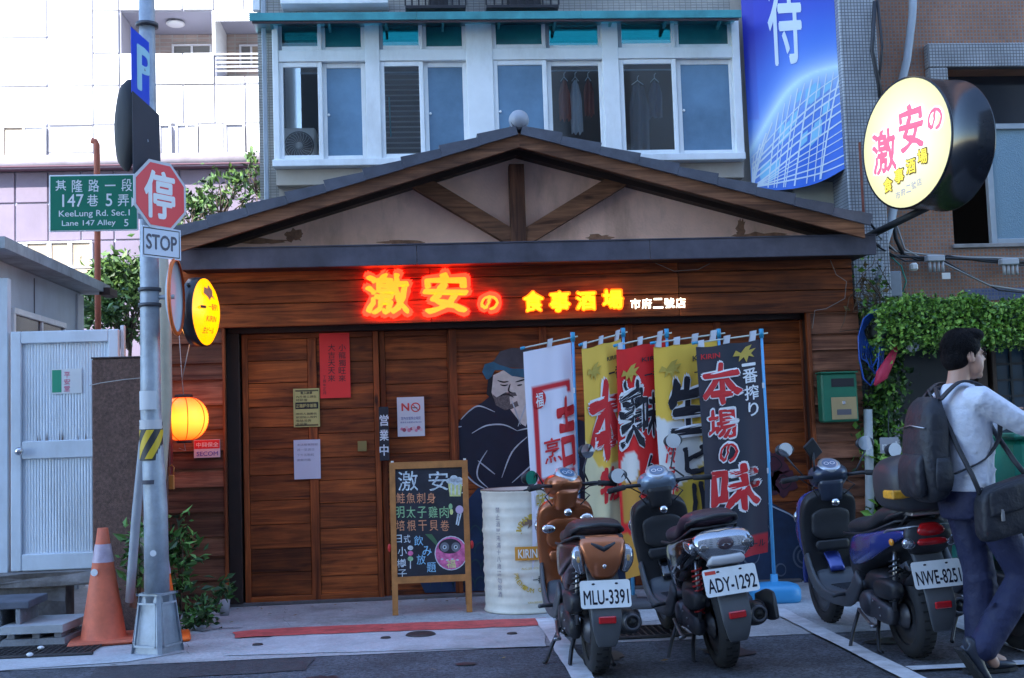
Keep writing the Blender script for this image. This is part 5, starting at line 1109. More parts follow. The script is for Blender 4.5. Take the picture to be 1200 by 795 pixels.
for rot in (0, 90, 180, 270):
    b = B(); b.X = Mx @ Matrix.Rotation(R_(rot), 4, 'Z'); zz = lambda k: .04+(zb_-.08)*k; hw = lambda z: .124-(.036)*z/zb_
    z0, z1 = .05, zb_-.04; e = .006
    for (a0, a1, c0_, c1__) in ((-.72, -.66, z0, z1), (.66, .72, z0, z1), (-.72, .72, z0, z0+.012), (-.72, .72, z1-.012, z1)):
        vs = []
        for z in (c0_, c1__):
            for a in (a0, a1):
                for dd in (.0, e): vs.append((a*hw(z), -(hw(z)+dd), z))
        b.add(vs, [(0, 1, 3, 2), (4, 6, 7, 5), (0, 4, 5, 1), (2, 3, 7, 6), (1, 5, 7, 3), (0, 2, 6, 4)])
    b.make('panel_bead', galv, t, at=(Xb, YP, zb_/2))
for py in (497, 340, 358, 92/1 if False else 30):
    z = P(176, py, YP)[1]; B().lathe([(.045, -.012), (.072, -.012), (.072, .012), (.045, .012)], (Xp, YP, z), n=24).make('clamp', M('clamp_dark', (.08, .08, .09), .5, .5), t)
fp = lambda px, py, d=0: None
def wrap(name, z0, z1, a0, a1, mat, par, r=.0875, sk=0):
    b = B(); n = 16; m_ = 10; vs = []
    for j in range(m_+1):
        for i in range(n+1): a = min(max(a0+(a1-a0)*i/n+sk*j/m_, -1.6), 1.6); vs.append((Xp+.002+r*math.sin(a), YP-r*math.cos(a), z0+(z1-z0)*j/m_))
    return b.add(vs, [(j*(n+1)+i, j*(n+1)+i+1, (j+1)*(n+1)+i+1, (j+1)*(n+1)+i) for j in range(m_) for i in range(n)], 0, True).make(name, mat, par)
zz = lambda py: P(176, py, YP-.09)[1]
hz = thing('hazard_band', (Xp, YP-.08, zz(540)), 'yellow and black striped reflective band wrapped round the post', 'reflective band')
wrap('band', zz(540), zz(502), -1.5, 1.5, M('haz_black', (.03, .03, .03), .5), hz, .0725)
for k, s0 in ((0, -3.0), (1, -1.7), (2, -.4), (3, .9)): wrap('stripe', zz(538)+.0, zz(504), s0, s0+.65, M('haz_yellow', (.62, .42, .02), .5), hz, .0735, 1.5)
wrap('label', zz(503), zz(492), -1.3, 1.3, M('label_grey', (.5, .5, .52), .5), hz, .0735)
wrap('paint_patch', zz(480), zz(458), -1.2, .7, M('patch_white', (.55, .57, .6), .6), None, .0715)['label'] = 'worn pale patch of old paper stuck on the post above the striped band'
bpy.data.objects['paint_patch']['category'] = 'paper'
wrap('tape', zz(568), zz(563), -.7, .6, M('tape_dark', (.06, .06, .08), .6), None, .0745)['label'] = 'short dark strip of tape on the post below the striped band'; bpy.data.objects['tape']['category'] = 'tape'
B().lathe([(0, -.001), (.02, -.001)], (Xb-.005, YP-.0755, P(180, 649, YP-.1)[1]), 'y', n=14).make('white_spot', M('spot', (.7, .72, .74), .5), None, label='round white sticker low on the lamp post', cat='sticker')
# street name sign
wtx = M('sign_white', (.75, .78, .8), .4); sgr = M('sign_green', (.0, .17, .10), .35, var=.05)
Ysn = YP-.11
t = thing('street_sign', PV(110, 270, Ysn), 'green street name sign with white Chinese and English lettering', 'sign')
pbox('panel', 57.5, 205.5, 162, 270, Ysn, Ysn+.012, wtx, t, .003); pbox('green_field', 59, 207, 160.5, 268.5, Ysn-.002, Ysn-.0005, sgr, t, 0)
for i, ch in enumerate('基隆路一段'): ptext('lettering', ch, wtx, t, 65+i*19.3, (226 if ch != '一' else 219.6)-i*.4, 77.5+i*19.3, (211 if ch != '一' else 217.8)-i*.4, Ysn-.003, bold=.006)
ptext('lettering', '147', wtx, t, 73, 243, 98, 227.5, Ysn-.003, bold=.012); ptext('lettering', '巷', wtx, t, 102, 242, 115, 228, Ysn-.003, bold=.006); ptext('lettering', '5', wtx, t, 124, 242, 131.5, 227, Ysn-.003, bold=.012); ptext('lettering', '弄', wtx, t, 138, 242, 151, 228, Ysn-.003, bold=.006)
ptext('lettering', 'KeeLung Rd. Sec.1', wtx, t, 69, 256.5, 152, 245.5, Ysn-.003, bold=.008); ptext('lettering', 'Lane 147 Alley', wtx, t, 72.5, 267, 135.5, 257.5, Ysn-.003, bold=.008); ptext('lettering', '5', wtx, t, 145.5, 265.5, 150.5, 257, Ysn-.003, bold=.012)
b = B(); b.add([PV(154, 231, Ysn-.003), PV(160, 237, Ysn-.003), PV(154, 243, Ysn-.003)], [(0, 1, 2)]); b.make('arrow', wtx, t)
pbox('bracket', 160, 250, 182, 256, Ysn+.013, Ysn+.03, galv, t)
# oriented plates
def plate_frame(c, yaw, tilt=0):
    ux = Vector((math.cos(yaw), math.sin(yaw), 0)); n = Vector((math.sin(yaw), -math.cos(yaw), 0)); uz = Vector((0, 0, 1))
    if tilt: ux, uz = ux*math.cos(tilt)+uz*math.sin(tilt), uz*math.cos(tilt)-ux*math.sin(tilt)
    return lambda x, z, d=0: c+ux*x+uz*z+n*d
def plate(name, fn, pts, mat, par, d0=0, d1=.004):
    b = B(); n = len(pts); vs = [fn(x, z, d0) for x, z in pts]+[fn(x, z, d1) for x, z in pts]
    b.add(vs, [tuple(range(n)), tuple(range(2*n-1, n-1, -1))]+[(i, (i+1) % n, n+(i+1) % n, n+i) for i in range(n)]); return b.make(name, mat, par)
oc = PV(187.5, 229, YP-.16); ofn = plate_frame(oc, R_(55), R_(0))
octp = lambda r: [(r*math.cos(math.pi/8+i*math.pi/4), r*math.sin(math.pi/8+i*math.pi/4)) for i in range(8)]
t = thing('stop_sign', oc-Vector((0, 0, .22)), 'red octagonal stop sign with one white Chinese character', 'stop sign')
plate('panel', ofn, octp(.235), M('sign_rim', (.5, .53, .58), .4), t); plate('red_field', ofn, octp(.215), M('sign_red', (.72, .012, .03), .35), t, .0042, .0055)
text('lettering', '停', wtx, t, lambda x, z, d=0: ofn(x, z, .0062+d), -.135, .12, -.155, .155, bold=.03)
B().tube([oc+Vector((0, .05, .0)), (Xp, YP, oc.z)], .015, 6).make('bracket', galv, t)
sc_ = PV(189, 285, YP-.16); sfn = plate_frame(sc_, R_(50), R_(0)); hw_, hh_ = .150, .098
t = thing('stop_plate', sc_-Vector((0, 0, .1)), 'white rectangular plate reading STOP below the octagon', 'sign')
rect = lambda a, c: [(-a, -c), (a, -c), (a, c), (-a, c)]
plate('panel', sfn, rect(hw_, hh_), M('plate_blue_white', (.55, .62, .74), .4), t); 
for q in ((-hw_+.01, -hh_+.01, hw_-.01, -hh_+.016), (-hw_+.01, hh_-.016, hw_-.01, hh_-.01), (-hw_+.01, -hh_+.016, -hw_+.016, hh_-.016), (hw_-.016, -hh_+.016, hw_-.01, hh_-.016)): plate('border', sfn, [(q[0], q[1]), (q[2], q[1]), (q[2], q[3]), (q[0], q[3])], inkb, t, .0042, .005)
text('lettering', 'STOP', M('sign_navy', (.02, .025, .07), .4), t, lambda x, z, d=0: sfn(x, z, .0055+d), -.118, .118, -.048, .05, bold=.025)
B().tube([sc_+Vector((0, .03, .0)), (Xp, YP, sc_.z)], .012, 6).make('bracket', galv, t)
# parking sign (blue), its dark lower plate, convex mirror backs
pc_ = PV(168, 82, YP-.12); pfn = plate_frame(pc_, R_(77), 0); zt_, zb2 = P(160, 42, YP-.12)[1]-pc_.z, P(160, 122, YP-.12)[1]-pc_.z
t = thing('parking_sign', pc_+Vector((0, 0, zb2)), 'blue parking sign with a white letter seen at a steep angle', 'sign')
plate('panel', pfn, [(-.17, zb2+.03), (.17, zb2), (.17, zt_-.03), (-.17, zt_)], M('sign_blue', (.015, .06, .62), .35), t)
text('lettering', 'P', M('sign_cyan', (.35, .62, .75), .4), t, lambda x, z, d=0: pfn(x, z-.0*x, .005+d), -.10, .12, zb2+.07, zt_-.08, bold=.03)
B().tube([pc_, (Xp, YP, pc_.z)], .012, 6).make('bracket', galv, t)
t = thing('blank_sign_plate', PV(170, 200, YP-.14), 'dark unlit sign plate hanging under the blue parking sign', 'sign')
dc2 = PV(172, 165, YP-.14); dfn2 = plate_frame(dc2, R_(76), 0); h2 = .25
plate('panel', dfn2, [(-.19, -h2), (.19, -h2-.03), (.17, h2-.04), (-.19, h2+.02)], M('plate_dark', (.028, .03, .045), .45, var=.2), t); B().tube([dc2, (Xp, YP, dc2.z)], .012, 6).make('bracket', galv, t)
mc = PV(146, 147, YP-.02); t = thing('convex_mirror', mc-Vector((0, 0, .3)), 'dark back of a round convex mirror beside the blue sign', 'mirror')
b = B(); n = 36; vs = []; axm = Vector((-.90, -.43, 0)); uxm = Vector((-axm.y, axm.x, 0))
for r_, h in ((0, .0), (.15, .01), (.25, .03), (.285, .06), (.29, .075), (.28, .08), (.2, .11), (0, .13)):
    for k in range(n): a = 2*math.pi*k/n; vs.append(mc+uxm*(r_*.86*math.cos(a))+Vector((0, 0, r_*math.sin(a)*1.03))-axm*(h-.05))
b.add(vs, [(i*n+k, i*n+(k+1) % n, (i+1)*n+(k+1) % n, (i+1)*n+k) for i in range(7) for k in range(n)], 0, True).make('shell', M('mirror_back', (.012, .013, .018), .7, spec=.2), t)
B().tube([mc, (Xp, YP, mc.z-.12)], .02, 8).make('bracket', M('mirror_back', (.012, .013, .018)), t)
mc = PV(204, 348, YP-.02); t = thing('convex_mirror', mc-Vector((0, 0, .3)), 'small orange rimmed traffic mirror seen edge on below the stop plate', 'mirror')
b = B(); vs = []; axm = Vector((.995, -.03, 0)); uxm = Vector((-axm.y, axm.x, 0))
pr2 = ((0, .0), (.12, .01), (.195, .035), (.205, .05))
for r_, h in pr2:
    for k in range(n): a = 2*math.pi*k/n; vs.append(mc+uxm*(r_*math.cos(a))+Vector((0, 0, r_*math.sin(a)*1.15))+axm*(h-.04))
b.add(vs, [(i*n+k, i*n+(k+1) % n, (i+1)*n+(k+1) % n, (i+1)*n+k) for i in range(3) for k in range(n)], 0, True).make('shell', M('mirror_grey', (.45, .5, .55), .4), t)
b = B(); vs = []
for r_, h in ((.198, .052), (.215, .045), (.22, .06), (.2, .066)):
    for k in range(n): a = 2*math.pi*k/n; vs.append(mc+uxm*(r_*math.cos(a))+Vector((0, 0, r_*math.sin(a)*1.15))+axm*(h-.04))
b.add(vs, [(i*n+k, i*n+(k+1) % n, (i+1)*n+(k+1) % n, (i+1)*n+k) for i in range(3) for k in range(n)], 0, True).make('rim', M('rim_orange', (.75, .16, .03), .4), t)
b = B(); b.lathe([(0, 0)], (0, 0, 0)); B().tube([mc, (Xp, YP, mc.z)], .015, 8).make('bracket', galv, t)
# beige drain pipe and grey conduits behind the post
B().tube([PV(188, 300, 8.3), PV(192, 345, 8.3), PV(193, 470, 8.3), PV(186, 560, 8.35), PV(172, 640, 8.4), PV(160, 712, 8.4)], .05, 12).make('drain_pipe', M('pipe_beige', (.42, .38, .30), .5, var=.12, dirt=.3), None, label='beige plastic drain pipe rising just right of the lamp post', cat='pipe')
B().tube([PV(176, 480, 8.0), PV(168, 520, 8.1), PV(160, 600, 8.15), PV(155, 665, 8.2), PV(152, 705, 8.25)], .03, 10).make('conduit', M('pipe_grey', (.32, .34, .38), .5, var=.1), None, label='thin grey plastic conduit slanting down left of the lamp post', cat='pipe')
pbox('red_box', 190, 470, 200, 575, 9.0, 9.1, M('deep_red', (.12, .01, .01), .6), None, .01, label='narrow dark red box in the gap behind the lantern', cat='box')
t = thing('padlock', PV(201, 575, 8.9), 'orange padlock shaped tag hanging behind the lamp post below the lantern', 'padlock'); pbox('body', 197, 557, 204, 574, 8.88, 8.91, M('lock_orange', (.5, .17, .03), .5), t, .006)
B().tube([PV(198, 557, 8.9), PV(198, 548, 8.9), PV(201, 545, 8.9), PV(204, 548, 8.9), PV(203, 557, 8.9)], .005, 6).make('shackle', M('lock_orange', (.5, .17, .03)), t)

# ------------------------------------------------------------ cones, plants
def cone(loc, lab, h=.72, rb=.15, col=(.62, .14, .07), old=True, sc=1):
    t = thing('traffic_cone', loc, lab, 'traffic cone'); m_ = M('cone_'+('old' if old else 'new'), col, .6, var=.18, vs=9, dirt=.35 if old else 0)
    x, y, z = loc; prof = [(.0, .035)]; rr = lambda v: rb*(1-v)+.032*v
    B().lathe([(rb+.015, .03), (rb, .05)]+[(rr(v), .05+(h-.05)*v) for v in (.2, .4, .6, .66)]+[(rr(.66)*1.001, .05+(h-.05)*.67), (rr(.85), .05+(h-.05)*.85), (.034, h), (.024, h), (.022, h-.04)], loc, n=32).make('body', m_, t)
    B().lathe([(rr(v)+.0025, .05+(h-.05)*v) for v in (.68, .74, .80)]+[(rr(.85)+.0025, .05+(h-.05)*.85)], loc, n=32).make('reflective_band', M('band_lilac', (.45, .36, .44), .4, var=.2, vs=20), t)
    b = B(); b.X = Matrix.Translation(loc) @ Matrix.Rotation(R_(12), 4, 'Z'); b.box(-rb-.07, rb+.07, -rb-.07, rb+.07, .008, .035, .012); b.make('foot', m_, t, at=loc); return t
cl_ = Vector((-2.16, 8.28, .0)); cone(cl_, 'faded orange traffic cone with a lilac band left of the lamp post', .755, .145)
B().lathe([(0, -.001), (.024, -.001)], cl_+Vector((-.035, -.088, .47)), 'y', n=12, smooth=False).make('white_mark', M('spot', (.7, .72, .74)), None, label='round pale paint smudge on the faded orange cone', cat='paint mark')
cone(Vector((P(190, 700, 8.25)[0], 8.25, 0)), 'bright orange cone mostly hidden behind the lamp post base', .62, .11, (.85, .14, .01), False)
def shrub(name, pts, n, size, seed, lab, mats=GREENS, stems=True, asp=.42):
    base = pts[0]; t = thing(name, (base[0], base[1], 0), lab, 'plant'); 
    def f(g): c = pts[g.randrange(len(pts))]; return (c[0]+g.gauss(0, c[3]), c[1]+g.gauss(0, c[3]*.7), max(c[2]+g.gauss(0, c[3]*1.1), .02))
    b = B(); 
    for c in pts: b.tube([(base[0], base[1], 0), ((base[0]+c[0])/2+.02, c[1], c[2]*.5), (c[0], c[1], c[2])], .006, 5)
    b.make('stem', M('stem_brown', (.12, .08, .05)), t); leaves(n, f, size, seed, asp).make('foliage', mats, t)
PG = [leafm('shrub_dark', (.03, .08, .02)), leafm('shrub_mid', (.07, .19, .035)), leafm('shrub_light', (.14, .3, .07))]
qv = lambda px, py, Y, s: (*PV(px, py, Y), s)
shrub('leafy_shrub', [qv(208, 650, 8.85, .07), qv(210, 625, 8.85, .06), qv(214, 640, 8.8, .06), qv(205, 672, 8.8, .06), qv(212, 690, 8.8, .04)], 230, .08, 41, 'glossy green shrub growing between the post and the wooden pillar', PG)
shrub('leafy_shrub', [qv(158, 650, 8.35, .04), qv(163, 630, 8.35, .045), qv(160, 680, 8.35, .045)], 150, .075, 42, 'glossy green sprig behind the conduits left of the lamp post', PG)
shrub('low_weeds', [qv(232, 715, 8.75, .05), qv(248, 708, 8.8, .05), qv(225, 722, 8.6, .05), qv(262, 690, 8.9, .035), qv(240, 718, 8.6, .04)], 260, .07, 43, 'dark low weeds at the foot of the left wooden pillar', [PG[0], PG[0], PG[1]])
shrub('low_weeds', [qv(28, 762, 8.2, .02), qv(34, 763, 8.2, .02)], 40, .03, 44, 'tiny weed tuft at the edge of the left drain grate', PG)
gpot = G(263, 722); B().lathe([(0, .005), (.035, .005), (.045, .12), (.04, .12), (0, .11)], gpot, n=14).make('plant_pot', M('pot_grey', (.35, .35, .36), .8), None, label='small pale pot at the corner of the left wooden pillar', cat='pot')
g_ = G(247, 735); box('stone', g_.x-.05, g_.x+.28, g_.y-.1, g_.y+.25, .003, .05, M('stone_dark', (.09, .08, .08), .9, var=.3), None, .02, label='flat dark stone on the ground right of the post base', cat='stone') if False else None
for i, (px, py) in enumerate(((35, 770), (48, 762))):
    g = G(px, py, .02); b = B(); b.ell((g.x, g.y, .035), (.022, .018, .012), 7, 5); b.make('litter', M('litter', (.7, .72, .75), .6), None, label=('crumpled white scrap on the middle of the left drain grate', 'crumpled white scrap at the back edge of the left drain grate')[i], cat='litter')

# ------------------------------------------------------------ chalkboard easel
YE = 8.86; ox = M('easel_wood', (.42, .17, .045), .5, var=.25, vs=12, bump=.15, bs=50)
eL, eR = -.255, .325; eh = P(500, 541, YE+.06)[1]
t = thing('chalkboard_easel', ((eL+eR)/2, YE, 0), 'wooden A frame chalkboard with coloured chalk menu and a pink daruma', 'chalkboard')
lean = .10
def lf(x, z, d=0): return Vector((x, YE+lean*z/eh-d, z))
def lbox(name, x0, x1, z0, z1, d0, d1, mat, par=None):
    b = B(); vs = [lf(x, z, d) for x in (x0, x1) for d in (d0, d1) for z in (z0, z1)]; b.add(vs, [(0, 1, 3, 2), (4, 6, 7, 5), (0, 4, 5, 1), (2, 3, 7, 6), (0, 2, 6, 4), (1, 5, 7, 3)]); return b.make(name, mat, par or t)
lbox('leg', eL, eL+.042, .006, eh, 0, .022, ox); lbox('leg', eR-.042, eR, .006, eh, 0, .022, ox)
bz0, bz1 = P(500, 683, YE)[1], eh-.0; lbox('rail', eL+.042, eR-.042, bz0, bz0+.048, .001, .021, ox); lbox('rail', eL+.042, eR-.042, eh-.05, eh, .001, .021, ox)
bd_ = lbox('board', eL+.042, eR-.042, bz0+.048, eh-.05, .003, .011, M('chalk_black', (.018, .020, .03), .75, var=.5, vs=9))
for x_ in (eL+.0, eR-.035): B().tube([(x_+.015, YE+.38, .006), (x_+.015, YE+lean+.03, eh-.03)], .016, 6).make('rear_leg', ox, t)
for x_ in (eL+.012, eR-.03): lbox('hinge', x_, x_+.02, eh, eh+.012, .0, .015, M('lamp_white', (.7, .7, .68)))
for x_, px in ((eL-.012, 455), (eR+.012, 556)): B().ell(lf(x_, P(500, 641, YE)[1], .01), (.014, .012, .03), 8, 6).make('clip', M('clip_red', (.6, .03, .03), .4), t)
ch_w = M('chalk_white', (.55, .62, .66), .9, var=.4, vs=40); ch_o = M('chalk_orange', (.62, .27, .14), .9, var=.35, vs=40); ch_g = M('chalk_green', (.28, .5, .26), .9, var=.35, vs=40); ch_b = M('chalk_blue', (.25, .5, .7), .9, var=.35, vs=40); ch_p = M('chalk_pink', (.62, .14, .32), .9, var=.5, vs=25); ch_y = M('chalk_yellow', (.6, .62, .25), .9, var=.3, vs=30)
def ck(s, x0, y0, x1, y1, m_, bold=.004, d=.0125): 
    a, za = P(x0, y0, YE+.05); c, zc = P(x1, y1, YE+.05); text('chalk_writing', s, m_, bd_, lambda x, z, dd=0: lf(x, z, d+dd), a, c, zc, za, bold=bold, rough=.01)
for i, ch in enumerate('激安'): ck(ch, 466+i*36, 553, 490+i*36, 575, ch_w, .002)
for i, ch in enumerate('鮭魚刺身'): ck(ch, 464+i*12, 578, 474.5+i*12, 590, ch_o)
for i, ch in enumerate('明太子雞肉'): ck(ch, 463+i*13, 594, 474+i*13, 607, ch_g)
for i, ch in enumerate('培根干貝卷'): ck(ch, 464+i*13, 610, 474.5+i*13, 622, ch_o)
for i, ch in enumerate('日式小樽子'):
    x_, y_ = [(463, 627), (473, 627), (466, 641), (465, 655), (466, 667)][i]; ck(ch, x_, y_, x_+(8 if i < 2 else 11), y_+(9 if i < 2 else 10), ch_w)
for i, ch in enumerate('飲み放題'):
    x_, y_ = [(485, 628), (495, 640), (488, 650), (500, 659)][i]; ck(ch, x_, y_, x_+11, y_+11, ch_b)
def dot(x, y, rx, ry, m_, d=.0128, nm='chalk_drawing', n=24, a0=0, a1=6.2832):
    b = B(); c = Vector((*P(x, y, YE+.05),)); k = (YE+.05)/FPX; vs = [lf(c.x, c.y, d)]+[lf(c.x+rx*k*math.cos(a0+(a1-a0)*i/n), c.y+ry*k*math.sin(a0+(a1-a0)*i/n), d) for i in range(n+1)]
    b.add(vs, [(0, i+1, i+2) for i in range(n)]); b.make(nm, m_, bd_)
# daruma
dot(528.5, 648, 19, 19.5, ch_w); dot(528.5, 648, 18, 18.5, ch_p, .0131); dot(527, 640, 13, 8.5, M('chalk_dark', (.03, .03, .04), .9), .0134)
for x_ in (521, 534): dot(x_, 641, 5.2, 5.4, M('chalk_grey', (.16, .17, .2), .9), .0137); dot(x_, 641, 2.3, 2.4, ch_w, .014); dot(x_, 641, 1.2, 1.3, inkb, .0143)
for i in range(4): dot(518+i*6, 655+(i % 2), 1.6, .9, ch_w, .0134)
ck('福', 523, 656, 534, 665, ch_y, .01, .0136)
# beer mug
mgp = [(525, 566), (527, 582), (540, 582), (542, 566)]
def poly(pts, m_, d=.0128, nm='chalk_drawing'):
    b = B(); b.add([lf(*P(x, y, YE+.05), d) for x, y in pts], [tuple(range(len(pts)))]); b.make(nm, m_, bd_)
poly(mgp, ch_y); 
for x_ in (529, 533.5, 538): poly([(x_-.8, 568), (x_-.6, 580), (x_+.6, 580), (x_+.8, 568)], ch_w, .0131)
for x_, y_, r1 in ((527, 564, 4), (532, 561, 4.6), (538, 563, 4.4), (534, 565, 5), (541, 566, 2.6)): dot(x_, y_, r1, r1*.8, ch_w, .0133)
B().tube([lf(*P(a, c, YE+.05), .014) for a, c in ((541, 569), (546, 570), (546.5, 576), (541, 578))], .004, 5).make('chalk_drawing', ch_w, bd_)
dot(538.5, 597.5, 4.6, 4.8, M('chalk_lilac', (.55, .42, .6), .9)); poly([(536, 602), (534, 615), (535.5, 615), (538, 603)], ch_w); poly([(539, 602), (536, 616), (537.6, 616), (541, 602)], ch_w); dot(528, 594, 2.2, 3.6, ch_g); dot(529, 600, 2, 3.4, ch_y)
for k, m_ in enumerate((ch_w, ch_p, ch_g)): dot(481, 642+k*6.3, 3.2, 2.7, m_)
poly([(480.4, 656), (480.4, 666), (481.6, 666), (481.6, 656)], ch_w)
poly([(498, 626), (506, 626), (512, 634), (516, 646), (512, 640), (504, 632)], M('chalk_darkgreen', (.06, .14, .07), .9), .0126)

# ------------------------------------------------------------ steel drum
rD = .30; dcx, dcy = .66+.06, 8.90; hD = P(603, 573, dcy)[1]
t = thing('oil_drum', (dcx, dcy, 0), 'white painted steel drum with gold beer lettering and dripping paint', 'drum')
drm = M('drum_white', (.68, .65, .56), .45, var=.12, vs=5, dirt=.32, bump=.15, bs=20)
prof = [(0, .008), (rD-.012, .008), (rD, .006), (rD+.006, .014), (rD, .026)]
for i in range(1, 40):
    z = .03+(hD-.06)*i/40; v = z/hD; r = rD-.003+.003*math.sin(v*2*math.pi*13)*(1 if (abs(v-.34) > .04 and abs(v-.67) > .04) else 0)
    for c_ in (.345, .67): r += .011*math.exp(-((v-c_)/.014)**2)
    prof.append((r, z))
prof += [(rD, hD-.026), (rD+.007, hD-.014), (rD+.006, hD), (rD-.008, hD), (rD-.01, hD-.018), (0, hD-.018)]
B().lathe(prof, (dcx, dcy, 0), n=56).make('shell', drm, t)
B().tube([(dcx+(rD+.002)*math.cos(a), dcy+(rD+.002)*math.sin(a), hD-.002) for a in [i*math.pi/24 for i in range(49)]], .006, 6).make('rim', M('rim_rust', (.16, .11, .08), .7, var=.4), t)
B().lathe([(0, .008), (.028, .008), (.03, 0)], (dcx+.12, dcy-.1, hD-.018), n=14).make('bung', M('rim_rust', (.16, .11, .08)), t)
gold = M('gold_print', (.55, .38, .05), .5, var=.2, vs=20); obl = M('orange_print', (.62, .27, .03), .5)
def df(ang0):
    return lambda x, z, d=0: Vector((dcx+(rD+.0035+d)*math.sin(ang0+x/rD), dcy-(rD+.0035+d)*math.cos(ang0+x/rD), z))
def curved(name, x0, x1, z0, z1, ang0, mat, d=.0035, n=10, par=t):
    b = B(); vs = [Vector((dcx+(rD+d)*math.sin(ang0+(x0+(x1-x0)*i/n)/rD), dcy-(rD+d)*math.cos(ang0+(x0+(x1-x0)*i/n)/rD), z)) for z in (z0, z1) for i in range(n+1)]
    return b.add(vs, [(i, i+1, n+2+i, n+1+i) for i in range(n)]).make(name, mat, par)
zf = lambda py: P(603, py, dcy-.28)[1]
A0 = -.22
curved('print_band', -.02, .30, zf(657), zf(641), A0, obl, .012)
text('lettering', 'KIRIN BEER', M('print_white', (.75, .74, .68), .5), t, lambda x, z, d=0: df(A0)(x, z)+Vector((0, -.0105-d, 0)), .0, .28, zf(654.5), zf(644), bold=.025)
def arc_text(s, ang, cz, R, a0, a1, h, mat, up=True):
    for i, ch in enumerate(s):
        if ch == ' ': continue
        a = a0+(a1-a0)*(i+.5)/len(s); w_ = h*.8
        ca, sa = math.cos(a), math.sin(a); tx, tz = (sa, -ca) if up else (-sa, ca)
        nx, nz = (ca, sa) if up else (-ca, -sa)
        text('lettering', ch, mat, t, lambda x, z, d=0: df(ang)(d=d, x=R*ca+tx*x+nx*z, z=cz+R*sa+tz*x+nz*z), -w_/2, w_/2, -h/2, h/2, bold=.02)
arc_text("JAPAN'S BEER", A0+.42, zf(625), .115, math.pi*1.02, math.pi*.02, .04, gold); arc_text('PREMIUM QUALITY', A0+.4, zf(680)+.06, .14, -math.pi*.98, -math.pi*.02, .032, gold, False)
text('lettering', '一番搾り', inkb, t, df(A0), .10, .24, zf(685), zf(676), bold=.02)
b = B(); kp = [(-.02, .0), (.03, .03), (.06, .02), (.1, .05), (.13, .04), (.16, .06), (.15, .02), (.12, .0), (.14, -.03), (.11, -.02), (.07, -.01), (.03, -.04), (.04, -.01), (.0, -.02)]
b.add([df(A0+.15)(x, zf(613)+z*1.1) for x, z in kp], [tuple(range(len(kp)))]); b.make('emblem', M('emblem_brown', (.22, .14, .1), .5), t)
for i, ch in enumerate('禁止酒駕未滿十八歲請勿飲酒'): text('lettering', ch, M('print_grey', (.22, .2, .25), .5), t, df(-.72), -.018, .018, zf(601+i*8.3), zf(594.5+i*8.3), bold=.0)
for z_, s_, a in ((zf(668), 'ALC.5% VOL. 330ml', .02), (zf(708), 'KIRIN BREWERY COMPANY', .06)): text('lettering', s_, gold, t, df(A0), a, a+.2, z_, z_+.014)
text('lettering', 'DANGER', M('print_pink', (.55, .15, .22), .5), t, lambda x, z, d=0: Vector((dcx-.05+x, dcy-.12+z*2+x*.25, hD-.0165+d)), -.09, .13, -.02, .02, bold=.02)

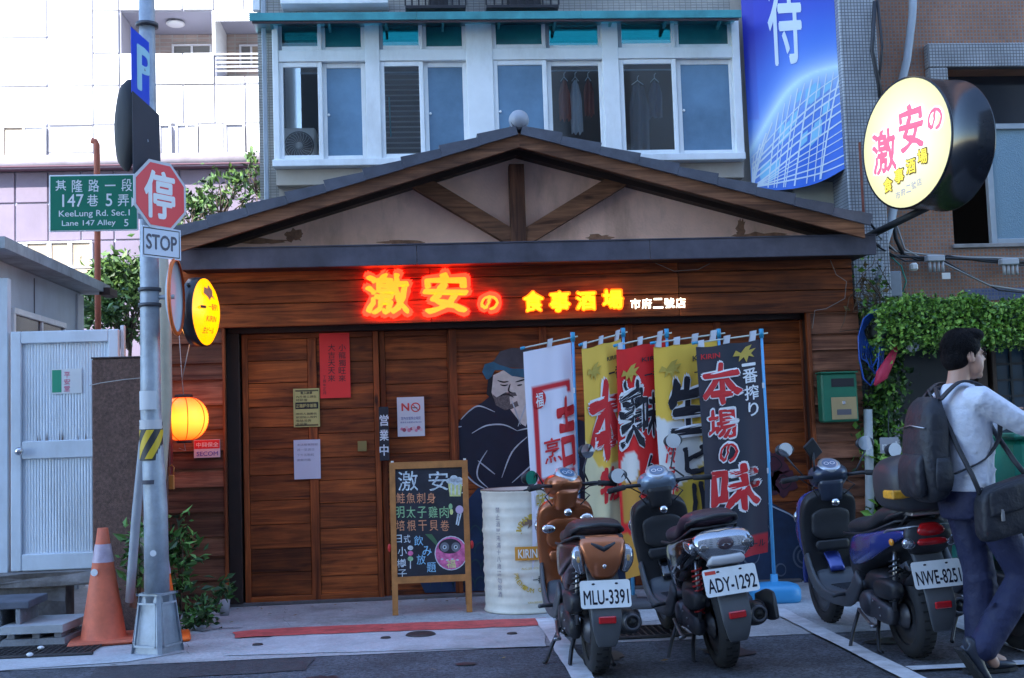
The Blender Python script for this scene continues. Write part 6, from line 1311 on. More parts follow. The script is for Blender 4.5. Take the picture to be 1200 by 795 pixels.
# ------------------------------------------------------------ beer banners on poles
polem = M('pole_blue', (.10, .38, .68), .35); rodm = M('rod_pale', (.55, .58, .5), .4); clipm = M('clip_blue', (.03, .30, .5), .4)
def noren(i, px_pole, py_top, px_l, py_l, bot, paint, lab, YP_, ntab, items, fold=.014, wtop=None):
    pt = PV(px_pole, py_top, YP_); lt = PV(px_l, py_l, YP_-.10)
    t = thing('banner_pole', (pt.x, YP_, 0), lab[1], 'banner pole', 'light blue banner poles')
    xb_ = pt.x+(.012 if i == 4 else .0)
    B().tube([(xb_, YP_+.02, .02), ((xb_+pt.x)/2, YP_, 1.0), (pt.x, YP_, pt.z+.01)], [.014, .0125, .011], 10).make('pole', polem, t)
    B().tube([(xb_*.6+pt.x*.4, YP_+.01, 1.02), (xb_*.55+pt.x*.45, YP_+.01, 1.10)], .018, 10).make('joint', M('joint_blue', (.07, .3, .55), .4), t)
    B().tube([(pt.x, YP_, pt.z-.05), (pt.x, YP_, pt.z+.015)], .018, 8).make('cap', clipm, t)
    ext = (pt-lt)*.10; B().tube([lt-(pt-lt)*.03, pt+Vector((0, 0, -.025))+ext], .006, 7).make('rod', rodm, t); B().tube([lt-(pt-lt)*.05, lt+(pt-lt)*.03], .011, 7).make('rod_cap', clipm, t)
    bs = B(); bs.X = Matrix.Translation((xb_, YP_+.02, 0)) @ Matrix.Rotation(R_(-8), 4, 'Z')
    bs.loft([(0.0, -.17, .006, .19, .001), (.0, -.155, .05, .215, .05), (.0, 0, .07, .22, .066), (0, .155, .05, .215, .05), (0, .17, .006, .19, .001)], 3.5, 20, 3, flat='z') if False else None
    prof_ = [(0, .006), (.19, .006), (.2, .03), (.2, .09), (.185, .12), (.14, .135), (.05, .145), (.03, .15), (.028, .20), (0, .20)]
    n = 40; vs = []
    for r_, h in prof_:
        for k in range(n):
            a = 2*math.pi*k/n; ca, sa = math.cos(a), math.sin(a); vs.append((math.copysign(abs(ca)**.6, ca)*r_*.92, math.copysign(abs(sa)**.6, sa)*r_*.72, h*(1 if i == 4 else .45)))
    bs.add(vs, [(q*n+k, q*n+(k+1) % n, (q+1)*n+(k+1) % n, (q+1)*n+k) for q in range(len(prof_)-1) for k in range(n)], 0, True)
    bs.make('water_base' if i == 4 else 'flat_base', M('base_blue', (.05, .30, .58), .4, var=.06) if i == 4 else M('base_grey', (.07, .07, .08), .7, var=.2), t, at=(xb_, YP_, .1))
    f = thing('nobori_banner', (lt.x*.5+pt.x*.5, YP_-.05, lt.z-1.4), lab[0], 'banner', 'tall beer banners in a row')
    A_, B_ = lt+Vector((0, 0, -.03)), pt+Vector((-.015, 0, -.06)); zb_ = P(px_pole, bot, YP_)[1]; H_ = B_.z-zb_
    dirn = (B_-A_); nrm = Vector((dirn.y, -dirn.x, 0)).normalized(); nrm = -nrm if nrm.y > 0 else nrm
    ph = i*1.7
    def sf_(u, v, d=0):
        p = A_.lerp(B_, u); z = p.z-(H_-(0 if u > .0 else 0))*v-.05*v+(.02*u)*v; w_ = fold*(math.sin(u*9+ph+v*2.2)*.8+math.sin(u*19+ph*2+v*1.3)*.35)*min(1, .35+v*1.2)
        sag = .012*abs(math.sin(u*math.pi*(ntab-1)))*(1-min(v*8, 1)); p = Vector((p.x+.02*math.sin(v*3+ph)*v, p.y, z-sag)); return p+nrm*(w_+d+.03*math.sin(v*3.1+ph)*v)
    nu, nv = 26, 70; b = B(); vs = []; cols = []
    for j in range(nv+1):
        for k in range(nu+1): u, v = k/nu, j/nv; vs.append(sf_(u, v)); cols.append(paint(u, v))
    b.add(vs, [(j*(nu+1)+k, j*(nu+1)+k+1, (j+1)*(nu+1)+k+1, (j+1)*(nu+1)+k) for j in range(nv) for k in range(nu)], 0, True)
    colour_mesh(b, cols, 'cloth', vcol('print_cloth', .8), f)
    for k in range(ntab):
        u = (k+.08)/(ntab-.5) if ntab > 1 else .5; u = min(u, .95); w_ = .032; p = sf_(u, 0); q = sf_(min(u+.09, 1), 0); rdp = lt.lerp(pt, u)+Vector((0, 0, .012)); rq = lt.lerp(pt, min(u+.09, 1))+Vector((0, 0, .012))
        b = B(); o_ = nrm*.009; b.add([p+o_, q+o_, rq+o_, rdp+o_, rdp-o_, rq-o_, q-o_, p-o_], [(0, 1, 2, 3), (3, 2, 5, 4), (4, 5, 6, 7)]); b.make('loop', M('loop_white', (.62, .64, .7), .8), f)
    for v in (.22, .62): 
        p = sf_(.99, v); pq = Vector((pt.x, YP_-.014, p.z)); b = B(); b.add([p+Vector((0, 0, .02)), p-Vector((0, 0, .02)), pq-Vector((0, 0, .02)), pq+Vector((0, 0, .02))], [(0, 1, 2, 3)]); b.make('side_loop', M('loop_white', (.62, .64, .7), .8), f)
    for it in items:
        s_, u0, v0, u1, v1, m_, kw = it; d_ = kw.get('d', .008); sub = kw.get('bold', .02)
        if kw.get('out'): text('outline', s_, kw['out'], f, lambda x, z, d=0: sf_(x, z, d_-.002+d), u0-.02, u1+.02, v1+.008, v0-.008, bold=sub+.035, rough=kw.get('rough', 0))
        if s_.startswith('#'):
            b = B(); pts = kw['pts']; b.add([sf_(x, z, d_) for x, z in pts], [tuple(range(len(pts)))]); b.make('print', m_, f)
        else: text('lettering', s_, m_, f, lambda x, z, d=0: sf_(x, z, d_+d), u0, u1, v1, v0, bold=sub, rough=kw.get('rough', 0))
    return f, sf_
cW = (.78, .75, .84); cY = (.80, .58, .05); cR = (.78, .02, .02); cK = (.035, .035, .05)
red_ = M('print_red', (.62, .02, .025), .7); blk_ = M('print_black', (.015, .015, .025), .7); wht_ = M('print_pale', (.8, .8, .82), .7); gld_ = M('print_gold', (.5, .36, .06), .7)
def p_white(u, v):
    fr_ = (.11+.08*v < u < .24+.05*v and .165 < v < .60) or (.13 < u < .93 and (.165 < v < .19 or .565+.015*math.sin(u*4) < v < .60+.015*math.sin(u*4))) or (.86 < u < .93 and .165 < v < .22)
    return (.62, .02, .03) if fr_ else cW
def foam(u, v, c, v0, base):
    return base
def p_y1(u, v):
    if v > .40+.25*(u)+.06*math.sin(u*5): return (.76, .68, .42)
    return (.86, .54, .08)
def p_red(u, v):
    dx, dv = (u-.22)/.17, (v-.53)/.07
    if dx*dx+dv*dv < 1: return (.8, .76, .7)
    if .07 < u < .4 and .55 < v < .76: return (.62, .30, .05)
    if v > .80+.1*u: return (.60, .28, .04)
    return cR
def p_y2(u, v):
    d = (u-.1)*.8; 
    if v > .30+.5*(u-.1)**2+.03*math.sin(u*8) and v < .48+.2*(1-u): return (.76, .75, .72)
    if v >= .48+.2*(1-u): return (.60, .40, .05)
    return (.86, .54, .07)
def p_dark(u, v):
    if v > .90: return (.45, .02, .03)
    return (.034+.006*math.sin(u*9), .034, .05)
def kirin(u0, v0, m_): return ('#', 0, 0, 0, 0, m_, {'pts': [(u0+a*1.0, v0+c*.35) for a, c in [(0, .1), (.05, .02), (.12, .06), (.2, -.02), (.3, -.04), (.25, .03), (.36, .02), (.28, .08), (.33, .14), (.24, .11), (.2, .2), (.16, .12), (.08, .18), (.1, .1)]]})
YQ = 8.72
noren(0, 671, 392, 613, 408, 655, p_white, ('white banner with a red framed brush character, leftmost of the row', 'light blue banner pole of the white banner'), YQ, 1,
      [('吉', .62, .24, .99, .56, red_, {'bold': .04, 'rough': .02}), ('烹', .32, .41, .66, .52, red_, {'bold': .015, 'rough': .01}), ('福', .20, .195, .36, .26, wht_, {'bold': .015, 'd': .0105}), ('#', 0, 0, 0, 0, red_, {'d': .007, 'pts': [(.28+.14*math.cos(a), .225+.042*math.sin(a)) for a in [i*math.pi/9 for i in range(18)]]}), ('味自慢', .1, .635, .8, .70, gld_, {'bold': .01})])
noren(1, 730, 387, 681, 404, 650, p_y1, ('yellow banner with one huge red brush character, second of the row', 'light blue banner pole behind the first yellow banner'), YQ+.02, 3,
      [('本', .10, .17, .95, .53, red_, {'bold': .06, 'rough': .03, 'out': wht_}), ('一番搾り', .62, .115, 1.25, .175, blk_, {'bold': .02}), ('KIRIN BEER', .60, .065, 1.2, .085, blk_, {'bold': .02}), kirin(.1, .09, gld_), ('物', .35, .56, .9, .72, red_, {'bold': .05, 'rough': .02})])
noren(2, 781, 388, 722, 405, 655, p_red, ('red banner with black brush characters and a beer glass, third of the row', 'light blue banner pole behind the red banner'), YQ+.04, 3,
      [('美', .03, .15, .55, .45, blk_, {'bold': .032, 'rough': .03, 'out': wht_}), ('味', .50, .22, .85, .42, blk_, {'bold': .03, 'rough': .02, 'out': wht_}), ('一番搾り', .55, .115, 1.2, .17, blk_, {'bold': .02}), ('KIRIN', .5, .06, .95, .08, blk_, {}), ('ん', .52, .50, .82, .60, blk_, {'bold': .03, 'out': wht_}), ('な', .52, .62, .84, .74, blk_, {'bold': .03, 'out': wht_}), kirin(.08, .09, gld_)])
noren(3, 842, 388, 766, 402, 655, p_y2, ('yellow banner with a big black brush character and foam, fourth of the row', 'light blue banner pole behind the second yellow banner'), YQ+.06, 4,
      [('生', .18, .15, .80, .41, blk_, {'bold': .05, 'rough': .03, 'out': wht_}), ('冷', .08, .42, .26, .52, red_, {'bold': .03}), ('え', .09, .53, .25, .60, red_, {'bold': .03}), ('で', .09, .61, .25, .68, red_, {'bold': .03}), ('ビ', .38, .45, .80, .58, blk_, {'bold': .04, 'rough': .02}), ('ル', .38, .62, .80, .8, blk_, {'bold': .04, 'rough': .02}), ('一番', .62, .115, 1.0, .16, blk_, {'bold': .02}), ('KIRIN', .60, .06, .95, .085, blk_, {'bold': .02}), kirin(.06, .08, gld_)])
noren(4, 892, 388, 815, 402, 643, p_dark, ('dark charcoal banner with red white edged characters, rightmost of the row', 'light blue banner pole with its big water base at the right end'), YQ-.02, 3,
      [('本', .05, .085, .66, .28, red_, {'bold': .04, 'rough': .02, 'out': wht_}), ('場', .10, .30, .56, .44, red_, {'bold': .03, 'rough': .02, 'out': wht_}), ('の', .26, .46, .54, .55, red_, {'bold': .02, 'rough': .02, 'out': wht_}), ('味', .12, .56, .88, .78, red_, {'bold': .035, 'rough': .02, 'out': wht_}),
       ('一', .68, .105, .90, .12, wht_, {'bold': .03}), ('番', .68, .13, .92, .20, wht_, {'bold': .02}), ('搾', .69, .21, .92, .28, wht_, {'bold': .02}), ('り', .73, .29, .90, .355, wht_, {'bold': .02}), ('KIRIN', .06, .035, .36, .06, red_, {'bold': .02}), kirin(.56, .03, gld_), ('キリンビール', .3, .93, .95, .965, blk_, {})])

# ------------------------------------------------------------ letterbox
Ymb = Yp-.03; t = thing('letterbox', PV(985, 493, Ymb), 'green metal letterbox with tan front panel on the right wooden pillar', 'letterbox')
grn = M('box_green', (.015, .16, .085), .4, var=.12, vs=8)
x0_, zt_ = P(962, 438, Ymb-.12); x1_, zb_ = P(1007, 494, Ymb-.12)
box('body', x0_, x1_, Ymb-.12, Ymb, zb_, zt_, grn, t, .012); b = B(); b.prism([(x0_-.006, zt_+.0005), (x1_+.006, zt_+.0005), (x1_+.006, zt_+.012), (x0_-.006, zt_+.012)], Ymb-.135, Ymb); b.make('lid', grn, t)
pbox('slot', 974, 444, 1001, 453, Ymb-.123, Ymb-.121, inkb, t, 0); pbox('tan_panel', 974, 466, 1005, 491, Ymb-.126, Ymb-.121, M('box_tan', (.42, .30, .14), .5), t, .002); pbox('name_slot', 981, 480, 998, 486, Ymb-.128, Ymb-.127, M('slot_grey', (.12, .11, .12), .5), t, 0); pbox('lock', 987, 470, 991, 474, Ymb-.131, Ymb-.127, M('chrome', (.6, .6, .62)), t, .002)
# ------------------------------------------------------------ scooters (local frame: rear tyre contact at origin, +Y forward)
rub = M('tyre_rubber', (.018, .018, .02), .75, var=.2, vs=30); blkp = M('black_plastic', (.022, .023, .028), .45, var=.15, vs=20, bump=.08, bs=200); greyp = M('grey_plastic_dark', (.07, .075, .085), .5, var=.1)
engm = M('engine_metal', (.10, .10, .115), .45, .6, var=.2, vs=25); stl = M('steel', (.35, .35, .37), .3, .9); chrm = M('chrome', (.6, .6, .62), .15, 1)
lensr = M('lens_red', (.45, .01, .012), .12, coat=.6); lensc = M('lens_clear', (.34, .35, .38), .10, .75, coat=1); lenso = M('lens_orange', (.75, .28, .02), .15, coat=.6); plw = M('plate_white', (.74, .76, .76), .4, var=.05, vs=12, dirt=.12); mirg = M('mirror_glass', (.75, .78, .8), .03, 1)
def scooter(cfg):
    loc = cfg['loc']; t = thing('scooter', loc, cfg['label'], 'scooter', 'scooters parked in front of the pub', rz=cfg.get('rz', 0), ry=cfg.get('ry', 0), local=True)
    t.rotation_mode = 'XYZ'
    bp, inner, sid = cfg['body'], cfg.get('inner', blkp), cfg.get('side', cfg['body'])
    R = .235; WB = 1.24
    for nm_, y, wdt in (('rear', 0, .055), ('front', WB, .045)):
        pr = []
        for k in range(13): a = math.pi*k/12; pr.append((R-.055+.055*math.sin(a)**.75, -wdt*math.cos(a)))
        pr = [(R-.075, -wdt*.8)]+pr+[(R-.075, wdt*.8)]
        b = B().lathe([(0, -.035), (.05, -.038), (.05, -.02), (R-.085, -.03), (R-.07, -wdt*.8), (R-.07, wdt*.8), (R-.085, .03), (.05, .02), (.05, .038), (0, .035)], (0, y, R), 'x', 32)
        wh = b.make('wheel', M('rim_dark', (.06, .06, .065), .35, .5), t); B().lathe(pr, (0, y, R), 'x', 44).make('tyre', rub, wh)
        b = B()
        for k in range(60):
            a = k*math.pi/30; s_ = 1 if k % 2 else -1; c = Vector((s_*wdt*.28, y+(R+.0)*math.cos(a), R+(R+.0)*math.sin(a)))
            b.X = Matrix.Translation(c) @ Matrix.Rotation(a-math.pi/2, 4, 'X'); b.box(-wdt*.30, wdt*.30, -.005, .005, -.01, -.0005, 0)
        b.X = Matrix.Identity(4); b.make('tread', M('tread_dark', (.006, .006, .007), .9), wh, kind='stuff')
        for k in range(5):
            a = k*2*math.pi/5; b = B(); b.tube([(.0, y+.04*math.cos(a), R+.04*math.sin(a)), (.0, y+.155*math.cos(a), R+.155*math.sin(a))], [.026, .018], 6); b.make('spoke', M('rim_dark', (.06, .06, .065)), wh)
    # disc hub left rear
    B().lathe([(0, -.075), (.03, -.072), (.06, -.06), (.075, -.04)], (0, 0, R), 'x', 20).make('hub', engm, t)
    # front fender + fork
    secs = [(0, WB+.27*math.cos(a), R+.02+.255*math.sin(a), .068-.02*abs(math.sin(a*1.0-1.3)), .014) for a in [-.1+i*.28 for i in range(11)]]
    B().loft(secs, 3, 14, 2).make('front_fender', bp, t)
    for s_ in (-1, 1): B().tube([(s_*.07, WB, R), (s_*.07, WB-.12, .58)], .017, 10).make('fork', stl if s_ < 0 else engm, t)
    B().tube([(0, WB-.10, .56), (0, WB-.26, .93)], .028, 10).make('steering_column', blkp, t)
    # front cowl (outer) and inner leg shield
    B().loft([(0, 1.21, .34, .06, .03), (0, 1.24, .46, .13, .06), (0, 1.22, .60, .165, .075), (0, 1.17, .72, .172, .07), (0, 1.12, .81, .16, .06), (0, 1.07, .86, .08, .03)], 3, 22, 3).make('front_cowl', bp, t)
    B().loft([(0, .99, .25, .10, .03), (0, 1.10, .32, .145, .035), (0, 1.12, .45, .165, .035), (0, 1.11, .60, .178, .04), (0, 1.08, .72, .182, .042), (0, 1.045, .80, .172, .042), (0, 1.02, .845, .14, .038), (0, 1.0, .87, .07, .025)], 4.5, 26, 3).make('leg_shield', inner, t)
    B().loft([(0, 1.06, .56, .06, .012), (0, 1.055, .60, .12, .022), (0, 1.045, .67, .125, .022), (0, 1.03, .73, .12, .02), (0, 1.02, .76, .06, .01)], 5, 18, 3).make('glove_box', cfg.get('glove', M('inner_grey', (.035, .036, .042), .5, var=.12, vs=25)), t)
    B().loft([(0, 1.04, .49, .10, .008), (0, 1.043, .53, .115, .012), (0, 1.04, .555, .10, .008)], 4, 14, 2).make('inner_panel', cfg.get('glove', blkp), t)
    for s_ in (-1, 1):
        B().tube([(s_*.10, .96, .93), (s_*.14, .93, .90), (s_*.09, .99, .84), (s_*.05, 1.03, .78)], .0045, 6).make('cable', blkp, t)
        B().tube([(s_*.22, .965, .965), (s_*.16, 1.06, .95), (s_*.06, 1.08, .88)], .004, 6).make('cable', blkp, t)
        B().ell((s_*.155, 1.215, .70), (.025, .02, .04), 12, 8).make('front_signal', lensc, t)
        B().tube([(s_*.17, .50, .30), (s_*.225, .49, .30), (s_*.25, .47, .30)], .012, 8).make('footpeg', greyp, t)
    B().tube([(-.175, .30, .24), (-.19, .12, .19), (-.19, .04, .185), (-.225, .03, .185)], .009, 7).make('kick_lever', stl, t)
    for k in range(7): a = k*.9; B().ell((-.163, .14+.12*math.cos(a), .262+.05*math.sin(a)), (.005, .006, .006), 6, 4).make('case_screw', stl, t)
    B().loft([(0, -.02, .40, .055, .03), (0, -.16, .45, .06, .03), (0, -.25, .52, .06, .03)], 3, 12, 2).make('inner_fender', blkp, t)
    B().lathe([(0, -.018), (.02, -.016), (.026, 0)], (.0, .925, .80), 'y', 14).make('key_switch', chrm, t)
    if cfg.get('cup'):
        for s_, z_ in ((-1, .70), (1, .76)): B().ell((s_*.12, .955, z_), (.045, .02, .03), 14, 8).make('chrome_button', chrm, t)
    # floor and lower shell
    B().loft([(0, 1.06, .34, .13, .05), (0, .98, .285, .145, .035), (0, .85, .27, .15, .03), (0, .62, .27, .15, .032), (0, .47, .30, .145, .05), (0, .40, .37, .13, .05)], 4, 22, 3).make('floorboard', greyp, t)
    for s_ in (-1, 1):
        B().loft([(s_*.155, 1.12, .46, .013, .04), (s_*.16, 1.02, .33, .013, .045), (s_*.162, .85, .255, .013, .035), (s_*.16, .6, .25, .013, .035), (s_*.155, .42, .30, .013, .055), (s_*.15, .30, .42, .012, .05)], 3, 12, 3).make('side_skirt', cfg.get('skirt', greyp), t)
    for i in range(7): box('floor_rib', -.11, .11, .58+i*.045, .59+i*.045, .302, .307, blkp, t, .001)
    # body under the seat
    z_ = cfg.get('tz', 0)
    B().loft([(0, .47, .40, .10, .10), (0, .44, .50, .125, .12), (0, .30, .57, .14, .12), (0, .12, .61, .145, .10), (0, -.06, .645+z_*.6, .14, .085), (0, -.20, .67+z_, .12, .068), (0, -.29, .68+z_, .10, .055), (0, -.315, .68+z_, .085, .045)], 2.8, 26, 4).make('body_cover', inner if cfg.get('twotone') else sid, t)
    for s_ in (-1, 1):
        B().loft([(s_*.125, .43, .52, .012, .05), (s_*.145, .30, .575, .016, .085), (s_*.155, .12, .61, .018, .075), (s_*.150, -.06, .645+z_*.6, .018, .055), (s_*.128, -.20, .675+z_, .016, .034), (s_*.11, -.28, .69+z_, .012, .016)], 2.6, 16, 4).make('side_panel', sid, t)
        if cfg.get('stripe'):
            b = B(); fz = lambda y: .60+(.12-y)*.16; vs = []
            ys = [.30-.03*i for i in range(11)]
            for k, y in enumerate(ys): x_ = s_*(.166-.02*abs(y-.1)*2.2+.004); vs += [(x_, y, fz(y)+.007*(1-abs(k-5)/6)), (x_, y, fz(y)-.007*(1-abs(k-5)/6))]
            b.add(vs, [(2*k, 2*k+2, 2*k+3, 2*k+1) for k in range(10)]).make('stripe', cfg['stripe'], t)
    # seat
    sc = cfg.get('seat', blkp)
    st = B().loft([(0, .56, .645, .06, .012), (0, .52, .675, .10, .038), (0, .40, .70, .125, .05), (0, .22, .715, .13, .05), (0, .10, .74, .14, .05), (0, -.03, .775+z_*.8, .145, .055), (0, -.15, .79+z_, .13, .05), (0, -.22, .79+z_, .09, .034), (0, -.245, .79+z_, .05, .012)], 2.7, 24, 4).make('seat', sc, t)
    if cfg.get('seat_stripe'):
        for s_ in (-1, 1): B().tube([(s_*.12, .05, .775), (s_*.125, -.06, .80+z_), (s_*.10, -.17, .82+z_)], .007, 6).make('seat_piping', cfg['seat_stripe'], st)
    B().tube([(-.135, .5, .655), (-.15, .2, .675), (-.155, 0, .71), (-.12, -.2, .75+z_), (0, -.24, .752+z_), (.12, -.2, .75+z_), (.155, 0, .71), (.15, .2, .675), (.135, .5, .655)], .008, 6).make('seat_trim', blkp, st)
    # grab rail
    gr = cfg.get('rail', blkp); zr = .775+z_
    B().tube([(-.115, -.05, zr-.03), (-.135, -.17, zr+.0), (-.10, -.27, zr+.03), (0, -.315, zr+.04), (.10, -.27, zr+.03), (.135, -.17, zr), (.115, -.05, zr-.03)], .013, 10).make('grab_rail', gr, t)
    # tail
    zt = .665+z_; ty = -.325
    tl = cfg['tail']
    if tl == 'copper':
        B().loft([(0, -.31, zt-.11, .055, .03), (0, -.335, zt-.06, .085, .035), (0, -.34, zt, .105, .035), (0, -.325, zt+.06, .12, .03), (0, -.30, zt+.085, .10, .02)], 3, 22, 3).make('tail_panel', bp, t)
        for s_ in (-1, 1):
            B().loft([(s_*.112, -.30, zt-.085, .022, .03), (s_*.128, -.315, zt-.04, .032, .035), (s_*.132, -.31, zt+.01, .03, .035), (s_*.125, -.295, zt+.04, .018, .02)], 2.5, 14, 3).make('turn_lens', lensc, t)
            B().ell((s_*.13, -.343, zt-.02), (.014, .010, .022), 10, 8).make('amber_bulb', M('amber_soft', (.5, .3, .12), .2), t)
        B().tube([(-.105, -.31, zt+.09), (-.06, -.345, zt+.055), (0, -.37, zt+.03), (.06, -.345, zt+.055), (.105, -.31, zt+.09)], .014, 8).make('tail_trim', blkp, t)
        B().ell((0, -.376, zt-.055), (.011, .006, .011), 10, 8).make('lock', chrm, t)
    elif tl == 'clear':
        B().loft([(0, -.28, zt-.085, .06, .03), (0, -.315, zt-.05, .12, .045), (0, -.32, zt+.0, .155, .05), (0, -.30, zt+.045, .15, .04), (0, -.27, zt+.065, .10, .02)], 2.4, 26, 3).make('tail_lens', lensc, t)
        for s_ in (-1, 1):
            B().loft([(s_*.155, -.30, zt-.01, .02, .03), (s_*.165, -.20, zt+.0, .014, .028), (s_*.155, -.10, zt+.005, .006, .014)], 2.4, 12, 3).make('turn_lens', lensc, t)
            B().ell((s_*.115, -.366, zt+.0), (.026, .012, .022), 14, 8).make('reflector_bowl', M('bowl', (.25, .24, .24), .15, .8), t)
        B().ell((0, -.374, zt+.01), (.045, .012, .032), 16, 8).make('brake_bulb', M('lens_smoke', (.10, .07, .08), .15, .3), t)
        for k in range(9): a = math.pi*(k+1)/10; B().tube([(.014*math.cos(a), -.386, zt+.0+.01*math.sin(a)), (.05*math.cos(a), -.374, zt-.004+.034*math.sin(a))], .0016, 4).make('lens_rib', chrm, t)
        B().loft([(0, -.30, zt-.10, .10, .012), (0, -.35, zt-.075, .10, .02), (0, -.36, zt-.05, .08, .01)], 3, 16, 2).make('lower_lens', M('lens_frost', (.62, .63, .66), .25), t)
    else:
        B().loft([(0, -.27, zt-.07, .10, .03), (0, -.31, zt-.02, .13, .04), (0, -.31, zt+.04, .13, .04), (0, -.28, zt+.08, .09, .02)], 2.6, 24, 3).make('tail_shell', blkp, t)
        B().loft([(0, -.335, zt+.012, .055, .01), (0, -.355, zt+.04, .078, .02), (0, -.335, zt+.075, .05, .01)], 2.2, 20, 3).make('brake_lens', lensr, t)
        B().loft([(0, -.34, zt-.035, .07, .006), (0, -.358, zt-.018, .085, .014), (0, -.345, zt-.002, .07, .006)], 2.6, 20, 3).make('tail_lens', lensr, t)
        for s_ in (-1, 1):
            B().ell((s_*.115, -.325, zt-.022), (.04, .026, .032), 16, 10).make('turn_lens', lensc, t); B().ell((s_*.165, -.22, zt-.02), (.012, .022, .02), 12, 8).make('side_reflector', lenso, t)
        B().tube([(-.15, .0, .66), (-.15, -.15, .72), (-.11, -.32, .745), (0, -.345, .75), (.11, -.32, .745), (.15, -.15, .72)], .008, 6).make('tail_trim', M('silver_trim', (.3, .31, .34), .35, .6), t)
    # mudguard, plate
    B().loft([(0, -.25, .60+z_, .085, .02), (0, -.315, .52, .082, .012), (0, -.36, .42, .08, .010), (0, -.385, .33, .078, .010), (0, -.37, .24, .06, .010), (0, -.355, .205, .045, .008)], 4, 18, 3).make('mudguard', greyp, t)
    ph, pz, py = .14, cfg.get('pz', .495), -.372+cfg.get('py', 0)
    tilt = R_(-12); pf = lambda x, z, d=0: Vector((x, py-d-math.sin(-tilt)*(-z), pz+z*math.cos(tilt)))
    pf = lambda x, z, d=0: Vector((x, py+z*math.sin(R_(14))-d, pz+z*math.cos(R_(14))))
    w2 = cfg.get('pw', .13); pts = []
    for cx_, cz_, a0 in ((w2-.014, ph/2-.014, 0), (-w2+.014, ph/2-.014, 90), (-w2+.014, -ph/2+.014, 180), (w2-.014, -ph/2+.014, 270)):
        for k in range(4): a = R_(a0+k*30); pts.append((cx_+.014*math.cos(a), cz_+.014*math.sin(a)))
    b = B(); n = len(pts); b.add([pf(x, z, 0) for x, z in pts]+[pf(x, z, .003) for x, z in pts], [tuple(range(n)), tuple(range(2*n-1, n-1, -1))]+[(i, (i+1) % n, n+(i+1) % n, n+i) for i in range(n)]); pl = b.make('number_plate', plw, t)
    text('lettering', cfg['plate'], M('plate_ink', (.01, .012, .03), .5), pl, lambda x, z, d=0: pf(x, z, .0042), -w2+.016, w2-.012, -.052, .022, bold=.018)
    for s_ in (-1, 1): B().ell(pf(s_*.06, .052, .004), (.009, .004, .005), 8, 6).make('plate_screw', blkp, pl)
    if cfg.get('plate_tag'): b = B(); b.add([pf(x, z, .004) for x, z in ((-w2+.012, .042), (-w2+.07, .042), (-w2+.07, .060), (-w2+.012, .060))], [(0, 1, 2, 3)]); b.make('red_tag', M('tag_red', (.6, .05, .03), .5), pl)
    B().box(-.045, .045, -.412, -.395, .325, .362, .005).make('rear_reflector', lensr, t)
    # engine, belt case, air box, shock, exhaust
    B().loft([(-.115, .34, .27, .035, .05), (-.118, .26, .275, .045, .075), (-.118, .14, .265, .04, .065), (-.116, .04, .25, .038, .062), (-.112, -.03, .24, .03, .05)], 3, 18, 3).make('belt_case', cfg.get('eng', engm), t)
    B().lathe([(0, -.052), (.055, -.05), (.068, -.035), (.07, 0)], (-.118, .22, .28), 'x', 22).make('case_cover', cfg.get('eng', engm), t)
    B().loft([(-.112, .14, .37, .03, .035), (-.118, .06, .385, .045, .055), (-.118, -.06, .39, .045, .055), (-.112, -.13, .39, .03, .035)], 3.5, 16, 3).make('air_box', blkp, t)
    B().loft([(0, .42, .33, .08, .07), (0, .3, .36, .10, .11), (0, .15, .36, .09, .10), (0, .05, .30, .05, .06)], 3, 16, 3).make('engine_block', engm, t)
    a_, c_ = Vector((-.105, -.03, .27)), Vector((-.10, -.10, .60)); b = B(); pts = []
    for i in range(81): u = i/80; p = a_.lerp(c_, .12+u*.76); an = u*2*math.pi*9; pts.append(p+Vector((.026*math.cos(an), .026*math.sin(an), 0)))
    sh = B().tube([a_, c_], .012, 8).make('shock_absorber', stl, t); B().tube(pts, .0055, 6).make('spring', cfg.get('spring', blkp), sh)
    ex = B().loft([(.13, .30, .24, .03, .03), (.145, .12, .25, .05, .055), (.15, -.05, .275, .062, .066), (.152, -.22, .30, .060, .062), (.152, -.27, .305, .045, .048)], 2, 20, 3).make('exhaust', blkp, t)
    B().lathe([(0, -.006), (.018, -.004), (.02, .006)], (.152, -.275, .305), 'y', 14).make('tail_pipe', M('pipe_end', (.01, .01, .01), .5), ex); B().lathe([(.03, 0), (.036, -.008), (.044, -.004), (.046, .006)], (.152, -.275, .305), 'y', 22).make('end_ring', engm, ex)
    B().loft([(.205, .05, .285, .006, .03), (.212, -.08, .30, .008, .045), (.205, -.20, .315, .006, .03)], 2.4, 12, 3).make('heat_shield', engm, ex)
    # stands
    for s_ in (-1, 1): B().tube([(s_*.06, .28, .2), (s_*.10, .24, .1), (s_*.12, .20, .012), (s_*.12, .16, .010)], .012, 8).make('centre_stand', blkp, t)
    B().tube([(-.12, .42, .22), (-.19, .38, .1), (-.235, .34, .012), (-.25, .31, .012)], .011, 8).make('side_stand', blkp, t)
    # handlebar head
    hx = R_(cfg.get('steer', 0)); b = B(); HM = Matrix.Translation((0, .98, .95)) @ Matrix.Rotation(hx, 4, 'Z')
    hd = cfg.get('head', bp)
    b.X = HM; b.loft([(0, .13, -.03, .05, .03), (0, .10, -.01, .10, .065), (0, .04, .015, .125, .075), (0, -.03, .03, .105, .055), (0, -.07, .035, .065, .02)], 2.6, 24, 3); b.make('handlebar_cover', hd, t, at=(0, .98, .95))
    b = B(); b.X = HM; b.loft([(0, .03, -.13, .07, .05), (0, .015, -.07, .075, .055), (0, .0, .0, .085, .055)], 3, 18, 2); b.make('steering_neck', cfg.get('neck', hd), t, at=(0, .98, .9))
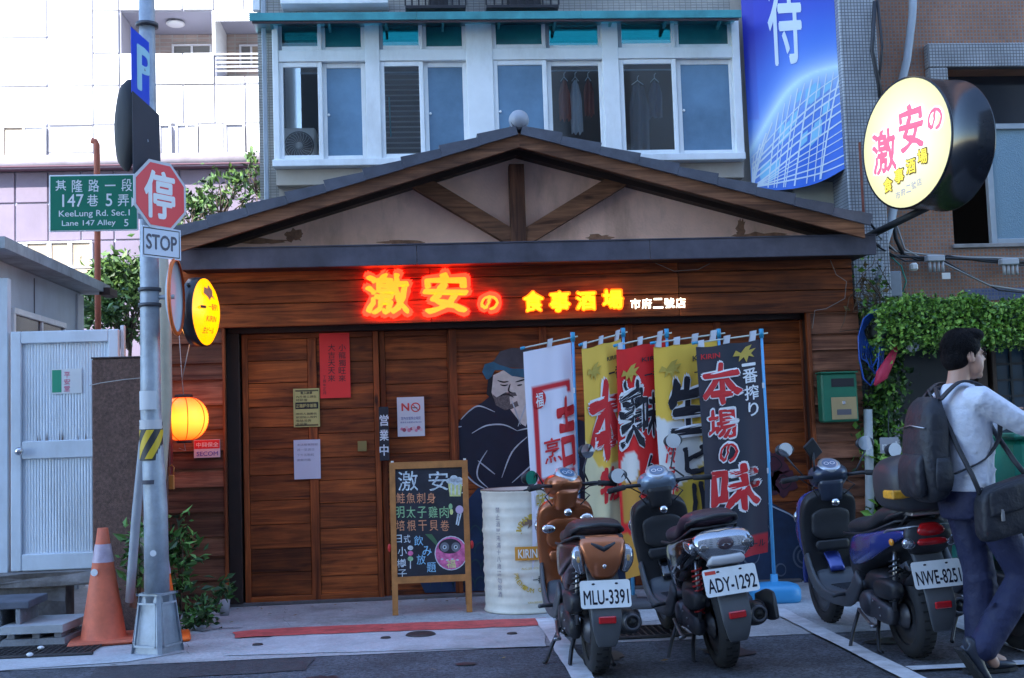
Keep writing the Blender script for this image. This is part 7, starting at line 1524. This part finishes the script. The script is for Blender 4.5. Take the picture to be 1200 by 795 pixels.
    b = B(); b.X = HM; b.ell((0, .125, .0), (.06, .03, .045), 18, 10); b.make('headlight', lensc, t, at=(0, 1.1, .95))
    DM = HM @ Matrix.Translation((0, -.015, .088)) @ Matrix.Rotation(R_(32), 4, 'X')
    b = B(); b.X = DM; vs_ = [(0, .006), (.05, .006), (.07, .002), (.074, -.02)]; b.lathe(vs_, (0, 0, 0), 'z', 26); b.v = [tuple((HM.translation+(Vector(v)-HM.translation)*Vector((1, 1, 1))) if False else v) for v in b.v]; ds = b.make('dial', cfg.get('dial', M('dial_silver', (.45, .47, .5), .25, .5)), t, at=(0, .97, 1.02))
    b = B(); b.X = DM; b.lathe([(0, .0085), (.047, .0085)], (0, 0, 0), 'z', 26); b.make('dial_face', M('dial_face', (.09, .16, .26), .12), ds, at=(0, .97, 1.03))
    b = B(); b.X = DM; [b.lathe([(.012, .0095), (.016, .0095)], (x_, .0, 0), 'z', 16) for x_ in (-.018, .02)]; b.make('gauge', M('gauge_white', (.6, .62, .65), .4), ds, at=(0, .97, 1.03))
    for s_ in (-1, 1):
        b = B(); b.X = HM; b.tube([(s_*.06, .01, .01), (s_*.20, -.03, .02), (s_*.25, -.06, .015)], .012, 8); b.make('handlebar', blkp, t, at=(s_*.2, .95, .97))
        b = B(); b.X = HM; b.tube([(s_*.22, -.04, .018), (s_*.325, -.09, .01)], .018, 12); b.make('grip', rub, t, at=(s_*.27, .91, .96))
        b = B(); b.X = HM; b.tube([(s_*.19, .015, .015), (s_*.25, .01, .01), (s_*.33, -.035, .0)], .006, 6); b.make('brake_lever', cfg.get('lever', blkp), t, at=(s_*.27, .96, .95))
        mx_, mz_ = cfg.get('mirL' if s_ < 0 else 'mirR', cfg.get('mir', (.26, .20))); b = B(); b.X = HM; b.tube([(s_*.17, .0, .03), (s_*(mx_-.04), .02, .10), (s_*mx_, .03, mz_-.035)], .006, 8); mi_ = b.make('mirror_stem', blkp, t, at=(s_*.22, .98, 1.08))
        b = B(); b.X = HM @ Matrix.Translation((s_*mx_, .03, mz_)); b.ell((0, .012, 0), (.062, .022, .042), 20, 12); b.make('mirror_shell', blkp, mi_, at=(s_*mx_, 1.0, .95+mz_))
        b = B(); b.X = HM @ Matrix.Translation((s_*mx_, .03, mz_)) @ Matrix.Rotation(R_(-6*s_), 4, 'Z'); b.lathe([(0, -.0115), (.046, -.0115)], (0, 0, 0), 'y', 24, smooth=False); b.v = [tuple(v) for v in b.v]; b.make('mirror_glass', cfg.get('mglass', mirg), mi_, at=(s_*mx_, 1.0, .95+mz_))
    return t
copper = M('copper_paint', (.42, .13, .05), .28, .6, coat=.5); blk_p = M('black_paint', (.010, .010, .013), .12, .1, coat=.8); blu_p = M('blue_paint', (.035, .055, .26), .22, .25, coat=.6); 
s1 = scooter(dict(loc=(.90, 6.50, 0), rz=R_(1), label='copper orange scooter with plate MLU-3391, nearest the white drum', body=copper, inner=copper, side=M('brown_panel', (.05, .022, .02), .3, coat=.5), plate='MLU-3391', tail='copper', seat=M('seat_brown', (.035, .02, .022), .5), rail=blkp, steer=26, head=copper, glove=copper, cup=True, skirt=greyp, eng=blkp, pz=.47, mirL=(.24, .07), mirR=(.19, .22)))
s2 = scooter(dict(loc=(1.60, 6.50, 0), rz=R_(2), ry=R_(-6), label='glossy black scooter with plate ADY-1292 and large clear tail lens', body=blk_p, inner=blkp, side=blk_p, plate='ADY-1292', plate_tag=True, tail='clear', seat=M('seat_plum', (.035, .016, .028), .45), seat_stripe=M('seat_red', (.4, .02, .04), .5), steer=-4, head=M('head_silver', (.22, .28, .36), .3, .4, coat=.3), neck=blkp, tz=.03, spring=M('spring_red', (.45, .02, .02), .4), pz=.515, pw=.142, lever=M('lever_silver', (.5, .5, .52), .3, .6), mirL=(.24, .09), mirR=(.14, .26)))
s3 = scooter(dict(loc=(2.665, 6.50, 0), rz=R_(2.5), ry=R_(-3), label='blue scooter with plate NWE-8251 partly hidden by the walking man', body=blu_p, inner=blkp, side=blu_p, twotone=True, plate='NWE-8251', tail='red', seat=blkp, stripe=M('stripe_red', (.5, .02, .06), .4), steer=-6, head=M('head_navy', (.03, .04, .07), .3, coat=.3), tz=.02, pz=.50, pw=.135))
# green delivery scooter further right, mostly outside the frame
s4 = scooter(dict(loc=(3.30, 6.55, 0), rz=R_(4), label='green delivery scooter at the right edge behind the walking man', body=M('green_paint', (.01, .22, .13), .35, coat=.3), inner=blkp, plate='MBK-2073', tail='red', seat=blkp, head=M('green_paint', (.01, .22, .13)), mir=(.2, .16)))
B().box(-.21, .21, -.42, .06, .82, 1.18, .03).make('delivery_box', M('green_box', (.01, .24, .15), .45), s4); B().box(-.225, .225, -.435, .075, 1.18, 1.21, .012).make('box_lid', M('green_lid', (.01, .18, .11), .45), s4)
# top case on the blue scooter
tc_ = B().loft([(0, -.40, .96, .10, .07), (0, -.385, .96, .17, .125), (0, -.30, .97, .20, .15), (0, -.16, .97, .20, .15), (0, -.06, .96, .16, .125), (0, -.045, .96, .10, .08)], 3.2, 26, 4, flat='z').make('top_case', M('case_charcoal', (.035, .035, .042), .45, var=.1), s3)
B().box(-.212, -.09, -.402, -.28, .905, .95, .008).make('amber_strip', M('lens_amber_print', (.72, .34, .03), .35, var=.3, vs=60), tc_); B().box(-.10, .10, -.36, .0, .805, .825, .006).make('rack', M('rack_silver', (.4, .36, .35), .4, .6), s3)
for s_ in (-1, 1): B().tube([(s_*.09, -.30, .81), (s_*.09, -.18, .74)], .009, 6).make('rack_strut', blkp, s3)
# phone holder on the blue scooter, sticker on the black scooter
b = B(); b.X = Matrix.Translation((-.10, .96, 1.14)) @ Matrix.Rotation(R_(-40), 4, 'Y') @ Matrix.Rotation(R_(30), 4, 'X'); b.box(-.045, .045, -.008, .008, -.075, .075, .006).make('phone_holder', blkp, s3, at=(-.1, .96, 1.14)); B().tube([(-.1, .97, .99), (-.1, .96, 1.12)], .007, 6).make('holder_arm', blkp, s3)
b = B(); b.add([(-.165, .02, .55), (-.167, .07, .56), (-.166, .085, .60), (-.163, .05, .62), (-.162, .01, .59)], [(0, 1, 2, 3, 4)]); b.make('side_sticker', M('sticker_ice', (.55, .62, .7), .4), s2)
B().tube([(.10, .93, .62), (.13, .88, .66)], .004, 5).make('hook', chrm, s2); B().lathe([(.012, -.004), (.03, -.004), (.032, 0)], (.12, .88, .64), 'y', 18).make('ring_holder', M('sticker_ice', (.55, .62, .7)), s2)
# black scooter: mesh tyre guard on exhaust
B().loft([(.235, .02, .30, .008, .06), (.25, -.14, .32, .01, .085), (.24, -.30, .34, .008, .07)], 2.6, 14, 3).make('exhaust_guard', greyp, s2)

# ------------------------------------------------------------ walking man (local: +Y is his heading)
def pose(b, chain, radii, n=14):
    """tapered rounded limb through the joints"""
    pts = [Vector(p) for p in chain]; P_ = []; Q = []
    a = pts[0]-(pts[1]-pts[0]).normalized()*radii[0]*.75; P_.append(a); Q.append(radii[0]*.45)
    for i in range(len(pts)):
        P_.append(pts[i]); Q.append(radii[i])
        if i < len(pts)-1:
            m_ = pts[i].lerp(pts[i+1], .5); P_.append(m_); Q.append((radii[i]+radii[i+1])/2)
    e = pts[-1]+(pts[-1]-pts[-2]).normalized()*radii[-1]*.75; P_.append(e); Q.append(radii[-1]*.45)
    return b.tube(P_, Q, n)
skin = M('skin', (.48, .27, .19), .5, var=.05); hair = M('hair_black', (.006, .005, .006), .8, bump=.6, bs=160, spec=.15); shirt = M('shirt_white', (.62, .64, .72), .8, bump=.9, bs=9, bd=.03, var=.05); trou = M('trouser_navy', (.014, .018, .06), .7, var=.15, bump=.9, bs=9, bd=.03); bagm = M('bag_black', (.014, .015, .022), .55, var=.2, vs=10, bump=.8, bs=11, bd=.02); shoe = M('shoe_black', (.03, .035, .05), .35); strap = M('strap_black', (.02, .02, .026), .6)
man = thing('person', (2.75, 5.95, 0), 'man in white shirt and navy trousers walking right with a backpack and shoulder bag', 'person', rz=R_(-84), local=True)
# body (skin) : head, neck, arms with hands, legs inside the clothes
hdc = Vector((0, .045, 1.62))
b = B()
b.ell(hdc+Vector((0, -.012, .035)), (.075, .095, .10), 22, 16); b.ell(hdc+Vector((0, .035, -.035)), (.058, .062, .085), 18, 12)
b.ell(hdc+Vector((0, .088, -.02)), (.013, .018, .022), 10, 8); b.tube([hdc+Vector((0, .082, .02)), hdc+Vector((0, .106, -.022))], [.008, .013], 8)
b.ell(hdc+Vector((0, .085, -.058)), (.024, .012, .007), 10, 8); b.ell(hdc+Vector((0, .083, -.07)), (.022, .012, .008), 10, 8); b.ell(hdc+Vector((0, .072, -.098)), (.024, .02, .018), 12, 8)
b.ell(hdc+Vector((0, .076, .022)), (.05, .018, .010), 12, 8)
for s_ in (-1, 1): b.ell(hdc+Vector((s_*.05, .035, -.045)), (.022, .035, .05), 10, 8); b.ell(hdc+Vector((s_*.078, -.012, -.01)), (.010, .020, .032), 12, 8)
pose(b, [(0, -.02, 1.42), (0, .0, 1.50), (0, .015, 1.58)], [.062, .055, .055])
b.ell((0, -.01, 1.28), (.15, .095, .17), 16, 12); b.ell((0, 0, 1.02), (.13, .09, .16), 16, 12)
# arms: right (near the camera) reaches forward, left forward too
def arm(s_, sh, el, wr, hd, b):
    pose(b, [sh, el], [.045, .036]); pose(b, [el, wr], [.036, .024]); 
    d = (hd-wr).normalized(); up = Vector((0, 0, 1)); sd_ = d.cross(up).normalized(); pm = wr+d*.05
    b.X = Matrix.Translation(pm) @ Matrix(((sd_.x, d.x, (sd_.cross(d)).x, 0), (sd_.y, d.y, (sd_.cross(d)).y, 0), (sd_.z, d.z, (sd_.cross(d)).z, 0), (0, 0, 0, 1)))
    b.ell((0, 0, 0), (.018, .052, .042), 14, 10)
    for k, (zz_, L) in enumerate(((.030, .068), (.010, .076), (-.010, .070), (-.029, .056))): b.tube([(0, .035, zz_), (-.004*s_, .035+L*.5, zz_-.003), (-.022*s_, .035+L*.85, zz_-.006), (-.038*s_, .035+L*.92, zz_-.006)], [.0105, .0095, .0088, .007], 8)
    b.tube([(0, -.02, .034), (-.018*s_, .012, .052), (-.026*s_, .045, .050)], [.012, .0105, .008], 8); b.X = Matrix.Identity(4)
Rs, Ls = Vector((.175, -.0, 1.40)), Vector((-.175, -.01, 1.40))
arm(1, Rs, Vector((.235, .20, 1.26)), Vector((.20, .44, 1.22)), Vector((.19, .54, 1.20)), b); arm(-1, Ls, Vector((-.22, .17, 1.22)), Vector((-.20, .39, 1.28)), Vector((-.19, .49, 1.30)), b)
# legs: right is the near, swinging leg bent at the knee; left stands
RH, RK, RA = Vector((.085, .04, .90)), Vector((.10, .24, .50)), Vector((.09, -.02, .17)); LH, LK, LA = Vector((-.085, .03, .90)), Vector((-.08, .10, .50)), Vector((-.08, .08, .10))
for h_, k_, a_ in ((RH, RK, RA), (LH, LK, LA)): pose(b, [h_, k_], [.075, .052]); pose(b, [k_, a_], [.05, .034])
pose(b, [RA, RA+Vector((0, .07, -.09))], [.035, .028]); pose(b, [LA, LA+Vector((0, .12, -.05))], [.036, .028])
body = remesh(b, .0075, 2).make('body', skin, man, at=(0, 0, 0))
# hair with a bald-free full cap, short neck
b = B(); b.ell(hdc+Vector((0, -.024, .052)), (.086, .104, .098), 26, 16); b.ell(hdc+Vector((0, -.055, .0)), (.078, .070, .085), 20, 12); b.ell(hdc+Vector((0, .045, .108)), (.068, .060, .040), 16, 10)
for s_ in (-1, 1): b.tube([hdc+Vector((s_*.074, .015, .03)), hdc+Vector((s_*.076, .008, -.012))], [.012, .006], 8)
for i in range(0): a = i*.55; b.tube([hdc+Vector((.06*math.sin(a), .02-.08*math.cos(a*.37), .135)), hdc+Vector((.085*math.sin(a*1.3), .05-.13*(i/26), .125+.02*math.sin(i)))], [.012, .003], 5)
hr = remesh(b, .008, 2); hr.make('hair', hair, man, at=hdc)
for s_ in (-1, 1):
    B().ell(hdc+Vector((s_*.034, .093, .008)), (.014, .006, .006), 10, 8).make('eye', M('eye_dark', (.02, .015, .012), .2), man); B().tube([hdc+Vector((s_*.016, .097, .028)), hdc+Vector((s_*.038, .094, .034)), hdc+Vector((s_*.058, .078, .028))], .004, 6).make('eyebrow', hair, man)
hs_ = B(); rh = random.Random(77)
for i in range(900):
    th, ph_ = rh.uniform(0, 6.283), rh.uniform(0, 1.9); c = hdc+Vector((0, -.026, .048)); n3 = Vector((math.sin(ph_)*math.cos(th), math.sin(ph_)*math.sin(th), math.cos(ph_)))
    if n3.y > .55 and n3.z < .45 or n3.z < -.45: continue
    p = c+Vector((n3.x*.089, n3.y*.108, n3.z*.100)); d = (Vector((n3.x*.3, n3.y*.5-.1, -1))-n3*n3.dot(Vector((n3.x*.3, n3.y*.5-.1, -1)))); d = (d.normalized()+Vector((rh.gauss(0, .25), rh.gauss(0, .25), 0))*.6)*rh.uniform(.02, .04); sd2 = n3.cross(d).normalized()*.0018
    hs_.add([p-sd2, p+sd2, p+d+n3*.003], [(0, 1, 2)])
hs_.make('hair_strands', hair, man, kind='stuff', at=hdc)
# shirt
b = B(); b.loft([(0, .0, .93, .165, .125), (0, .005, 1.02, .165, .125), (0, .0, 1.14, .17, .125), (0, -.005, 1.28, .19, .125), (0, -.01, 1.38, .185, .105), (0, -.01, 1.44, .12, .075), (0, -.005, 1.475, .07, .062)], 2.3, 26, 4)
for s_, sh, el, wr in ((1, Rs, Vector((.235, .20, 1.26)), Vector((.20, .44, 1.22))), (-1, Ls, Vector((-.22, .17, 1.22)), Vector((-.20, .39, 1.28)))):
    pose(b, [Vector((s_*.13, -.01, 1.39)), sh, el], [.07, .072, .058]); pose(b, [el, el.lerp(wr, .92)], [.058, .04])
rs = random.Random(8)
for i in range(26):      # folds and creases of the cloth
    a = rs.uniform(-3.1, 3.1); z_ = rs.uniform(.94, 1.36); q = Vector((.168*math.cos(a), .125*math.sin(a), z_)); b.tube([q*1.0, Vector((q.x+.02*math.sin(a), q.y+.02, z_+rs.uniform(.05, .14)))], [.013, .006], 6)
for k in range(7): u = k/7+.08; p = Rs.lerp(Vector((.235, .20, 1.26)), u); b.tube([p+Vector((.05, -.02, .04)), p+Vector((.06, .02, -.04))], [.018, .014], 6)
b.tube([(.0, -.03, 1.478), (.05, -.0, 1.475), (.045, .05, 1.46), (.0, .075, 1.44), (-.045, .05, 1.46), (-.05, 0, 1.475), (0, -.03, 1.478)], .018, 8)
remesh(b, .010, 3).make('shirt', shirt, man, at=(0, 0, 1.2))
# trousers
b = B(); b.loft([(0, .01, .80, .15, .12), (0, .005, .88, .165, .125), (0, .0, .96, .158, .118), (0, .0, .985, .15, .112)], 2.3, 24, 3)
pose(b, [RH, RK], [.100, .080]); pose(b, [RK, RA+Vector((0, .0, -.02))], [.082, .074]); pose(b, [LH, LK], [.100, .080]); pose(b, [LK, LA+Vector((0, 0, -.0))], [.084, .078])
for i in range(22):
    h_, k_, a_ = ((RH, RK, RA), (LH, LK, LA))[i % 2]; u = rs.random(); p = (h_.lerp(k_, u) if i % 4 < 2 else k_.lerp(a_, u)); a = rs.uniform(0, 6.3); r_ = .085
    b.tube([p+Vector((r_*math.cos(a), r_*math.sin(a), 0)), p+Vector((r_*math.cos(a+.9), r_*math.sin(a+.9), rs.uniform(-.06, .06)))], [.014, .01], 6)
remesh(b, .011, 3).make('trousers', trou, man, at=(0, 0, .5))
B().tube([(.155*math.cos(a), .115*math.sin(a), .955) for a in [i*math.pi/12 for i in range(25)]], .012, 6).make('belt', strap, man)
# shoes
def shoe_(an, d, nm='shoe'):
    d = d.normalized(); sd_ = Vector((1, 0, 0)); up = sd_.cross(d).normalized(); M4 = Matrix(((sd_.x, d.x, up.x, an.x), (sd_.y, d.y, up.y, an.y), (sd_.z, d.z, up.z, an.z), (0, 0, 0, 1)))
    b = B(); b.X = M4; b.loft([(0, -.085, -.03, .022, .03), (0, -.075, -.025, .036, .045), (0, -.02, -.03, .04, .042), (0, .06, -.045, .044, .028), (0, .13, -.05, .042, .022), (0, .175, -.055, .028, .014), (0, .185, -.057, .012, .006)], 2.4, 18, 3); o = b.make(nm, shoe, man, at=an)
    b = B(); b.X = M4; b.prism([(-.036, -.09), (.036, -.09), (.045, .06), (.043, .13), (.02, .19), (-.02, .19), (-.043, .13), (-.045, .06)], -.083, -.068, 'z'); b.make('sole', rub, o, at=an)
shoe_(RA+Vector((0, -.01, -.035)), Vector((0, .55, -.80))); shoe_(LA+Vector((0, 0, -.01)), Vector((0, 1, 0)))
# backpack (carried on his back): its own thing
pk_ = thing('backpack', (2.75, 5.95, 0), 'black backpack on the back of the walking man', 'backpack', rz=R_(-84), local=True)
b = B(); b.loft([(0, -.185, .90, .10, .045), (0, -.195, .94, .14, .07), (0, -.205, 1.06, .15, .085), (0, -.20, 1.22, .145, .08), (0, -.19, 1.35, .125, .06), (0, -.175, 1.41, .08, .03)], 3, 24, 4).make('bag_body', bagm, pk_)
B().loft([(0, -.275, .92, .09, .02), (0, -.285, .96, .11, .032), (0, -.287, 1.07, .11, .032), (0, -.275, 1.13, .10, .012)], 3.4, 20, 3).make('front_pocket', bagm, pk_)
B().tube([(-.12, -.272, 1.26), (0, -.285, 1.275), (.12, -.272, 1.26)], .004, 6).make('zip', stl, pk_); B().tube([(-.04, -.17, 1.40), (0, -.17, 1.45), (.04, -.17, 1.40)], .009, 8).make('haul_loop', strap, pk_)
B().loft([(.15, -.20, .95, .012, .04), (.162, -.20, 1.02, .014, .05), (.155, -.20, 1.11, .008, .035)], 2.6, 12, 3).make('side_pocket', bagm, pk_)
for s_ in (-1, 1): B().loft([(s_*.09, -.16, 1.40, .022, .006), (s_*.105, -.06, 1.485, .022, .006), (s_*.115, .04, 1.47, .022, .006), (s_*.125, .115, 1.38, .020, .006), (s_*.15, .12, 1.22, .018, .005), (s_*.165, .02, 1.10, .012, .004), (s_*.15, -.14, 1.03, .012, .004)], 4, 10, 4).make('shoulder_strap', strap, pk_)
# shoulder bag on his right hip, strap from the left shoulder
bg_ = thing('shoulder_bag', (2.75, 5.95, 0), 'dark messenger bag hanging at the hip of the walking man', 'bag', rz=R_(-84), local=True)
B().loft([(.235, -.08, .80, .03, .02), (.24, -.06, .82, .05, .12), (.245, .08, .86, .055, .135), (.245, .22, .89, .05, .135), (.24, .27, .90, .03, .10)], 4.5, 22, 3, flat='z').make('bag_body', bagm, bg_)
B().loft([(.298, -.05, .88, .006, .06), (.305, .08, .915, .008, .07), (.30, .24, .945, .006, .06)], 4, 12, 3, flat='z').make('flap', bagm, bg_)
B().tube([(.235, -.06, .93), (.2, -.075, 1.02), (.15, -.115, 1.16), (.06, -.13, 1.32), (-.05, -.10, 1.46), (-.08, .0, 1.475), (-.02, .11, 1.38), (.08, .14, 1.22), (.2, .16, 1.08), (.24, .2, 1.0)], .013, 8).make('strap', strap, bg_)
for y_ in (0.0, .18): B().box(.300, .309, y_, y_+.02, .80, .86, .003).make('buckle', stl, bg_)
